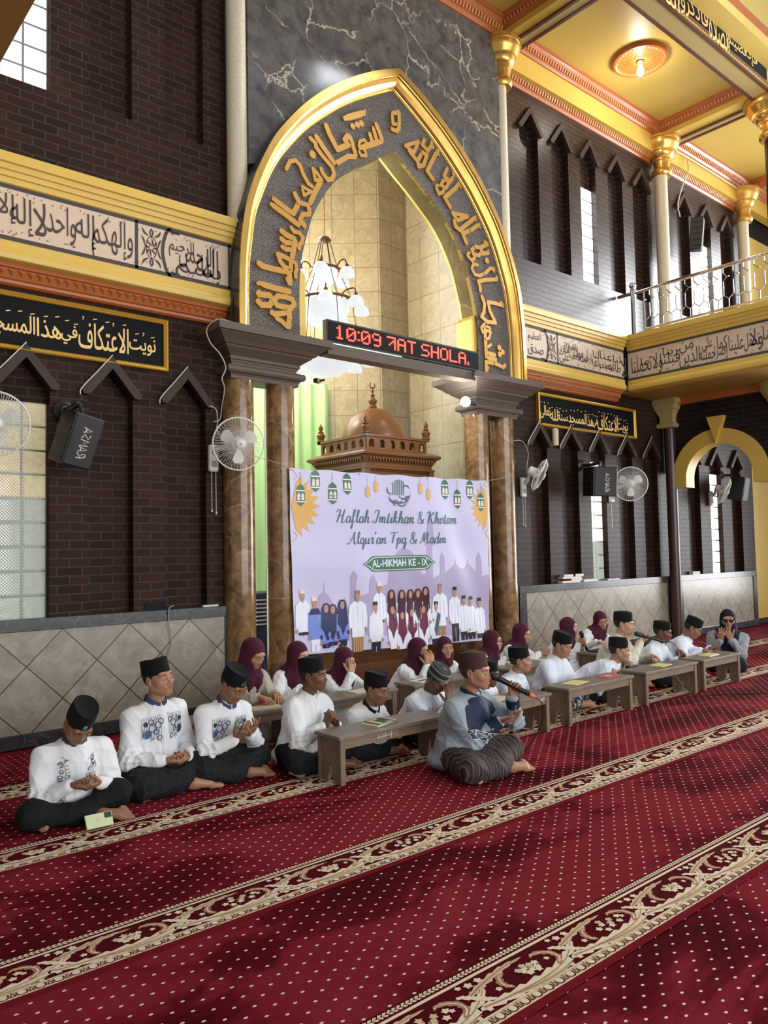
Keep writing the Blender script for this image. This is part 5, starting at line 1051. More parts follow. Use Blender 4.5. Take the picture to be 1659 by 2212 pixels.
W('finial', lambda m: m.lathe([(.02,3.42),(.055,3.43),(.055,3.455),(.035,3.475),(.055,3.50),(.06,3.53),(.035,3.56),(.018,3.575),(.035,3.60),(.02,3.62),(.010,3.635),(.022,3.655),(.01,3.675),(.006,3.70)], (0,0,0), 20), True, par=dm)
W('crescent', lambda m: m.tube([(.042*math.cos(q), 0, 3.74 + .042*math.sin(q)) for q in np.linspace(1.9, 7.2, 20)], [.003 + .010*math.sin(math.pi*i/19) for i in range(20)], 8), True, par=dm)
for sx, sy in ((-1,-1),(1,-1),(-1,1),(1,1)):
    W('corner_finial', lambda m: m.lathe([(.03,2.985),(.055,2.99),(.055,3.005),(.04,3.015),(.055,3.05),(.06,3.075),(.04,3.10),(.03,3.105),(.045,3.115),(.02,3.13),(.03,3.16),(.033,3.18),(.012,3.215),(.004,3.235)], (sx*a*.95, sy*b*.95, 0), 18), True)
W('step', lambda m: (m.bx(-1.7, .9, -.95, -b, 0, .22), m.bx(-1.5, .8, -.75, -b, .22, .44)))
# --- air cooler between the left columns
t = thing('air_cooler', 'black standing air cooler glimpsed between the two left columns', 'air cooler', (4.75, 1.05, 0)); m = MB(); m.bx(-.2,.2,-.18,.18,0,1.08); m.build('housing', M['embroidery_navy'], t, bevel=.03)
m = MB()
for k in range(7): m.bx(-.205, .17, -.19, -.17, .72 + k*.045, .735 + k*.045)
m.build('louvre', M['cage_white'], t); m = MB(); m.bx(-.06,.32,-.21,-.15,1.10,1.36); m.build('control_screen', M['black_plastic'], t)

# --- stainless balcony railing
t = thing('balcony_railing', 'stainless steel railing with diamond grille along the right gallery', 'railing', (10.62, 0, 0)); y0, y1, zt, zb = -.30, -5.2, 5.40, 4.80
m = MB(); m.tube([(0,.04,zt),(0,y1,zt)], .026, 12); m.build('handrail', M['steel'], t, smooth=True)
m = MB(); m.tube([(0,-.40,zb),(0,y1,zb)], .018, 10); m.build('bottom_rail', M['steel'], t, smooth=True)
m = MB(); m.tube([(0,-.22,4.74),(0,-.22,5.44)], .038, 16); m.lathe([(.03,5.43),(.045,5.45),(.03,5.465)], (0,-.22,0), 16)
m.lathe([(.052*math.sin(q)+.001, 5.515 - .052*math.cos(q)) for q in np.linspace(.05, math.pi-.05, 12)], (0,-.22,0), 20); m.build('newel_post', M['steel'], t, smooth=50)
m = MB(); p = .142; y = -.42
m.tube([(0,-.40,4.74),(0,-.40,zt)], .016, 8)
while y > y1:
    c = y - p/2; zd, hd = 5.245, .062
    m.tube([(0,c,zt),(0,c,zd+hd)], .009, 6); dmd = [(0,c,zd+hd),(0,c-hd*.9,zd),(0,c,zd-hd),(0,c+hd*.9,zd)]; m.tube(dmd + dmd[:1], .008, 6)
    m.tube([(0,c,zd-hd),(0,c,4.985),(0,y-p,4.93),(0,y-p,zb)], .008, 6); m.tube([(0,c,4.985),(0,y,4.93)], .008, 6); m.tube([(0,c-hd*.9,zd),(0,y-p,zd)], .008, 6); m.tube([(0,c+hd*.9,zd),(0,y,zd)], .008, 6)
    y -= p
m.build('diamond_grille', M['steel'], t, smooth=True)

# --- cables and odds and ends
def cable(label, pts, r_=.006, mat='cable_white', name='cable'):
    m = MB(); m.tube(cat(pts, 6), r_, 7); o = m.build(name, M[mat], smooth=True); tag(o, label, 'cable'); return o
def hood_path(xa, xb, y=.0): xc = (xa+xb)/2; return [(xa-.085, y, zK(2.885)), (xa-.070, y, zK(2.945)), ((xa+xc)/2-.036, y, zK(3.105)), (xc-.006, y, zK(3.262))]
cable('white cable looping down the left granite capital to the brick', [(3.60,-.36,3.66), (3.46,-.30,3.68), (3.405,-.2,3.60), (3.44,-.2,3.48), (3.56,-.16,3.40), (3.62,-.16,3.28), (3.60,-.12,3.18), (3.66,-.06,3.10), (3.68,.03,2.95), (3.665,.045,2.82), (3.60,.05,2.79)], .006)
cable('white conduit running up beside the arch on the left', [(3.73,-.22,3.66), (3.72,-.22,4.0), (3.74,-.21,4.4), (3.77,-.2,4.62), (3.72,-.2,4.76)], .010)
cable('black wires climbing the wall corner beside the white post', [(3.66,-.19,3.68), (3.70,-.19,4.1), (3.72,-.19,4.5), (3.765,-.04,4.78), (3.755,.03,6.0), (3.75,.03,8.0)], .008, 'cable_black')
cable('pale wire hanging down the left dado from the socket', [(3.17,.04,1.05), (3.10,-.02,1.03), (3.095,-.022,.90), (3.12,-.022,.72), (3.07,-.022,.5), (3.16,-.022,.28), (3.15,-.022,.2)], .005, 'cover_grey')
for i, (lb, ab) in enumerate((('white wire over the hood of the niche behind the left loudspeaker', nL[1]), ('white wire over the hood of the niche beside the left fan', nL[2]), ('white wire over the hood of the glass-block niche', nL[0]), ('white wire over the first hood right of the columns', nR[0]), ('white wire over the hood next to the white tube', nR[1]), ('white wire over the hood above the right loudspeaker', nR[2]), ('white wire over the hood above the facing fan', nR[3]), ('white wire over the last hood before the maroon pole', nR[4]))): cable(lb, hood_path(*ab), .006)
cable('white wire from the niche hood to the leftmost visible fan', [(3.53,.0,2.93), (3.60,.0,2.90), (3.61,-.01,2.78), (3.60,-.01,2.70), (3.66,-.03,2.60), (3.70,-.05,2.55)], .005)
cable('thin cord tying the banner to the left fan', [(3.86,-.25,2.44), (4.1,-.22,2.405), (4.30,-.20,2.37)], .003, 'cover_grey')
cable('thin cord tying the banner to the right wall', [(7.22,-.20,2.36), (7.6,-.18,2.42), (7.92,.0,2.50)], .003, 'cover_grey')
cable('black strap hanging beside the sideways fan', [(7.96,.0,2.74), (7.98,.0,2.66), (7.94,-.0,2.4), (7.92,.0,2.18)], .009, 'cable_black')
cable('white wire looping above the sideways fan', [(7.90,.02,2.93), (8.15,.01,2.95), (8.26,0,2.80), (8.20,-.02,2.62), (8.16,-.05,2.5)], .004)
cable('white ceiling cable running to the upper loudspeaker', [(11.95,-.14,8.18), (12.5,-.14,8.22), (13.6,-.14,8.22), (14.6,-.14,8.2)], .012); cable('white cable dropping from the ceiling to the upper loudspeaker', [(12.62,-.14,8.2), (12.6,-.16,7.95), (12.5,-.1,7.7), (12.5,.0,7.4), (12.56,.0,7.2)], .012)
m = MB(); m.lathe([(.045,-.12),(.048,.10),(.03,.12)], (8.86,.0,3.06), 16); o = m.build('lamp_tube', M['cover_cream'], smooth=40); tag(o, 'short white tube standing between two niche hoods', 'tube')
# ------------------------------------------------------------------ printed banner
bx0, bx1, bzt = 4.305, 7.222, 2.362
def bz_low(u): return .502 + (u-bx0)/(bx1-bx0)*(-.095)
def by(u, v): return -.187 + .008*math.sin(u*5.3 + v*2) + .0035*math.sin(u*13 + v*5) + .005*math.sin(v*9 + u)
BN = thing('banner', 'lilac printed banner with green lettering and a group picture, hung between the columns', 'banner', (0,0,0))
m = MB(); nx, nz = 70, 46; vs = []
for j in range(nz+1):
    for i in range(nx+1):
        u = bx0 + (bx1-bx0)*i/nx; t = j/nz; v = bz_low(u)*(1-t) + (bzt + .012*math.sin(i*math.pi/nx*6)**2*-1)*t; u2 = u + (.04*(1-t))*(1-2*i/nx)*.7; vs.append((u2, by(u2, v), v))
m.add(vs, [(j*(nx+1)+i, j*(nx+1)+i+1, (j+1)*(nx+1)+i+1, (j+1)*(nx+1)+i) for j in range(nz) for i in range(nx)]); m.build('sheet', M['b_lilac'], BN, smooth=180)
def bf(h): return lambda u, v, q=0: (u, by(u, v) - h - q, v)
class Print:
    def __init__(s): s.mb = MB(); s.mats = []; s.h = .002; s.step = .00025
    def use(s, mat):
        if mat not in s.mats: s.mats.append(mat)
        s.mb.mi = s.mats.index(mat); s.h += s.step; return bf(s.h)
    def poly(s, pts, mat):
        f = s.use(mat); P, T = fill([pts], .035); s.mb.add([f(*p) for p in P], T)
    def fine(s, pts, mat):                                              # long shapes follow the waves of the cloth
        f = s.use(mat); P, T = fill([pts], .035); s.mb.add([f(*p) for p in P], T)
    def ell(s, x, z, a, b, mat, n=16, q0=0, q1=2*math.pi): s.poly([(x + a*math.cos(q), z + b*math.sin(q)) for q in np.linspace(q0, q1, n+1)[:-1]], mat)
    def rect(s, x0, x1, z0, z1, mat): s.poly([(x0,z0),(x1,z0),(x1,z1),(x0,z1)], mat)
    def line(s, pts, w, mat): f = s.use(mat); ribbon(s.mb, pts, w, f)
    def done(s, name): return s.mb.build(name, [M[k] for k in s.mats], BN)
# distant mosques
p = Print(); p.h = .002
p.fine(B_MOSQUE, 'b_mosque'); p.done('skyline')
# corner suns, lanterns
p = Print(); p.h = .0035; p.step = .00004
for (cx, cz), s0, s1, rr in ((B_SUN[0], -1.35, 1.35, .33), (B_SUN[1], math.pi-1.35, math.pi+1.35, .30)):
    pts = []; n = 9
    for k in range(n*2+1):
        a = s0 + (s1-s0)*k/(2*n); r_ = rr if k % 2 else rr*.72; pts.append((min(max(cx + r_*math.cos(a)*1.05, bx0+.012), bx1-.02), cz + r_*math.sin(a)))
    p.poly([(min(max(cx, bx0+.012), bx1-.02), cz)] + pts, 'b_orange'); q = 1 if s0 < 0 else -1
    for sz in (-1, 1):
        p.line(cat([(cx + q*.02, cz + sz*.36), (cx + q*.07, cz + sz*.30), (cx + q*.03, cz + sz*.26)], 4), .010, 'b_orange_pale')
p.done('sun_print'); p = Print(); p.h = .0055; p.step = .00005
for (x0, x1, z0, z1) in B_LANTERN:
    c = (x0+x1)/2; w = (x1-x0)/2; H_t = z1-z0; z = lambda t: z0 + t*H_t
    f = p.use('b_green'); 
    v = z1
    while v < bzt - .03: p.rect(c-.004, c+.004, v, v+.010, 'b_teal'); v += .022
    p.poly([(c-w*.9, z(.74)), (c+w*.9, z(.74)), (c+w*.75, z(.86)), (c+w*.3, z(.96)), (c, z(1)), (c-w*.3, z(.96)), (c-w*.75, z(.86))], 'b_green')
    p.rect(c-w, c+w, z(.68), z(.74), 'b_pale'); p.rect(c-w*.92, c+w*.92, z(.24), z(.68), 'b_green'); p.rect(c-w, c+w, z(.18), z(.24), 'b_pale')
    for s_ in (-1, 1): p.poly([(c+s_*w*.42-w*.30, z(.28)), (c+s_*w*.42+w*.30, z(.28)), (c+s_*w*.42+w*.30, z(.52)), (c+s_*w*.42, z(.62)), (c+s_*w*.42-w*.30, z(.52))], 'b_pale')
    p.poly([(c-w*.9, z(.18)), (c+w*.9, z(.18)), (c+w*.35, z(.07)), (c, z(0)), (c-w*.35, z(.07))], 'b_green'); p.done('lantern_print'); p = Print(); p.h = .0055; p.step = .00005
for (x0, x1, z0, z1) in B_LAMP:
    c = (x0+x1)/2; w = (x1-x0)/2; z = lambda t: z0 + t*(z1-z0)
    v = z1
    while v < bzt - .04: p.rect(c-.002, c+.002, v, v+.05, 'b_shadow'); v += .05
    p.poly([(c-w*.8, z(.72)), (c+w*.8, z(.72)), (c, z(1))], 'b_orange_pale'); p.rect(c-w, c+w, z(.66), z(.72), 'b_orange'); p.rect(c-w*.8, c+w*.8, z(.2), z(.66), 'b_orange_pale'); p.rect(c-w, c+w, z(.14), z(.2), 'b_orange'); p.poly([(c-w*.7, z(.14)), (c+w*.7, z(.14)), (c, z(0))], 'b_orange_pale'); p.done('lantern_print'); p = Print(); p.h = .0055; p.step = .00005
# round calligraphy
p = Print(); p.h = .0035; cx, cz = B_CALLI
for i, (dx, dz) in enumerate(((-.09,.0),(-.06,.02),(-.03,.03),(.0,.035),(.03,.03),(.06,.015))): p.line([(cx+dx, cz-.04), (cx+dx+.004, cz+.10+dz)], .012, 'b_teal')
for a0, a1, rx_, rz_, dx, dz in ((3.4, 6.0, .15, .09, 0, -.04), (3.3, 5.9, .10, .07, -.05, -.06), (3.5, 6.2, .09, .06, .07, -.02), (2.6, 5.0, .06, .05, -.11, .02), (.2, 3.0, .05, .04, .10, .03), (.4, 5.2, .035, .03, .12, -.08), (.3, 4.8, .03, .028, -.05, -.13), (3.3, 6.1, .07, .05, .03, -.11)):
    n = 14; p.line([(cx+dx + rx_*math.cos(a), cz+dz + rz_*math.sin(a)) for a in np.linspace(a0, a1, n)], [.004 + .012*math.sin(math.pi*i/(n-1)) for i in range(n)], 'b_teal')
for k in range(12): a = k*.6; p.ell(cx + .16*math.cos(a), cz + .12*math.sin(a), .006, .006, 'b_teal', 6)
p.done('calligraphy_print')
# brush-script title: pen strokes per letter, x advance and y in x-heights (ascender 2, descender -1)
SCR = {
'H': (1.75, [[(.0,1.55),(.25,1.95),(.62,1.8),(.45,.9),(.22,.0)], [(1.42,2.05),(1.15,1.1),(1.05,.1),(1.3,-.02),(1.6,.3)], [(.30,.95),(.8,1.05),(1.25,1.1)]]),
'I': (1.1, [[(.15,1.5),(.35,1.95),(.95,1.9),(.75,.9),(.45,.05),(.0,.1),(-.02,.5)]]),
'K': (1.6, [[(.0,1.6),(.2,1.95),(.55,1.85),(.42,.9),(.25,.0)], [(1.35,1.95),(.85,1.35),(.42,1.0),(.8,.8),(1.05,.2),(1.35,-.02),(1.6,.3)]]),
'A': (1.65, [[(-.1,.15),(.2,.0),(.7,.9),(1.15,2.0),(1.12,1.0),(1.15,.1),(1.35,-.02),(1.6,.3)], [(.35,.75),(.8,.85),(1.2,.85)]]),
'T': (1.35, [[(.05,1.6),(.3,1.9),(.9,1.85),(1.5,2.0)], [(.85,1.85),(.65,.9),(.5,.0)]]),
'M': (2.1, [[(-.05,.1),(.2,.1),(.5,1.0),(.75,1.95),(.78,1.0),(.82,.3),(1.15,1.2),(1.5,1.98),(1.5,1.0),(1.55,.1),(1.75,-.02),(2.0,.3)]]),
'a': (.95, [[(.72,.85),(.4,1.0),(.1,.6),(.12,.1),(.4,.0),(.66,.5),(.75,.95),(.66,.3),(.75,.0),(.98,.25)]]),
'f': (.8, [[(.0,.2),(.35,.9),(.62,1.75),(.5,2.05),(.32,1.7),(.25,.6),(.18,-.5),(.05,-.95),(.02,-.5),(.3,-.05),(.8,.3)]]),
'l': (.6, [[(.0,.25),(.3,.9),(.5,1.7),(.38,2.0),(.22,1.6),(.2,.5),(.32,.0),(.6,.25)]]),
'h': (1.0, [[(.0,.25),(.32,1.0),(.5,1.75),(.38,2.0),(.25,1.6),(.14,.0)], [(.16,.3),(.45,.95),(.68,.8),(.62,.3),(.72,.0),(1.0,.25)]]),
'm': (1.4, [[(.0,.7),(.18,.95),(.15,.0)], [(.18,.4),(.45,.95),(.62,.8),(.55,.0)], [(.58,.4),(.85,.95),(1.05,.8),(1.0,.3),(1.1,.0),(1.4,.25)]]),
'n': (1.0, [[(.0,.7),(.18,.95),(.15,.0)], [(.18,.4),(.45,.95),(.66,.8),(.6,.3),(.7,.0),(1.0,.25)]]),
't': (.7, [[(.0,.3),(.3,1.0),(.42,1.6),(.28,.7),(.25,.1),(.4,.0),(.7,.25)], [(.05,1.05),(.6,1.15)]]),
'i': (.55, [[(.0,.3),(.25,.95),(.18,.3),(.28,.0),(.55,.25)], [(.32,1.4),(.36,1.5)]]),
'k': (.95, [[(.0,.25),(.32,1.0),(.5,1.75),(.38,2.0),(.25,1.6),(.12,.0)], [(.72,.95),(.5,.95),(.22,.5),(.5,.35),(.62,.02),(.95,.25)]]),
'o': (.85, [[(.45,.95),(.12,.75),(.1,.2),(.38,.0),(.66,.35),(.62,.8),(.45,.95),(.6,.75),(.88,.8)]]),
'q': (.9, [[(.7,.85),(.4,1.0),(.1,.6),(.14,.1),(.42,.05),(.66,.5),(.72,.95),(.62,.0),(.5,-.95),(.7,-.5),(.95,.25)]]),
'u': (1.0, [[(.0,.4),(.2,.95),(.14,.3),(.3,.0),(.55,.3),(.7,.95),(.64,.3),(.75,.0),(1.0,.25)]]),
'r': (.7, [[(.0,.5),(.22,1.05),(.5,.9),(.4,.4),(.45,.0),(.7,.25)]]),
'p': (.95, [[(.0,.5),(.24,.95),(.15,.0),(.02,-.95)], [(.2,.5),(.45,.98),(.68,.7),(.55,.1),(.25,.02),(.95,.25)]]),
'd': (.95, [[(.7,.85),(.4,1.0),(.1,.6),(.12,.1),(.4,.0),(.66,.5),(.86,1.95),(.7,.8),(.68,.2),(.78,.0),(1.0,.25)]]),
'&': (1.4, [[(1.3,.8),(1.0,.1),(.5,-.02),(.1,.3),(.3,.85),(.75,1.3),(.85,1.75),(.55,1.95),(.35,1.6),(.6,.9),(1.0,.2),(1.35,.0)]]),
"'": (.4, [[(.2,2.0),(.1,1.6)]]), ' ': (.55, [])}
def script_line(p, txt, x0, x1, z0, z1, mat):
    tot = sum(SCR[c][0] for c in txt); k = (x1-x0)/tot; hz = (z1-z0)/2.0; x = x0
    for c in txt:
        adv, st = SCR[c]
        for s_ in st:
            q = cat([(x + (a + .10*b)*k, z0 + b*hz) for a, b in s_], 5); n = len(q); t = np.gradient(np.array(q), axis=0); t /= np.maximum(np.linalg.norm(t, axis=1), 1e-9)[:,None]
            w = [(.0070 + .0080*max(0, -t[i][1]))*(1 if 0 < i < n-1 else .5) for i in range(n)]; p.line(q, w, mat)
        x += adv*k
p = Print(); p.h = .0035
script_line(p, 'Haflah Imtikhan & Khotam', *B_TITLE1, 'b_teal'); p.done('title_print'); p = Print(); p.h = .0035; script_line(p, "Alqur'an Tpq & Madin", *B_TITLE2, 'b_teal'); p.done('title_print')
p = Print(); p.h = .0035; x0, x1, z0, z1 = B_PLATE; zc = (z0+z1)/2; hh = (z1-z0)/2
def plate(d, mat): 
    a, b, h = x0+d*1.6, x1-d*1.6, hh-d; p.fine([(a, zc), (a+.08, zc+h*.45), (a+.11, zc+h*.8), (a+.16, zc+h), (b-.16, zc+h), (b-.11, zc+h*.8), (b-.08, zc+h*.45), (b, zc), (b-.08, zc-h*.45), (b-.11, zc-h*.8), (b-.16, zc-h), (a+.16, zc-h), (a+.11, zc-h*.8), (a+.08, zc-h*.45)], mat)
plate(0, 'b_green'); plate(.012, 'b_pale'); plate(.020, 'b_green')
f = p.use('b_white'); text_on(p.mb, 'AL-HIKMAH KE - IX', f, *B_PLATE_TEXT, bold=.0022); p.done('plate_print')
# the printed group
p = Print(); p.h = .00355
KIND = {'m':('b_white','b_black','b_pale','cap'), 'b':('b_blue','b_white','b_pale','cap'), 'n':('b_blue','b_black','b_navy','veil'), 's':('b_white','b_brown','b_brown','cap'), 'S':('b_white','b_brown','b_brown','cap'), 'w':('b_white','b_black','b_pale','cap'), 'p':('b_white','b_black','b_black','cap'), 'd':('b_white','b_white','b_maroon_dark','veil'), 'g':('b_white','b_white','b_maroon','veil'), 'k':('b_white','b_black','b_black','cap')}
for i_, (x, zh, zf, kd) in enumerate(B_PEOPLE):
    p.h = .0045 + .0013*(i_ % 6) + .0001*(i_ % 3)
    up, lo, hd, st = KIND[kd]; H_t = zh + .05 - zf; r_ = .038; sh = .088 if kd not in 'ngd' else .075; zs = zh - .065; hip = zs - .30 if kd not in 'sS' else zs - .36
    if kd in 'sS': sh = .11
    if H_t < .5: hip = max(hip, zf+.03)
    wl = sh*.72
    p.poly([(x-wl, max(hip, zf)), (x+wl, max(hip, zf)), (x+wl*.85, zf), (x-wl*.85, zf)], lo)
    if lo != 'b_white' or kd in 'b': p.poly([(x-.006, hip-.05), (x+.006, hip-.05), (x+.004, zf), (x-.004, zf)], 'b_shadow')
    p.poly([(x-sh*.45, zs+.012), (x+sh*.45, zs+.012), (x+sh, zs-.03), (x+sh*1.12, zs-.16), (x+sh*1.05, zs-.27), (x+wl*1.05, zs-.26), (x+wl*1.05, hip), (x-wl*1.05, hip), (x-wl*1.05, zs-.26), (x-sh*1.05, zs-.27), (x-sh*1.12, zs-.16), (x-sh, zs-.03)], up)
    p.line([(x-wl*.78, zs-.06), (x-wl*.82, zs-.25)], .006, 'b_lilac'); p.line([(x+wl*.78, zs-.06), (x+wl*.82, zs-.25)], .006, 'b_lilac')
    if kd not in 'gdn': p.line([(x, zs), (x, hip)], .005, 'b_lilac')
    for s_ in (-1, 1): p.ell(x + s_*sh*.98, zs-.285, .016, .020, 'b_skin', 8)
    if st == 'veil':
        p.poly([(x-.052, zh+.01), (x-.030, zh+.05), (x, zh+.06), (x+.030, zh+.05), (x+.052, zh+.01), (x+.060, zs-.02), (x+.072, zs-.12), (x+.03, zs-.17), (x+.0, zs-.25), (x-.03, zs-.17), (x-.072, zs-.12), (x-.060, zs-.02)], hd); p.ell(x, zh, r_*.72, .042, 'b_skin', 14)
        for dx in (-.012, .012): p.ell(x+dx, zh+.006, .0032, .0022, 'b_black', 6)
        if kd == 'n': p.rect(x-sh*1.05, x-sh*.7, zs-.24, zs-.20, 'b_navy'); p.rect(x+sh*.7, x+sh*1.05, zs-.24, zs-.20, 'b_navy'); p.rect(x-wl, x+wl, hip-.01, hip+.012, 'b_navy')
    else:
        p.rect(x-.014, x+.014, zs, zh-.03, 'b_skin'); p.ell(x, zh, r_*.82, .048, 'b_skin', 16)
        p.poly([(x-r_*.85, zh+.022), (x+r_*.85, zh+.022), (x+r_*.8, zh+.062), (x-r_*.8, zh+.062)], hd)
        for dx in (-.013, .013): p.ell(x+dx, zh+.006, .0038, .0022, 'b_black', 6)
        p.line([(x-.010, zh-.024), (x+.010, zh-.024)], .004, 'b_maroon')
        if kd == 'b': p.poly([(x-sh*.45, zs+.012), (x+sh*.45, zs+.012), (x+sh*.9, zs-.05), (x-sh*.9, zs-.05)], 'b_navy')
        if kd == 'k': p.poly([(x+.02, zs), (x+.07, zs-.03), (x+.0, zs-.28), (x-.03, zs-.2)], 'b_teal')
        if kd == 's': 
            for k in range(5): p.line([(x-wl*.8+k*wl*.4, hip), (x-wl*.7+k*wl*.35, zf)], .010, 'b_orange_pale')
p.done('group_print')
m = MB()
for u in (bx0+.02, 5.2, 6.2, bx1-.02): m.tube([(u, by(u, bzt-.02)-.004, bzt-.018), (u, by(u, bzt-.02)+.004, bzt-.018)], .010, 8)
m.build('eyelet', M['cover_grey'], BN)
# ------------------------------------------------------------------ figures: one smooth surface per body
class Field:
    def __init__(s, xs, ys, zs):
        s.x, s.y, s.z = (np.asarray(a, np.float32) for a in (xs, ys, zs)); s.f = np.full((len(xs), len(ys), len(zs)), .5, np.float32)
    def put(s, fn, lo, hi, k=.01, op='u'):
        pad = k + .02
        sl = []
        for a, l, h in zip((s.x, s.y, s.z), lo, hi):
            i0 = int(np.searchsorted(a, l - pad)); i1 = int(np.searchsorted(a, h + pad)); sl.append(slice(max(i0-1, 0), min(i1+1, len(a))))
        if any(q.stop <= q.start for q in sl): return
        sub = s.f[sl[0], sl[1], sl[2]]
        d = fn(s.x[sl[0]][:,None,None], s.y[sl[1]][None,:,None], s.z[sl[2]][None,None,:])
        if op == 'u':
            h = np.maximum(k - np.abs(sub - d), 0) / k; r = np.minimum(sub, d) - h*h*k*.25
        elif op == 's':
            h = np.maximum(k - np.abs(sub + d), 0) / k; r = np.maximum(sub, -d) + h*h*k*.25
        else:
            r = np.maximum(sub, d)
        s.f[sl[0], sl[1], sl[2]] = r
    def cone(s, a, b, ra, rb=None, k=.01, op='u', flat=None):
        a = np.asarray(a, np.float32); b = np.asarray(b, np.float32); rb = ra if rb is None else rb; ba = b - a; L = float(ba @ ba) + 1e-12; R = max(ra, rb)
        def fn(X, Y, Z):
            t = np.clip(((X-a[0])*ba[0] + (Y-a[1])*ba[1] + (Z-a[2])*ba[2]) / L, 0, 1)
            return np.sqrt((X-a[0]-t*ba[0])**2 + (Y-a[1]-t*ba[1])**2 + (Z-a[2]-t*ba[2])**2) - (ra + (rb-ra)*t)
        s.put(fn, np.minimum(a, b) - R, np.maximum(a, b) + R, k, op)
    def chain(s, pts, rs, k=.01):
        for i in range(len(pts)-1): s.cone(pts[i], pts[i+1], rs[i], rs[i+1], k)
    def ell(s, c, r, R=None, k=.01, op='u'):
        c = np.asarray(c, np.float32); r = np.asarray(r, np.float32); M = np.eye(3) if R is None else np.asarray(R).T
        ext = np.sqrt(((M.T * r)**2).sum(1))
        def fn(X, Y, Z):
            x, y, z = X-c[0], Y-c[1], Z-c[2]
            p = [M[i,0]*x + M[i,1]*y + M[i,2]*z for i in range(3)]
            k0 = np.sqrt((p[0]/r[0])**2 + (p[1]/r[1])**2 + (p[2]/r[2])**2); k1 = np.sqrt((p[0]/r[0]**2)**2 + (p[1]/r[1]**2)**2 + (p[2]/r[2]**2)**2) + 1e-6
            return np.where(k0 < 1e-3, -r.min(), k0*(k0-1)/k1)
        s.put(fn, c - ext, c + ext, k, op)
    def halfspace(s, p, n):
        """keep the side the normal points away from"""
        p = np.asarray(p, np.float32); n = nrm(n)
        s.f = np.maximum(s.f, (s.x[:,None,None]-p[0])*n[0] + (s.y[None,:,None]-p[1])*n[1] + (s.z[None,None,:]-p[2])*n[2]).astype(np.float32)
    def mesh(s):
        f = s.f; ins = f < 0
        c = [ins[i:ins.shape[0]-1+i, j:ins.shape[1]-1+j, k:ins.shape[2]-1+k] for i in (0,1) for j in (0,1) for k in (0,1)]
        al = c[0] & c[1]; an = c[0] | c[1]
        for q in c[2:]: al = al & q; an = an | q
        act = an & ~al; idx = np.argwhere(act); n = len(idx)
        if n == 0: return np.zeros((0,3)), np.zeros((0,4), int)
        num = np.full(act.shape, -1, np.int64); num[act] = np.arange(n)
        corner = [(i,j,k) for i in (0,1) for j in (0,1) for k in (0,1)]
        ax = (s.x, s.y, s.z); pos = np.zeros((n,3)); cnt = np.zeros(n)
        F = [f[idx[:,0]+i, idx[:,1]+j, idx[:,2]+k] for i,j,k in corner]
        for a in range(8):
            for b in range(a+1, 8):
                df = [q-p for p, q in zip(corner[a], corner[b])]
                if sum(map(abs, df)) != 1: continue
                m = (F[a] < 0) != (F[b] < 0); t = F[a][m] / (F[a][m] - F[b][m])
                for d in range(3):
                    pa = ax[d][idx[m,d]+corner[a][d]]; pb = ax[d][idx[m,d]+corner[b][d]]; pos[m,d] += pa + (pb-pa)*t
                cnt[m] += 1
        pos /= cnt[:,None]; faces = []
        for d in range(3):
            u, w = [(1,2),(2,0),(0,1)][d]
            A = [slice(0,-1) if k == d else slice(None) for k in range(3)]; B = [slice(1,None) if k == d else slice(None) for k in range(3)]
            ia, ib = ins[tuple(A)], ins[tuple(B)]; e = np.argwhere(ia != ib)
            e = e[(e[:,u] > 0) & (e[:,w] > 0) & (e[:,u] < f.shape[u]-1) & (e[:,w] < f.shape[w]-1)]
            if not len(e): continue
            q = []
            for du, dw in ((-1,-1),(0,-1),(0,0),(-1,0)):
                p = e.copy(); p[:,u] += du; p[:,w] += dw; q.append(num[p[:,0],p[:,1],p[:,2]])
            q = np.stack(q, 1); flip = ~ia[e[:,0],e[:,1],e[:,2]]; q[flip] = q[flip][:,::-1]
            faces.append(q[(q >= 0).all(1)])
        return pos, np.concatenate(faces)

def quads(name, P, Fq, mat, parent=None, col=None):
    me = bpy.data.meshes.new(name); me.vertices.add(len(P)); me.vertices.foreach_set('co', np.asarray(P, np.float32).ravel())
    me.loops.add(len(Fq)*4); me.loops.foreach_set('vertex_index', np.asarray(Fq, np.int32).ravel())
    me.polygons.add(len(Fq)); me.polygons.foreach_set('loop_start', np.arange(0, len(Fq)*4, 4, dtype=np.int32))
    me.polygons.foreach_set('use_smooth', np.ones(len(Fq), bool)); me.update(calc_edges=True); me.validate()
    if col is not None:
        a = me.color_attributes.new('tone', 'FLOAT_COLOR', 'POINT'); a.data.foreach_set('color', np.concatenate([col, np.ones((len(col),1))], 1).astype(np.float32).ravel())
    me.materials.append(mat); o = bpy.data.objects.new(name, me); C.objects.link(o)
    if parent is not None: o.parent = parent
    return o

def vnormals(P, Fq):
    a = P[Fq[:,2]] - P[Fq[:,0]]; b = P[Fq[:,3]] - P[Fq[:,1]]; n = np.cross(a, b); N = np.zeros_like(P)
    for k in range(4): np.add.at(N, Fq[:,k], n)
    return N / np.maximum(np.linalg.norm(N, axis=1), 1e-12)[:,None]

def ax(segs):
    """grid line positions: list of (from, to, step)"""
    out = [segs[0][0]]
    for a, b, st in segs:
        n = max(1, int(math.ceil((b-a)/st))); out += [a + (b-a)*(i+1)/n for i in range(n)]
    return out

def two_bone(a, c, l1, l2, pole):
    d = c - a; L = np.linalg.norm(d); u = d / max(L, 1e-9)
    if L > (l1+l2)*.985: c = a + u*(l1+l2)*.985; L = (l1+l2)*.985
    x = (l1*l1 - l2*l2 + L*L) / (2*L); h = math.sqrt(max(l1*l1 - x*x, 1e-6))
    p = np.asarray(pole, float); p = nrm(p - u*(p @ u))
    return a + u*x + p*h, c

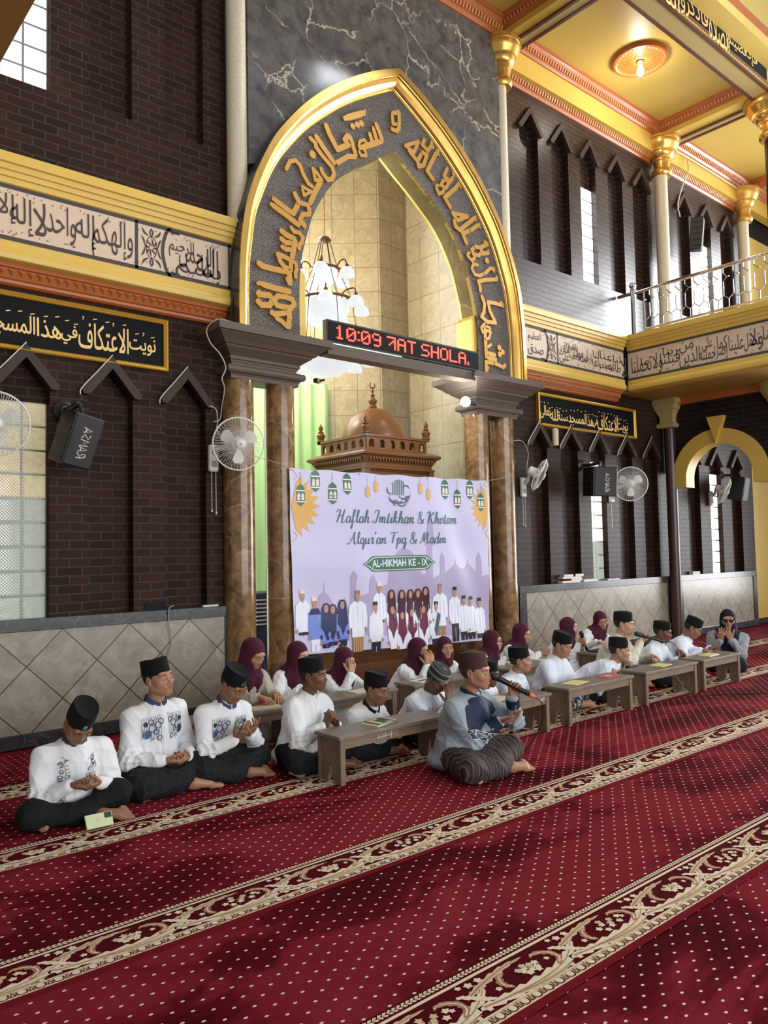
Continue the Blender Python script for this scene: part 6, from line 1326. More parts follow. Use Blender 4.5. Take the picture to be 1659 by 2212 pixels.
def hand(F, w, d, n, right, s, curl=(20,25,30,35), spread=4, thumb=(35,20), fine=.0035):
    """palm, four fingers of different lengths and a thumb from the wrist point w along d, palm facing n"""
    d = nrm(d); n = nrm(np.asarray(n, float) - d*(np.asarray(n, float) @ d)); t = np.cross(d, n) if right else np.cross(n, d)
    q = s
    kn = [w + (d*.088 + t*.030)*q, w + (d*.093 + t*.010)*q, w + (d*.089 - t*.010)*q, w + (d*.080 - t*.029)*q]
    for i, p in enumerate(kn): F.cone(w + (t*(.016 - .011*i) + d*.006)*q, p, .0145*q, .0115*q, .014*q)
    tips = []
    for i, (p, L) in enumerate(zip(kn, (.070, .079, .073, .057))):
        sp = (1.5 - i) * spread * D2R; f = nrm(d*math.cos(sp) + t*math.sin(sp)); a = 0; P = [p]; c = curl[i] * D2R
        for fr, share in ((.46, .9), (.30, 1.15), (.24, .7)):
            a += c*share; p = p + (f*math.cos(a) + n*math.sin(a)) * L*fr*q; P.append(p)
        F.chain(P, [.0098*q, .0088*q, .0080*q, .0066*q], fine); tips.append(p)
    b = w + (d*.020 + t*.024 + n*.006)*q; o, c = thumb[0]*D2R, thumb[1]*D2R
    f1 = nrm(d*math.cos(.75) + t*math.sin(.75)*math.cos(o) + n*math.sin(.75)*math.sin(o)); f2 = nrm(f1*math.cos(c) + (d*.8 - t*.5 + n*.3)*math.sin(c))
    p1 = b + f1*.045*q; p2 = p1 + nrm(f1+f2)*.032*q; p3 = p2 + f2*.026*q
    F.chain([b, p1, p2, p3], [.0155*q, .0115*q, .0098*q, .0075*q], .008*q)
    return tips

def foot(F, heel, d, up, s):
    d = nrm(d); up = nrm(np.asarray(up, float) - d*(np.asarray(up, float) @ d)); t = np.cross(d, up)
    F.cone(heel, heel + (d*.10 + up*.005)*s, .032*s, .028*s, .02)
    for i in range(5):
        a = heel + (d*.11 + t*(.030 - .015*i))*s; b = heel + (d*(.178 - .011*i) + t*(.032 - .0165*i) - up*.006)*s
        F.cone(a, b, .017*s, (.0135 if i == 0 else .0098)*s, .008); 
    F.cone(heel + (up*.02)*s, heel + (d*.10 + t*.02 + up*.012)*s, .03*s, .022*s, .02)



def build_head(F, H, R, hs, fem=False, mouth=0.0):
    """skull, jaw, brow, sockets, nose, lips and ears into the field; H centre, R head rotation"""
    g = lambda *p: H + R @ (V(*p) * hs)
    E = lambda c, r, k, op='u', Rl=None: F.ell(g(*c), np.asarray(r)*hs, R if Rl is None else R @ Rl, k*hs, op)
    K = lambda a, b, ra, rb, k, op='u': F.cone(g(*a), g(*b), ra*hs, rb*hs, k*hs, op)
    E((0,.014,.030), (.073,.092,.086), .02)
    E((0,-.030,-.014), (.066,.059,.076), .03)
    for sx in (-1, 1):
        K((sx*.054,.000,-.046), (sx*.016,-.064,-.085), .022, .019, .03)
        E((sx*.043,-.054,-.022), (.025,.027,.023), .025)
    K((0,-.064,-.086), (0,-.069,-.083), .019, .018, .02)
    K((-.040,-.074,.026), (.040,-.074,.026), .013, .013, .02)
    for sx in (-1, 1): E((sx*.032,-.098,.004), (.021,.022,.013), .012, 's')
    for sx in (-1, 1): E((sx*.032,-.0735,.003), (.0165,.0135,.0135), .005)
    K((0,-.082,.008), (0,-.1010,-.026), .0070, .0105, .012)
    E((0,-.0985,-.029), (.0125,.011,.0095), .008)
    for sx in (-1, 1): E((sx*.0140,-.090,-.0320), (.0090,.010,.0078), .006)
    E((0,-.078,-.054), (.029,.016,.022), .02)
    o = mouth*.006
    for sx in (-1, 1):
        K((sx*.004,-.0960,-.0500+o), (sx*.0245,-.0825,-.0540), .0058, .0034, .004)
        K((0,-.0950,-.0610-o), (sx*.0220,-.083,-.0557), .0070, .0036, .004)
    E((0,-.1005,-.0552), (.018+.004*mouth,.0085,.0012+o), .003, 's')
    for sx in (-1, 1):
        Rl = rz(sx*.35) @ rx(-.15)
        E((sx*.076,.014,-.002), (.010,.021,.032), .008, 'u', Rl)
        E((sx*.085,.008,.002), (.007,.011,.018), .006, 's', Rl)

def head_feature_meshes(root, body, H, R, hs, eyes, hair_m, lid_m, white_m, iris_m, fem=False):
    """brows, lash lines and open eyes laid on the face surface"""
    me = body.data; from mathutils.bvhtree import BVHTree
    n = len(me.vertices); co = np.zeros(n*3, np.float32); me.vertices.foreach_get('co', co); co = co.reshape(-1,3)
    loc = (co - H) @ R / hs
    keep = (np.abs(loc[:,0]) < .07) & (loc[:,1] < -.02) & (np.abs(loc[:,2]) < .09)
    lv = np.zeros(len(me.loops), np.int32); me.loops.foreach_get('vertex_index', lv); q = lv.reshape(-1,4); q = q[keep[q].all(1)]
    used = np.unique(q); rm = np.full(n, -1); rm[used] = np.arange(len(used))
    bvh = BVHTree.FromPolygons([Vector(p) for p in loc[used].tolist()], rm[q].tolist())
    def on(x, z, h):
        hit = bvh.ray_cast(Vector((x, -.3, z)), Vector((0, 1, 0)))
        y = hit[0].y if hit[0] is not None else -.08
        return H + R @ (V(x, y - h, z) * hs)
    for sx in (-1, 1):
        m = MB(); pts = cat([(sx*.014,.0215), (sx*.026,.0285), (sx*.040,.0275), (sx*.051,.0205)], 5)
        k = len(pts); w = [(.0062 if not fem else .0042)*math.sin(math.pi*(.18+.74*i/(k-1))) for i in range(k)]
        ribbon(m, pts, w, lambda u, v, h: on(u, v, .0016)); m.build('eyebrow', hair_m, root)
    for sx in (-1, 1):
        m = MB(); m.mi = 0
        if eyes == 'closed':
            pts = cat([(sx*.0165,-.0015), (sx*.025,-.0062), (sx*.034,-.0072), (sx*.0475,-.0015)], 5)
            ribbon(m, pts, [.0012+.0018*i/(len(pts)-1) for i in range(len(pts))], lambda u, v, h: on(u, v, .0008)); m.build('eyelid', lid_m, root)
        else:
            op = .0052 if eyes == 'open' else .0032; dz = -.001 if eyes == 'open' else -.004
            up = cat([(sx*.0165,-.001+dz), (sx*.025,op+dz), (sx*.036,op+dz), (sx*.0475,.000+dz)], 5); lw = cat([(sx*.0165,-.001+dz), (sx*.025,-op*.8+dz), (sx*.036,-op*.8+dz), (sx*.0475,.000+dz)], 5)
            P = [on(p[0], p[1], .0007) for p in up] + [on(p[0], p[1], .0007) for p in lw]; k = len(up)
            m.add(P, [(i, i+1, k+i+1, k+i) for i in range(k-1)])
            m.mi = 1; ic = (sx*.032, dz*1.0); rr = min(.0062, op*1.05)
            m.add([on(ic[0]+.0070*math.cos(a), ic[1]+rr*math.sin(a)*.9, .0014) for a in np.linspace(0, 6.283, 14)[:-1]], [tuple(range(13))])
            m.mi = 2; ribbon(m, up, [.0016+.0014*i/(k-1) for i in range(k)], lambda u, v, h: on(u, v, .0017))
            m.build('eye', [white_m, iris_m, lid_m], root)

def cap_mesh(root, H, R, hs, mat, tilt=-6, top=.098, brim=.032, name='peci_cap', flare=1.0, dome=False):
    """rigid oval cap: side wall with a seam, slightly sunken folded crown"""
    m = MB(); n = 40; Rt = R @ rx(tilt*D2R); c0 = V(0,.010,brim)
    rows = [(.0800,.0995,.0), (.0805,.1000,.002), (.0795*1,.0985,.45*top), (.0770*flare,.0955*flare,.97*top), (.0755*flare,.0940*flare,top), (.066*flare,.083*flare,top-.002), (.03,.04,top-.003 if not dome else top+.012), (.002,.003,top-.002 if not dome else top+.014)]
    vs = []
    for a, b, z in rows:
        for k in range(n):
            t = 2*math.pi*k/n; p = V(a*math.cos(t), b*math.sin(t), z)
            if z > top*.9: p[2] += .006*math.cos(2*t)*(a/.076)            # crown dips along the middle fold
            p[2] += -.010*math.sin(t)*-1 * (1 if z < .01 else .3)          # lower at the back, higher over the brow
            vs.append(H + Rt @ ((c0 + p)*hs))
    fs = [(i*n+k, i*n+(k+1) % n, (i+1)*n+(k+1) % n, (i+1)*n+k) for i in range(len(rows)-1) for k in range(n)]
    fs += [tuple((len(rows)-1)*n+k for k in range(n))]
    vs2 = [H + Rt @ ((c0 + V(.074*math.cos(2*math.pi*k/n), .092*math.sin(2*math.pi*k/n), .03))*hs) for k in range(n)]; b = len(vs)
    fs += [(k, b+k, b+(k+1) % n, (k+1) % n) for k in range(n)]
    m.add(vs + vs2, fs)
    return m.build(name, mat, root, smooth=50), Rt, c0

def folds(P, N, amp, seed, axis=None):
    r = np.random.RandomState(seed); d = np.zeros(len(P))
    for i in range(5):
        v = r.normal(size=3) * V(1,1,.55); v *= (14 + 9*i) / np.linalg.norm(v); w = r.normal(size=3)*6
        ph = P @ v + 1.3*np.sin(P @ w + r.rand()*6); d += (1 - np.abs(np.sin(ph + r.rand()*6)))**2.2 * (1.0/(1+.35*i))
    return P + N * ((d/2.2 - .45) * amp)[:,None]
def H_(w, d, n, curl=(20,25,30,35), thumb=(35,20), spread=4, pole=None): return dict(w=V(*w), d=V(*d), n=V(*n), curl=curl, thumb=thumb, spread=spread, pole=pole)
def pair(kind, c, s=1.0):
    """right and left hand for a pose round the point c (figure's own frame, facing -Y, its right at -X)"""
    c = V(*c)
    def mir(h): return dict(h, w=V(-h['w'][0], *h['w'][1:]), d=V(-h['d'][0], *h['d'][1:]), n=V(-h['n'][0], *h['n'][1:]))
    if kind == 'lap':
        r = H_((-.085,.045,.015), (.80,-.55,-.18), (.25,.35,.9), (38,42,46,50), (30,25)); l = H_((.080,.05,.0), (-.80,-.52,-.05), (-.2,.45,.85), (48,52,56,58), (40,20))
    elif kind == 'dua':
        r = H_((-.062,.045,-.045), (.28,-.74,.55), (.18,.62,.75), (26,24,26,32), (28,12)); l = mir(r); l['w'] = l['w'] + V(0,.004,.012)
    elif kind == 'duaface':
        r = H_((-.050,.01,-.085), (.16,-.30,.90), (.16,.95,.30), (20,18,20,26), (15,10)); l = mir(r)
    elif kind == 'clasp':
        r = H_((-.052,.03,-.085), (.35,-.30,.88), (.92,.05,-.33), (62,66,70,72), (25,30)); l = mir(r); l['w'] = l['w'] + V(.0,-.006,-.016)
    elif kind == 'cover':
        r = H_((-.040,.0,-.10), (.14,.10,.98), (.20,.96,-.08), (14,12,14,20), (12,8), 3); l = mir(r)
    for h in (r, l): h['w'] = c + h['w']*s
    return [r, l]

def spans(lo, hi, fine, f, c):
    """grid lines from lo to hi, step f inside the fine intervals, c outside"""
    pts = sorted(set([lo, hi] + [min(max(p, lo), hi) for iv in fine for p in iv])); segs = []
    for a, b in zip(pts[:-1], pts[1:]):
        if b-a < 1e-5: continue
        m = (a+b)/2; segs.append((a, b, f if any(iv[0] <= m <= iv[1] for iv in fine) else c))
    return ax(segs)

def person(label, at, rot, s, head, look, hands, legs='cross', top='white_shirt', collar=None, lower='black_trousers', low_kind='trousers', skin='tan', eyes='down',
           cap='velvet_black', hijab=None, fem=False, fine=.0032, group=None, hs=None, mouth=0, cap_kw=None, hair='hair_black', bulk=1.0, seed=1, placket=True, feet=(1,1), sleeve=1.0, knee=None, cuff=None, robe=False, foot_kw=None, barecap=False):
    root = thing('person', label, 'person', (at[0], at[1], 0), rot*D2R, group)
    Ri = rz(-rot*D2R); L = lambda p: Ri @ (V(*p) - V(at[0], at[1], 0))
    hs = hs or s*1.02
    H = L(head); R = rz(look[0]*D2R) @ rx(look[1]*D2R) @ ry(look[2]*D2R if len(look) > 2 else 0)
    pel = V(0, .02, .115*s)
    N = H + (rz(look[0]*.4*D2R) @ rx(look[1]*.45*D2R)) @ (V(0,.040,-.150)*hs)          # base of the neck
    spine = nrm(N - pel); lean = math.atan2(-spine[1], spine[2]); tw = look[0]*.25*D2R
    side = rz(tw) @ V(1,0,0); side = nrm(side - spine*(side @ spine)*.6); fwd = nrm(np.cross(side, spine)) * 1.0
    if fwd[1] > 0: fwd = -fwd
    sw = .165*s*bulk; S = [N - side*sw - spine*.072*s, N + side*sw - spine*.072*s]
    arms = []
    for i, h in enumerate(hands):
        W = h['w'].copy(); pole = h['pole'] if h['pole'] is not None else (V(-.62 if i == 0 else .62, .35, -.9))
        e, W = two_bone(S[i], W, .265*s, .235*s, V(*pole)); arms.append((S[i], e, W, h))
    mid = pel*.5 + N*.5 + fwd*-.012*s
    # ---- legs
    hip = [V(-.085*s,.0,.115*s), V(.085*s,.0,.115*s)]
    if legs == 'cross':
        kn = [V(-.21*s,-.25*s,.105*s), V(.215*s,-.245*s,.125*s)] if knee is None else [V(*knee[0])*s, V(*knee[1])*s]
        an = [V(.115*s,-.325*s,.045*s), V(-.10*s,-.265*s,.05*s)]
        fd = [V(.93,-.28,-.02), V(-.9,-.1,-.05)]; fu = [V(-.1,-.75,.6), V(.1,-.6,.8)]
        if foot_kw: an = [V(*p)*s for p in foot_kw['an']]; fd = [V(*p) for p in foot_kw['fd']]; fu = [V(*p) for p in foot_kw['fu']]
    else:
        kn = [V(-.13*s,-.36*s,.075*s), V(.13*s,-.36*s,.075*s)]; an = [V(-.12*s,.05*s,.05*s), V(.12*s,.05*s,.05*s)]
        fd = [V(.2,.95,-.1), V(-.2,.95,-.1)]; fu = [V(0,-.1,-1), V(0,-.1,-1)]
    allp = np.array([H, N, pel] + S + [a[1] for a in arms] + [a[2] for a in arms] + kn + an)
    lo = allp.min(0) - .19; hi = allp.max(0) + .19; lo[2] = -.01
    hp = [a[2] + nrm(a[3]['d'])*.08*s for a in arms]
    fine_iv = [[(H[k]-.125*hs, H[k]+.125*hs)] + [(p[k]-.115*s, p[k]+.115*s) for p in hp] for k in range(3)]
    co = fine*2.2
    F = Field(*[spans(lo[k], hi[k], fine_iv[k], fine, co) for k in range(3)])
    F.chain([pel, mid, N - spine*.06*s], [.10*s,.085*s,.07*s], .03)
    F.cone(S[0], S[1], .05*s, k=.03)
    for i, (a, e, w, h) in enumerate(arms):
        F.chain([a, e, w], [.045*s,.036*s,.0235*s], .015)
        hand(F, w, h['d'], h['n'], i == 0, s*.98, h['curl'], h['spread'], h['thumb'])
    for i in range(2):
        F.chain([hip[i], kn[i], an[i]], [.075*s,.050*s,.030*s], .02)
        if feet[i]: foot(F, an[i], fd[i], fu[i], s)
    neck_top = H + R @ (V(0,.018,-.055)*hs)
    F.cone(N - spine*.03*s, neck_top, .060*hs, .050*hs, .03)
    build_head(F, H, R, hs, fem, mouth)
    F.halfspace((0,0,.003), (0,0,-1))
    P, Q = F.mesh()
    # natural colouring that belongs to the skin: lips, a trace of shaved hair
    loc = (P - H) @ R / hs; col = np.tile(np.array(SKINS[skin]), (len(P),1))
    lip = np.exp(-(((loc[:,0])/.0215)**4 + ((loc[:,2]+.0555)/.0092)**4)) * (loc[:,1] < -.07)
    col = col*(1-.75*lip[:,None]) + .75*lip[:,None]*(np.array(SKINS[skin])*V(.92,.62,.60))
    body = quads('body', P, Q, M['skin'], root, col)
    if np.isfinite(H).all() and eyes != 'none':
        head_feature_meshes(root, body, H, R, hs, eyes, M['brow'], M['lash'], M['eye_white'], M['iris'], fem)
    # ---- hair under the cap
    g = lambda *p: H + R @ (V(*p)*hs)
    if not hijab:
        G = Field(*[ax([(H[k]-.15*hs, H[k]+.15*hs, .0055)]) for k in range(3)])
        G.ell(g(0,.017,.030), V(.0785,.0945,.088)*hs, R, .005)
        up = R @ V(0,0,1); fr = R @ V(0,-1,0)
        G.halfspace(g(0,0,.050), up)
        G.halfspace(g(0,-.052,.02), nrm(fr*1.0 + up*-.35))
        G.halfspace(g(0,.03,-.050), nrm(-up*.9 + fr*.45))
        for sx in (-1, 1): G.ell(g(sx*.082,.012,-.006), V(.02,.020,.032)*hs, R, .006, 's')
        p, q = G.mesh()
        if len(q): quads('hair', p, q, M[hair], root)
    capinfo = None
    if cap and not hijab:
        o, Rt, c0 = cap_mesh(root, H, R, hs, M[cap], **(cap_kw or {})); capinfo = (o, H, Rt, c0, hs)
    # ---- shirt
    sl = sleeve; G = Field(*[ax([(lo[k], hi[k], .0068 if fine < .004 else .0085)]) for k in range(3)])
    b = bulk
    Rt = np.stack([side, -fwd, spine], 1)
    G.ell(pel + V(0,-.01,.05)*s, V(.170*b,.140*b,.12)*s, None, .05)
    G.chain([pel + spine*.10*s, mid, N - spine*.13*s], [.145*s*b,.138*s*b,.122*s*b], .05)
    G.ell(N - spine*.15*s + fwd*.0*s, V(.165*b,.118*b,.15)*s, Rt, .05)
    G.cone(S[0] + side*.03*s, S[1] - side*.03*s, .056*s, k=.06)
    G.cone(N - spine*.05*s, N + spine*.004*s + fwd*-.006*s, .088*s, .064*s, .05)
    for a, e, w, h in arms:
        we = w - nrm(w-e)*.018*s
        G.chain([a, e], [.064*s*sl,.055*s*sl], .055); G.chain([e, we], [.056*s*sl,.044*s*sl], .03)
        G.ell(e + V(0,.0,-.010)*s, V(.056,.056,.052)*s*sl, None, .03)
    if robe:
        G.chain([pel + V(0,-.02,.02)*s, pel + V(0,-.24,-.01)*s], [.20*s,.155*s], .10); G.ell(V(0,.02,.05)*s, V(.235,.24,.12)*s, None, .08); G.cone(V(-.13,-.30,.06)*s, V(.13,-.30,.06)*s, .115*s, k=.10); G.cone(V(-.16,.2,.05)*s, V(.16,.2,.05)*s, .10*s, k=.10)
    else:
        G.ell(pel + V(0,.035,-.035)*s, V(.195*b,.150*b,.085)*s, None, .05)             # tail spread behind
        G.ell(pel + V(0,-.10,.02)*s, V(.15*b,.10*b,.065)*s, None, .06)                 # front hem over the lap
    G.halfspace((0,0,.006), (0,0,-1))
    for i, (a, e, w, h) in enumerate(arms):                                            # cuffs cut square
        pass
    P, Q = G.mesh(); Nn = vnormals(P, Q); P = folds(P, Nn, .017*s, seed)
    for a, e, w, h in arms:                                                            # creases round the elbows
        for A, B, nr in ((a, e, 1), (e, w, 0)):
            u = nrm(B-A); Lg = np.linalg.norm(B-A); t = (P-A) @ u; rad = np.linalg.norm(P - A - t[:,None]*u, axis=1)
            near = np.exp(-((t - (Lg-.02*s if nr else .03*s))/(.06*s))**2) * (rad < .10*s)
            P = P + Nn * ((.5-np.abs(np.sin(t*62 + 1.6*np.sin(P @ (V(19,27,15)) + seed) + seed)))* .0105 * near * s)[:,None]
    P[:,2] = np.maximum(P[:,2], .004)
    shirt = quads('shirt' if not robe else 'robe', P, Q, M[top], root)
    from mathutils.bvhtree import BVHTree
    bvh = BVHTree.FromPolygons([Vector(p) for p in P.tolist()], Q.tolist())
    Fw = fwd; Up = nrm(spine); Sd = np.cross(Up, -Fw) * 1.0
    if Sd[0] < 0: Sd = -Sd
    base = N - spine*.0
    def on_chest(u, v, h=0.0015):
        """u to the figure's left, v down from the neck base, in metres at adult size"""
        p = Vector(base + Sd*u*s - Up*v*s + Fw*.6); d = Vector(-Fw); best = None
        for _ in range(12):                                               # the last surface that looks forward is the chest, not a sleeve
            hit = bvh.ray_cast(p, d)
            if hit[0] is None: break
            if hit[1].dot(d) < 0: best = hit[0].copy()
            p = hit[0] + d*.002
        return (np.array(best) if best is not None else base + Sd*u*s - Up*v*s + Fw*.10*s) + Fw*h
    if collar:
        m = MB(); n = 30; vs = []; dirn = nrm(neck_top - N)*.55 + spine*.45; cA = N + spine*.012*s + fwd*-.002*s
        for r0, z in ((.074,-.020), (.070,.010), (.065,.030), (.059,.030), (.058,-.020)):
            for k in range(n):
                t = -math.pi/2 + .10 + (2*math.pi-.20)*k/(n-1)
                drop = -.022*max(0, -math.sin(t))**2
                vs.append(cA + (side*math.cos(t)*r0*1.04 + (-fwd)*math.sin(t)*r0*1.08)*hs + dirn*(z+drop)*hs)
        m.add(vs, [(i*n+k, i*n+k+1, ((i+1)%5)*n+k+1, ((i+1)%5)*n+k) for i in range(5) for k in range(n-1)])
        m.build('collar', M[collar], root, smooth=60)
    if placket and not hijab:
        m = MB(); pts = [(0, .03+.36*i/12) for i in range(13)]
        for du, hh in ((.0, .0022),): ribbon(m, pts, .030, lambda u, v, h: on_chest(u, v, hh))
        m.build('placket', M[placket] if isinstance(placket, str) else M[top], root, smooth=180)
    if cuff:
        for a, e, w, h in arms:
            m = MB(); u = nrm(w-e); m.tube([w - u*.075*s, w - u*.045*s, w - u*.004*s], [.050*s*sl,.0485*s*sl,.0475*s*sl], 20); m.build('cuff', M[cuff], root, smooth=50)
    # ---- lower garment
    if not robe:
        G = Field(*[ax([(lo[k]-.02, hi[k]+.02, .0075 if fine < .004 else .009)]) for k in (0,1)] + [ax([(-.01, .42*s, .0075 if fine < .004 else .009)])])
        G.ell(V(0,.03,.095)*s, V(.185,.155,.10)*s, None, .04); sar = low_kind == 'sarong'
        for i in range(2):
            a2 = an[i]*.78 + kn[i]*.22 if not sar else an[i]*.70 + kn[i]*.30
            G.chain([hip[i], kn[i]], [.100*s,.078*s], .05); G.chain([kn[i], a2], [.076*s,.056*s], .05)
        if sar:
            G.ell(V(0,-.20,.075)*s, V(.27,.14,.085)*s, None, .09); G.ell(V(0,-.10,.11)*s, V(.22,.16,.07)*s, None, .08)
        elif legs == 'kneel':
            G.ell(V(0,-.16,.08)*s, V(.20,.24,.085)*s, None, .08)
        G.halfspace((0,0,.004), (0,0,-1))
        p, q = G.mesh(); nn = vnormals(p, q); p = folds(p, nn, (.020 if sar else .015)*s, seed+50); p[:,2] = np.maximum(p[:,2], .003)
        quads('sarong' if sar else ('skirt' if fem else 'trousers'), p, q, M[lower], root)
    # ---- head cloth
    if hijab:
        G = Field(*[ax([(min(H[k],N[k])-.30*s, max(H[k],N[k])+.30*s, .0062)]) for k in range(2)] + [ax([(N[2]-.42*s, H[2]+.16*hs, .0062)])])
        G.ell(g(0,.022,.028), V(.088,.106,.100)*hs, R, .02)
        G.ell(g(0,-.005,-.045), V(.083,.083,.088)*hs, R, .03)
        Nh = N + spine*.01*s
        G.cone(g(0,.015,-.06), Nh - spine*.03*s, .080*hs, .115*s, .06)
        G.ell(Nh - spine*.075*s, V(.185*b,.118,.095)*s, Rt, .05)
        G.ell(Nh - spine*.16*s + fwd*.065*s, V(.135*b,.058,.16)*s, Rt, .05)
        G.ell(Nh - spine*.13*s - fwd*.06*s, V(.14*b,.065,.15)*s, Rt, .05)
        G.ell(g(0,-.135,-.020), V(.0550,.095,.0740)*hs, R, .014, 's')
        G.ell(g(0,-.075,-.017), V(.0490,.062,.0690)*hs, R, .014, 's')
        p, q = G.mesh(); nn = vnormals(p, q)
        lz = (p - H) @ R / hs; edge = np.clip((-.07 - lz[:,2])/.08, 0, 1); p = p + nn*0
        pf = folds(p, nn, .016*s, seed+9); p = p + (pf - p)*edge[:,None]
        # long soft folds that fall from under the chin
        t = np.arctan2((p-Nh) @ side, (p-Nh) @ fwd + .02); p = p + nn*(np.sin(t*9 + seed)*.0055*edge*s)[:,None]
        quads('hijab', p, q, M[hijab], root)
    return dict(root=root, H=H, R=R, hs=hs, s=s, on_chest=on_chest, cap=capinfo, arms=arms, N=N, fwd=fwd, spine=spine, side=side, L=L)
# ------------------------------------------------------------------ the people
G1, G2 = 'boys in white in the front row', 'girls in maroon head cloths'
def W2L(at, rot, p): return rz(-rot*D2R) @ (V(*p) - V(at[0], at[1], 0))
def badge(pr, pts, mat, name='cap_badge', h=.0015):
    """a small embroidered mark on the front of a cap; pts are lists of (angle from front, height) outlines"""
    o, H, Rt, c0, hs = pr['cap']; m = MB()
    for q in pts:
        m.add([H + Rt @ ((c0 + V((.0815+h)*math.sin(a), -(.1010+h)*math.cos(a), z))*hs) for a, z in q], [tuple(range(len(q)))])
    return m.build(name, M[mat], o)
def blob(a, z, ra, rz_, n=12, k=1.0): return [(a + ra*math.cos(2*math.pi*i/n)*(k if i % 2 else 1), z + rz_*math.sin(2*math.pi*i/n)*(k if i % 2 else 1)) for i in range(n)]
def ring_print(pr, items, name='embroidery'):
    """discs, rings and stripes sewn on the chest; items: (kind, u, v, a, b, material)"""
    mats = []; m = MB(); f = pr['on_chest']; h = .0060
    for it in items:
        k, u, v, a, b, mt = it
        if mt not in mats: mats.append(mt)
        m.mi = mats.index(mt); h += .00002
        if k == 'disc': 
            P = [f(u + a*math.cos(q), v + b*math.sin(q), h) for q in np.linspace(0, 6.283, 15)[:-1]]; Q = [f(u + a*.5*math.cos(q), v + b*.5*math.sin(q), h) for q in np.linspace(0, 6.283, 15)[:-1]]; m.add([f(u, v, h)] + Q + P, [(0, i+1, (i+1) % 14 + 1) for i in range(14)] + [(i+1, i+15, (i+1) % 14 + 15, (i+1) % 14 + 1) for i in range(14)])
        elif k == 'ring': ribbon(m, [(u + a*math.cos(q), v + b*math.sin(q)) for q in np.linspace(0, 6.283, 17)], .0045, lambda x, y, _: f(x, y, h))
        elif k == 'line': ribbon(m, [(u + (a-u)*t, v + (b-v)*t) for t in np.linspace(0, 1, 16 if abs(b-v) > .05 else 4)], .0038, lambda x, y, _: f(x, y, h))
        elif k == 'curve': ribbon(m, u, v, lambda x, y, _: f(x, y, h))
    return m.build(name, [M[q] for q in mats], pr['root'])
def circles(pr, seed):
    it = [('line', u, .035 + .02*abs(u)/.12, u, .225 - .02*random.Random(seed + int(u*999)).random()*4, 'stripe_grey') for u in np.arange(-.15, .151, .0145) if abs(u) > .022]
    for s_ in (-1, 1):
        for u, v, r_, k, mt in ((.030,.075,.013,'ring','embroidery_navy'), (.055,.062,.008,'disc','embroidery_grey'), (.050,.095,.017,'ring','embroidery_navy'), (.085,.078,.012,'ring','embroidery_navy'), (.080,.115,.019,'ring','embroidery_navy'), (.115,.090,.013,'disc','embroidery_dark'), (.108,.150,.024,'disc','embroidery_blue' if s_ < 0 else 'embroidery_dark'), (.060,.135,.013,'ring','embroidery_navy'), (.040,.170,.014,'ring','embroidery_navy'), (.075,.175,.009,'disc','embroidery_grey'), (.125,.128,.008,'disc','embroidery_grey')): it.append((k, s_*u*1.12, v*1.08, r_*1.1, r_*1.18, mt))
    ring_print(pr, it, 'chest_embroidery')

# front row, left to right
p1 = person('leftmost boy, head bowed, white shirt with grey scroll embroidery, phone at his shin', (1.60,-1.87), -4, .93, (1.592,-2.065,.552), (4, 47, 6), pair('lap', (.02,-.31,.215), .93), bulk=1.13, knee=((-.275,-.235,.10),(.235,-.25,.135)),
    collar='navy_collar', lower='black_trousers', skin='brown', eyes='down', seed=3, group=G1, cap_kw=dict(top=.112, flare=.97))
badge(p1, [blob(-.10,.034,.17,.017)], 'badge_green'); badge(p1, [blob(-.10,.035,.12,.012)], 'badge_white', h=.0020); badge(p1, [blob(-.10,.035,.09,.009)], 'badge_green', h=.0024); badge(p1, [[(-.32,.012),(.10,.006),(.12,.012),(-.30,.019)]], 'badge_green')
it = []; rnd = random.Random(5)
for s_ in (-1, 1):
    for k in range(34):
        u, v = s_*(.085 + rnd.uniform(-.022,.022)), .05 + k*.0095; q = [(u + .013*math.cos(t)*rnd.uniform(.6,1.2), v + .013*math.sin(t)) for t in np.linspace(rnd.random()*6, rnd.random()*6 + 4, 8)]; it.append(('curve', q, .0042, 0, 0, 'embroidery_black' if k % 2 else 'embroidery_grey'))
ring_print(p1, it, 'scroll_embroidery')
p2 = person('boy sitting upright with closed eyes, white shirt with navy circles', (2.19,-1.70), 6, 1.0, (2.205,-1.775,.700), (14, -7, -3), pair('lap', (.03,-.30,.20)), bulk=1.08, knee=((-.225,-.26,.10),(.225,-.245,.150)), collar='navy_collar', low_kind='sarong', lower='sarong_black', skin='tan', eyes='closed', seed=7, group=G1)
circles(p2, 1)
p3 = person('boy with bowed head and green-badged cap, circles on his shirt, palms raised together', (2.60,-1.73), 4, .95, (2.655,-1.955,.625), (12, 34, 0), pair('dua', (.05,-.37,.335), .95), knee=((-.20,-.26,.12),(.265,-.23,.12)), collar='navy_collar', low_kind='sarong', lower='sarong_black', skin='brown', eyes='down', seed=11, group=G1, cuff=None, cap_kw=dict(flare=.97))
circles(p3, 2)
badge(p3, [[(-.34,.028),(-.24,.044),(-.10,.036),(.02,.044),(.20,.034),(.16,.022),(.0,.028),(-.14,.018),(-.28,.020)]], 'badge_green'); badge(p3, [blob(-.12,.047,.05,.006), blob(-.02,.050,.05,.006)], 'badge_green')
p4 = person('dark-skinned boy in plain white shirt looking aside with fists clasped at his chest', (3.16,-1.99), 4, .95, (3.215,-2.095,.640), (30, 2, 0), pair('clasp', (.07,-.29,.395), .95), collar='white_shirt', lower='black_trousers', skin='dark', eyes='open', seed=13, group=G1)
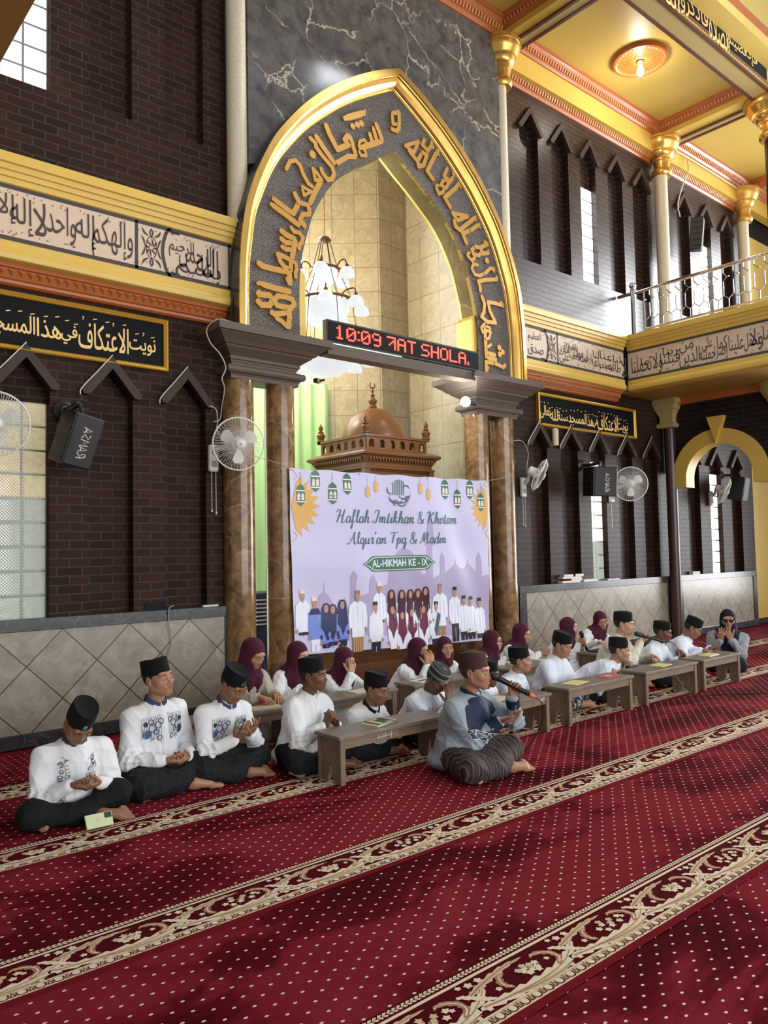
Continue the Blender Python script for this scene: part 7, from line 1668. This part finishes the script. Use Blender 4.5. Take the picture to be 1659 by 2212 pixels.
p5 = person('boy leaning over the chalk-marked bench, white shirt with black collar and square trim', (3.68,-1.97), 4, .86, (3.735,-2.165,.485), (16, 14, 0), pair('lap', (.09,-.35,.15), .86), collar='black_collar', low_kind='sarong', lower='sarong_black', skin='brown', eyes='open', seed=17, group=G1, hs=.95, cap_kw=dict(top=.104))
it = []
for s_ in (-1, 1):
    for k in range(11):
        u, v, q = s_*(.068 + .002*k), .055 + k*.0165, .0062
        for a, b, c, d in ((u-q,v-q,u+q,v-q),(u+q,v-q,u+q,v+q),(u+q,v+q,u-q,v+q),(u-q,v+q,u-q,v-q)): it.append(('line', a, b, c, d, 'embroidery_black'))
ring_print(p5, it, 'square_trim')
p6 = person('boy hiding his face in his hands under a grey and black patterned cap', (4.28,-1.98), 4, .90, (4.285,-2.24,.500), (8, 42, 0), pair('cover', (.012,-.395,.415), .90), lower='black_trousers', skin='dark', eyes='none', seed=19, group=G1, cap='peci_knit', cap_kw=dict(top=.090, dome=True, name='knit_cap'), top='blue_white_shirt')
o, H, Rt, c0, hs = p6['cap']; m = MB()
for zz in (.014,.026,.070,.080): m.tube([H + Rt @ ((c0 + V(.0812*math.cos(a), .1008*math.sin(a), zz))*hs) for a in np.linspace(0, 6.283, 40)[:-1]], .0028*hs, 6, closed=True)
for k in (1.0, .66): m.tube([H + Rt @ ((c0 + V(*q, .099 + .006*(1-k)))*hs) for q in ((.0,-.055*k),(.038*k,0),(0,.055*k),(-.038*k,0))], .0030*hs, 6, closed=True)
m.build('cap_pattern', M['knit_grey'], o)
p8 = person('small boy half hidden behind the microphone, only cap, eyes and hand showing', (4.98,-1.95), 0, .82, (4.985,-2.15,.455), (6, 12, 0), pair('clasp', (.03,-.28,.24), .82), lower='black_trousers', skin='dark', eyes='open', seed=23, group=G1, hs=.92, placket=False)
p9 = person('small boy with round face in a loose white shirt, looking to the right', (5.43,-1.94), 10, .84, (5.485,-2.085,.510), (28, 2, -4), pair('lap', (.03,-.30,.16), .84), collar='white_shirt', lower='black_trousers', skin='tan', eyes='open', seed=29, group=G1, hs=.95, bulk=1.08, top='blue_white_shirt')
p10 = person('boy with bowed head and open palms, in a black and white patterned sarong', (6.05,-1.93), 2, .94, (6.115,-2.07,.585), (14, 20, 0), pair('dua', (.06,-.40,.245), .94), collar='white_shirt', low_kind='sarong', lower='sarong_batik', skin='tan', eyes='down', seed=31, group=G1, top='blue_white_shirt')
h11 = [H_((.005,-.395,.24), (.25,.05,.95), (.3,.9,.1), (50,55,60,62), (30,30)), H_((.235,-.36,.235), (-.75,-.2,.45), (.1,.3,-.9), (35,40,45,50), (30,20))]
p11 = person('boy in a cap with red and white mark, bending over the bench chin on hand', (6.56,-1.90), 10, .88, (6.80,-2.245,.480), (24, 8, 6), h11, collar='white_shirt', lower='black_trousers', skin='tan', eyes='open', seed=37, group=G1, hs=.95, top='blue_white_shirt', cap_kw=dict(top=.108))
badge(p11, [[(.02,.054),(.10,.068),(.18,.056),(.27,.074),(.34,.056),(.44,.062),(.46,.046),(.0,.044)]], 'badge_red'); badge(p11, [[(.0,.040),(.46,.042),(.44,.026),(.30,.030),(.20,.020),(.10,.028),(.02,.026)]], 'badge_white')
h12 = [H_((.1395,-.317,.481), (.246,-.156,.957), (-.534,-.845,0), (74,78,80,82), (40,40), pole=(-.6,.1,-.9)), H_((.30,-.36,.33), (-.2,-.9,-.25), (-.3,.1,-.9), (30,34,38,42), (35,20))]
p12 = person('young man in cream shirt singing into a black microphone', (7.38,-1.72), 4, 1.0, (7.475,-1.875,.672), (20, 8, 0), h12, collar='cream_shirt', lower='black_trousers', skin='fair', eyes='down', seed=41, group=None, top='cream_shirt', bulk=1.06, low_kind='sarong')
p13 = person('dark-skinned boy in white shirt, fists clasped, head lowered, near the maroon pole', (7.90,-1.90), 4, .94, (7.955,-2.05,.560), (18, 12, 0), pair('clasp', (.10,-.34,.36), .94), collar='white_shirt', lower='sarong_black', low_kind='sarong', skin='dark', eyes='down', seed=43, group=G1, top='blue_white_shirt', cap_kw=dict(top=.09))
p14 = person('last boy of the front row, head bent far forward over a yellow exercise book', (8.36,-1.86), 6, .95, (8.56,-2.08,.555), (22, 30, 0), [H_((-.02,-.40,.345), (.3,-.8,-.2), (.2,.1,-.95), (25,30,35,38)), H_((.19,-.42,.345), (-.4,-.8,-.1), (-.1,.2,.9), (30,34,38,42))], collar='white_shirt', lower='black_trousers', skin='brown', eyes='down', seed=47, group=G1, top='blue_white_shirt')
# the man who leads, in front of the row
hm = [H_((.035,-.300,.365), (.42,-.84,.24), (-.35,.25,.90), (18,20,24,30), (30,14), pole=(-.55,.8,-.8)), H_((.167,-.315,.502), (.268,-.379,.885), (-.816,-.578,0), (74,78,80,82), (40,40), pole=(.6,.2,-.9))]
pm = person('man with brown cap in blue-grey shirt speaking into a corded microphone', (3.90,-2.87), 8, 1.0, (3.935,-2.985,.672), (16, 2, 0), hm, knee=((-.25,-.25,.10),(.275,-.22,.13)), collar='navy_yoke', low_kind='sarong', lower='sarong_brown', skin='tan', eyes='open', seed=53, top='blue_grey_shirt', cap='peci_brown', cap_kw=dict(top=.100, name='brown_cap', dome=True, flare=1.0), hair='hair_grey', bulk=1.14, mouth=.5, cuff='navy_yoke', sleeve=1.0, placket=False)
f = pm['on_chest']; m = MB(); n = 31; rows = 22; vs = []
for j in range(rows):
    v = -.015 + .195*j/(rows-1)
    for i in range(n):
        w = .060 + .105*min(1, j/5.0); u = -w + 2*w*i/(n-1); vs.append(f(u, v + .01*abs(u)/.1, .0045))
m.add(vs, [(j*n+i, j*n+i+1, (j+1)*n+i+1, (j+1)*n+i) for j in range(rows-1) for i in range(n-1)]); m.build('yoke', M['navy_yoke'], pm['root'], smooth=180)
m = MB(); u0, u1 = -.165, .165
ribbon(m, [(u0 + (u1-u0)*t, .205) for t in np.linspace(0,1,30)], .058, lambda x, y, _: f(x, y, .0062)); yk = m.build('woven_band', M['embroidery_navy'], pm['root'], smooth=180)
it = []
for k in range(8):
    c = u0 + .02 + k*.037
    for d in ((-.017,0,0,-.024),(0,-.024,.017,0),(.017,0,0,.024),(0,.024,-.017,0)): it.append(('line', c+d[0], .205+d[1], c+d[2], .205+d[3], 'badge_white'))
    it.append(('disc', c, .205, .008, .009, 'embroidery_blue'))
for v in (.177, .233): it.append(('line', u0, v, u1, v, 'badge_white'))
m = MB(); mats = []
for kd, u, v, a, b, mt in it:
    if mt not in mats: mats.append(mt)
    m.mi = mats.index(mt)
    if kd == 'line': ribbon(m, [(u + (a-u)*t, v + (b-v)*t) for t in np.linspace(0, 1, 24 if abs(a-u) > .1 else 5)], .0042, lambda x, y, _: f(x, y, .0098))
    else: m.add([f(u + a*math.cos(q), v + b*math.sin(q), .0100) for q in np.linspace(0, 6.283, 9)[:-1]], [tuple(range(8))])
m.build('band_pattern', [M[q] for q in mats], yk)
m = MB(); ribbon(m, [(0,.02), (0,.07), (0,.12), (0,.175)], .022, lambda x, y, _: f(x, y, .0066)); m.build('placket', M['navy_yoke'], pm['root'])
# the woman at the end of the row
aw = (9.46,-2.02); hw = [H_((-.065,-.25,.36), (.12,-.25,.95), (.25,.85,.3), (16,16,20,26), (20,10)), H_((.045,-.25,.37), (-.28,-.30,.90), (-.25,.85,.3), (18,18,24,30), (20,10))]
pw = person('woman in navy head cloth and round sunglasses, palms raised in prayer', aw, -62, .98, (9.43,-2.07,.590), (2, 4, 0), hw, legs='kneel', cap=None, hijab='navy_cloth', fem=True, skin='tan', eyes='none', seed=59, top='grey_cloth', lower='black_trousers', placket=False, bulk=1.12, feet=(0,0))
H, R, hs = pw['H'], pw['R'], pw['hs']; m = MB(); g = lambda x, y, z: H + R @ (V(x,y,z)*hs)
for s_ in (-1, 1): m.add([g(s_*.034, -.104, .002)] + [g(s_*.034 + .026*math.cos(q), -.100 + .018*abs(math.cos(q) if s_*math.cos(q) > 0 else 0), .002 + .022*math.sin(q)) for q in np.linspace(0, 6.283, 19)[:-1]], [(0, i+1, (i+1) % 18 + 1) for i in range(18)])
m.tube([g(-.012,-.102,.008), g(0,-.104,.011), g(.012,-.102,.008)], .0025, 6)
for s_ in (-1, 1): m.tube([g(s_*.060,-.084,.008), g(s_*.073,-.03,.010)], .003, 6)
m.build('sunglasses', M['sunglass'], pw['root'])
# a long front panel of the head cloth
f = pw['on_chest']; m = MB(); n = 9; vs = []
for j in range(10):
    v = .04 + .036*j
    for i in range(n): w = .085 - .02*j/9; u = -w + 2*w*i/(n-1); vs.append(f(u, v, .006 + .006*math.cos(i*2.2)))
m.add(vs, [(j*n+i, j*n+i+1, (j+1)*n+i+1, (j+1)*n+i) for j in range(9) for i in range(n-1)]); m.build('scarf_end', M['navy_cloth'], pw['root'], smooth=180)

# the girls behind
def girl(label, at, rot, head, look, hands, s=.90, skin='tan', eyes='down', seed=1, top='white_shirt', **k):
    return person(label, at, rot, s, head, look, hands, legs='kneel', cap=None, hijab='maroon_cloth', fem=True, robe=True, skin=skin, eyes=eyes, seed=seed, top=top, group=G2, placket=False, fine=.0038, feet=(0,0), **k)
rest = lambda dx=0, z=.355, y=-.40, s=.9: [H_((dx-.085,y+.05,z+.02), (.35,-.85,-.18), (.1,-.1,-.98), (22,24,28,32)), H_((dx+.085,y+.05,z+.02), (-.35,-.85,-.18), (-.1,-.1,-.98), (22,24,28,32))]
g1 = girl('leftmost girl, cream robe and maroon head cloth, reading with hands on the bench', (3.27,-.86), 4, (3.355,-1.05,.690), (12, 28, 0), rest(.05, .36, -.46), s=.98, skin='tan', seed=61, top='beige_robe')
g2 = girl('girl in maroon head cloth half hidden behind the dark-skinned boy in front', (3.74,-.90), 2, (3.80,-1.05,.635), (12, 12, 0), rest(-.02, .35, -.40), skin='fair', seed=62)
h = rest(.03, .36, -.42); h[0] = H_((-.025,-.315,.435), (.30,.12,.94), (.25,.95,-.1), (10,10,14,18), (20,8), 9); h[1] = H_((.20,-.37,.37), (-.70,-.62,.05), (-.2,.3,.9), (36,40,44,48), (28,14))
g3 = girl('girl covering her eyes with one spread hand, other palm up', (4.25,-.90), 2, (4.275,-1.075,.545), (8, 18, 0), h, skin='fair', eyes='down', seed=63)
h = rest(.02, .36, -.40); h[0] = H_((-.015,-.300,.405), (.05,.02,1), (.12,.98,.0), (12,12,16,20), (18,8), 3); h[1] = H_((.055,-.300,.405), (-.10,.02,1), (-.2,.95,.0), (14,14,18,22), (18,8), 3)
g4 = girl('girl pressing both hands over her nose and mouth', (5.17,-.90), 4, (5.205,-1.05,.545), (14, 10, 0), h, skin='tan', eyes='open', seed=64)
g5 = girl('girl with bare calm face looking towards the camera, between two others', (5.57,-.88), -6, (5.585,-1.03,.525), (-14, 2, 0), rest(.08, .35, -.42), skin='tan', eyes='open', seed=65)
g6 = girl('girl wearing thin dark spectacles, looking to the right', (6.20,-.90), 4, (6.30,-1.035,.535), (26, 4, 0), rest(.08, .355, -.42), skin='fair', eyes='open', seed=66)
H, R, hs = g6['H'], g6['R'], g6['hs']; m = MB(); g = lambda x, y, z: H + R @ (V(x,y,z)*hs)
for s_ in (-1, 1):
    m.tube([g(s_*.034 + .024*math.cos(q), -.098, .002 + .018*math.sin(q)) for q in np.linspace(0, 6.283, 19)[:-1]], .0022, 5, closed=True); m.tube([g(s_*.058,-.096,.006), g(s_*.070,-.03,.010)], .0022, 5)
m.tube([g(-.010,-.098,.006), g(.010,-.098,.006)], .0022, 5); m.build('spectacles', M['spectacle'], g6['root'])
g7 = girl('girl beside the brown column looking down, hands folded on the bench', (6.70,-.90), 2, (6.785,-1.03,.570), (16, 12, 0), pair('lap', (.14,-.42,.36), .9), skin='tan', seed=67)
h = [H_((.06,-.282,.403), (.1,-.80,.35), (.94,.1,.34), (72,76,80,82), (35,30)), H_((.122,-.276,.375), (-.1,-.80,.35), (-.94,.1,-.34), (70,74,78,80), (35,30))]
g8 = girl('girl in profile singing into a microphone held in both hands', (7.50,-.92), 6, (7.575,-1.085,.585), (22, 2, 0), h, skin='fair', eyes='open', seed=68, mouth=.3)
g9 = girl('smiling girl leaning on the bench, face turned down to the left', (8.22,-.84), -14, (8.335,-1.00,.600), (-16, 16, -8), rest(-.04, .36, -.40), skin='tan', eyes='open', seed=69, mouth=.5)

# microphones and what lies about
def mic(label, head_, tail, cord=None, tipcol='mic_black'):
    t = thing('microphone', label, 'microphone', tuple(head_), 0); a = V(0,0,0); b = V(*tail) - V(*head_); u = nrm(b); L = np.linalg.norm(b)
    m = MB(); rr = [(.004,-.030),(.020,-.026),(.027,-.012),(.028,.004),(.024,.016),(.022,.020)]
    z = u; x = nrm(np.cross(z, V(.3,.5,.8))); y = np.cross(z, x); Rm = np.stack([x, y, z], 1)
    m.lathe(rr, (0,0,0), 20, Rm); m.build('grille', M['mic_head'], t, smooth=True)
    m = MB(); m.lathe([(.022,.020),(.0235,.026),(.019,.05),(.0165,L*.9),(.016,L)], (0,0,0), 20, Rm); m.build('handle', M['mic_black'], t, smooth=50)
    m = MB(); m.lathe([(.0165,L*.93),(.0175,L*.94),(.0175,L),(.010,L+.02)], (0,0,0), 16, Rm); m.build('end_ring', M[tipcol], t, smooth=50)
    if cord is not None:
        m = MB(); m.tube(cat([tuple(b)] + [tuple(V(*q) - V(*head_)) for q in cord], 8), .0042, 7); m.build('cord', M['cable_black'], t, smooth=True)
    return t
mic('black corded microphone with orange ring held by the man in front', (4.005,-3.095,.648), (4.175,-3.275,.518), [(4.30,-3.26,.44), (4.36,-3.18,.25), (4.30,-3.05,.06), (4.35,-2.85,.008), (4.55,-2.72,.006), (4.72,-2.66,.008), (4.70,-2.60,.006), (4.50,-2.62,.006), (4.42,-2.72,.006), (4.60,-2.78,.006), (4.76,-2.70,.006), (4.78,-2.62,.006)], 'mic_orange')
mic('black corded microphone held by the young man in cream shirt', (7.48,-2.03,.575), (7.74,-2.17,.485), [(7.86,-2.22,.46), (7.84,-2.30,.38), (7.62,-2.40,.325), (7.30,-2.46,.325), (7.25,-2.60,.20), (7.40,-2.66,.03), (7.75,-2.85,.006), (8.2,-3.2,.006), (8.8,-3.55,.006), (9.6,-3.95,.006)])
mic('black microphone held upright by the girl in profile', (7.60,-1.235,.515), (7.665,-1.25,.335), [(7.68,-1.27,.325), (7.66,-1.30,.318), (7.70,-1.33,.318)])
t = thing('phone', 'phone in pale green case propped against the left boy\'s shin', 'phone', (1.63,-2.275,.047), -10*D2R); R = rx(-.95) @ ry(-.10); m = MB(); m.box((0,0,0), (.158,.078,.011), None); o = m.build('case', M['phone_case'], t, bevel=.005)
m = MB(); m.bx(.032,.073,.004,.035,.0055,.009); m.build('camera_block', M['cover_dark'], t, bevel=.002); m = MB(); m.bx(-.02,.0,-.014,.016,.0056,.0062); m.build('sticker', M['cover_cream'], t)
t.rotation_euler = (1.02, 0.06, .12)
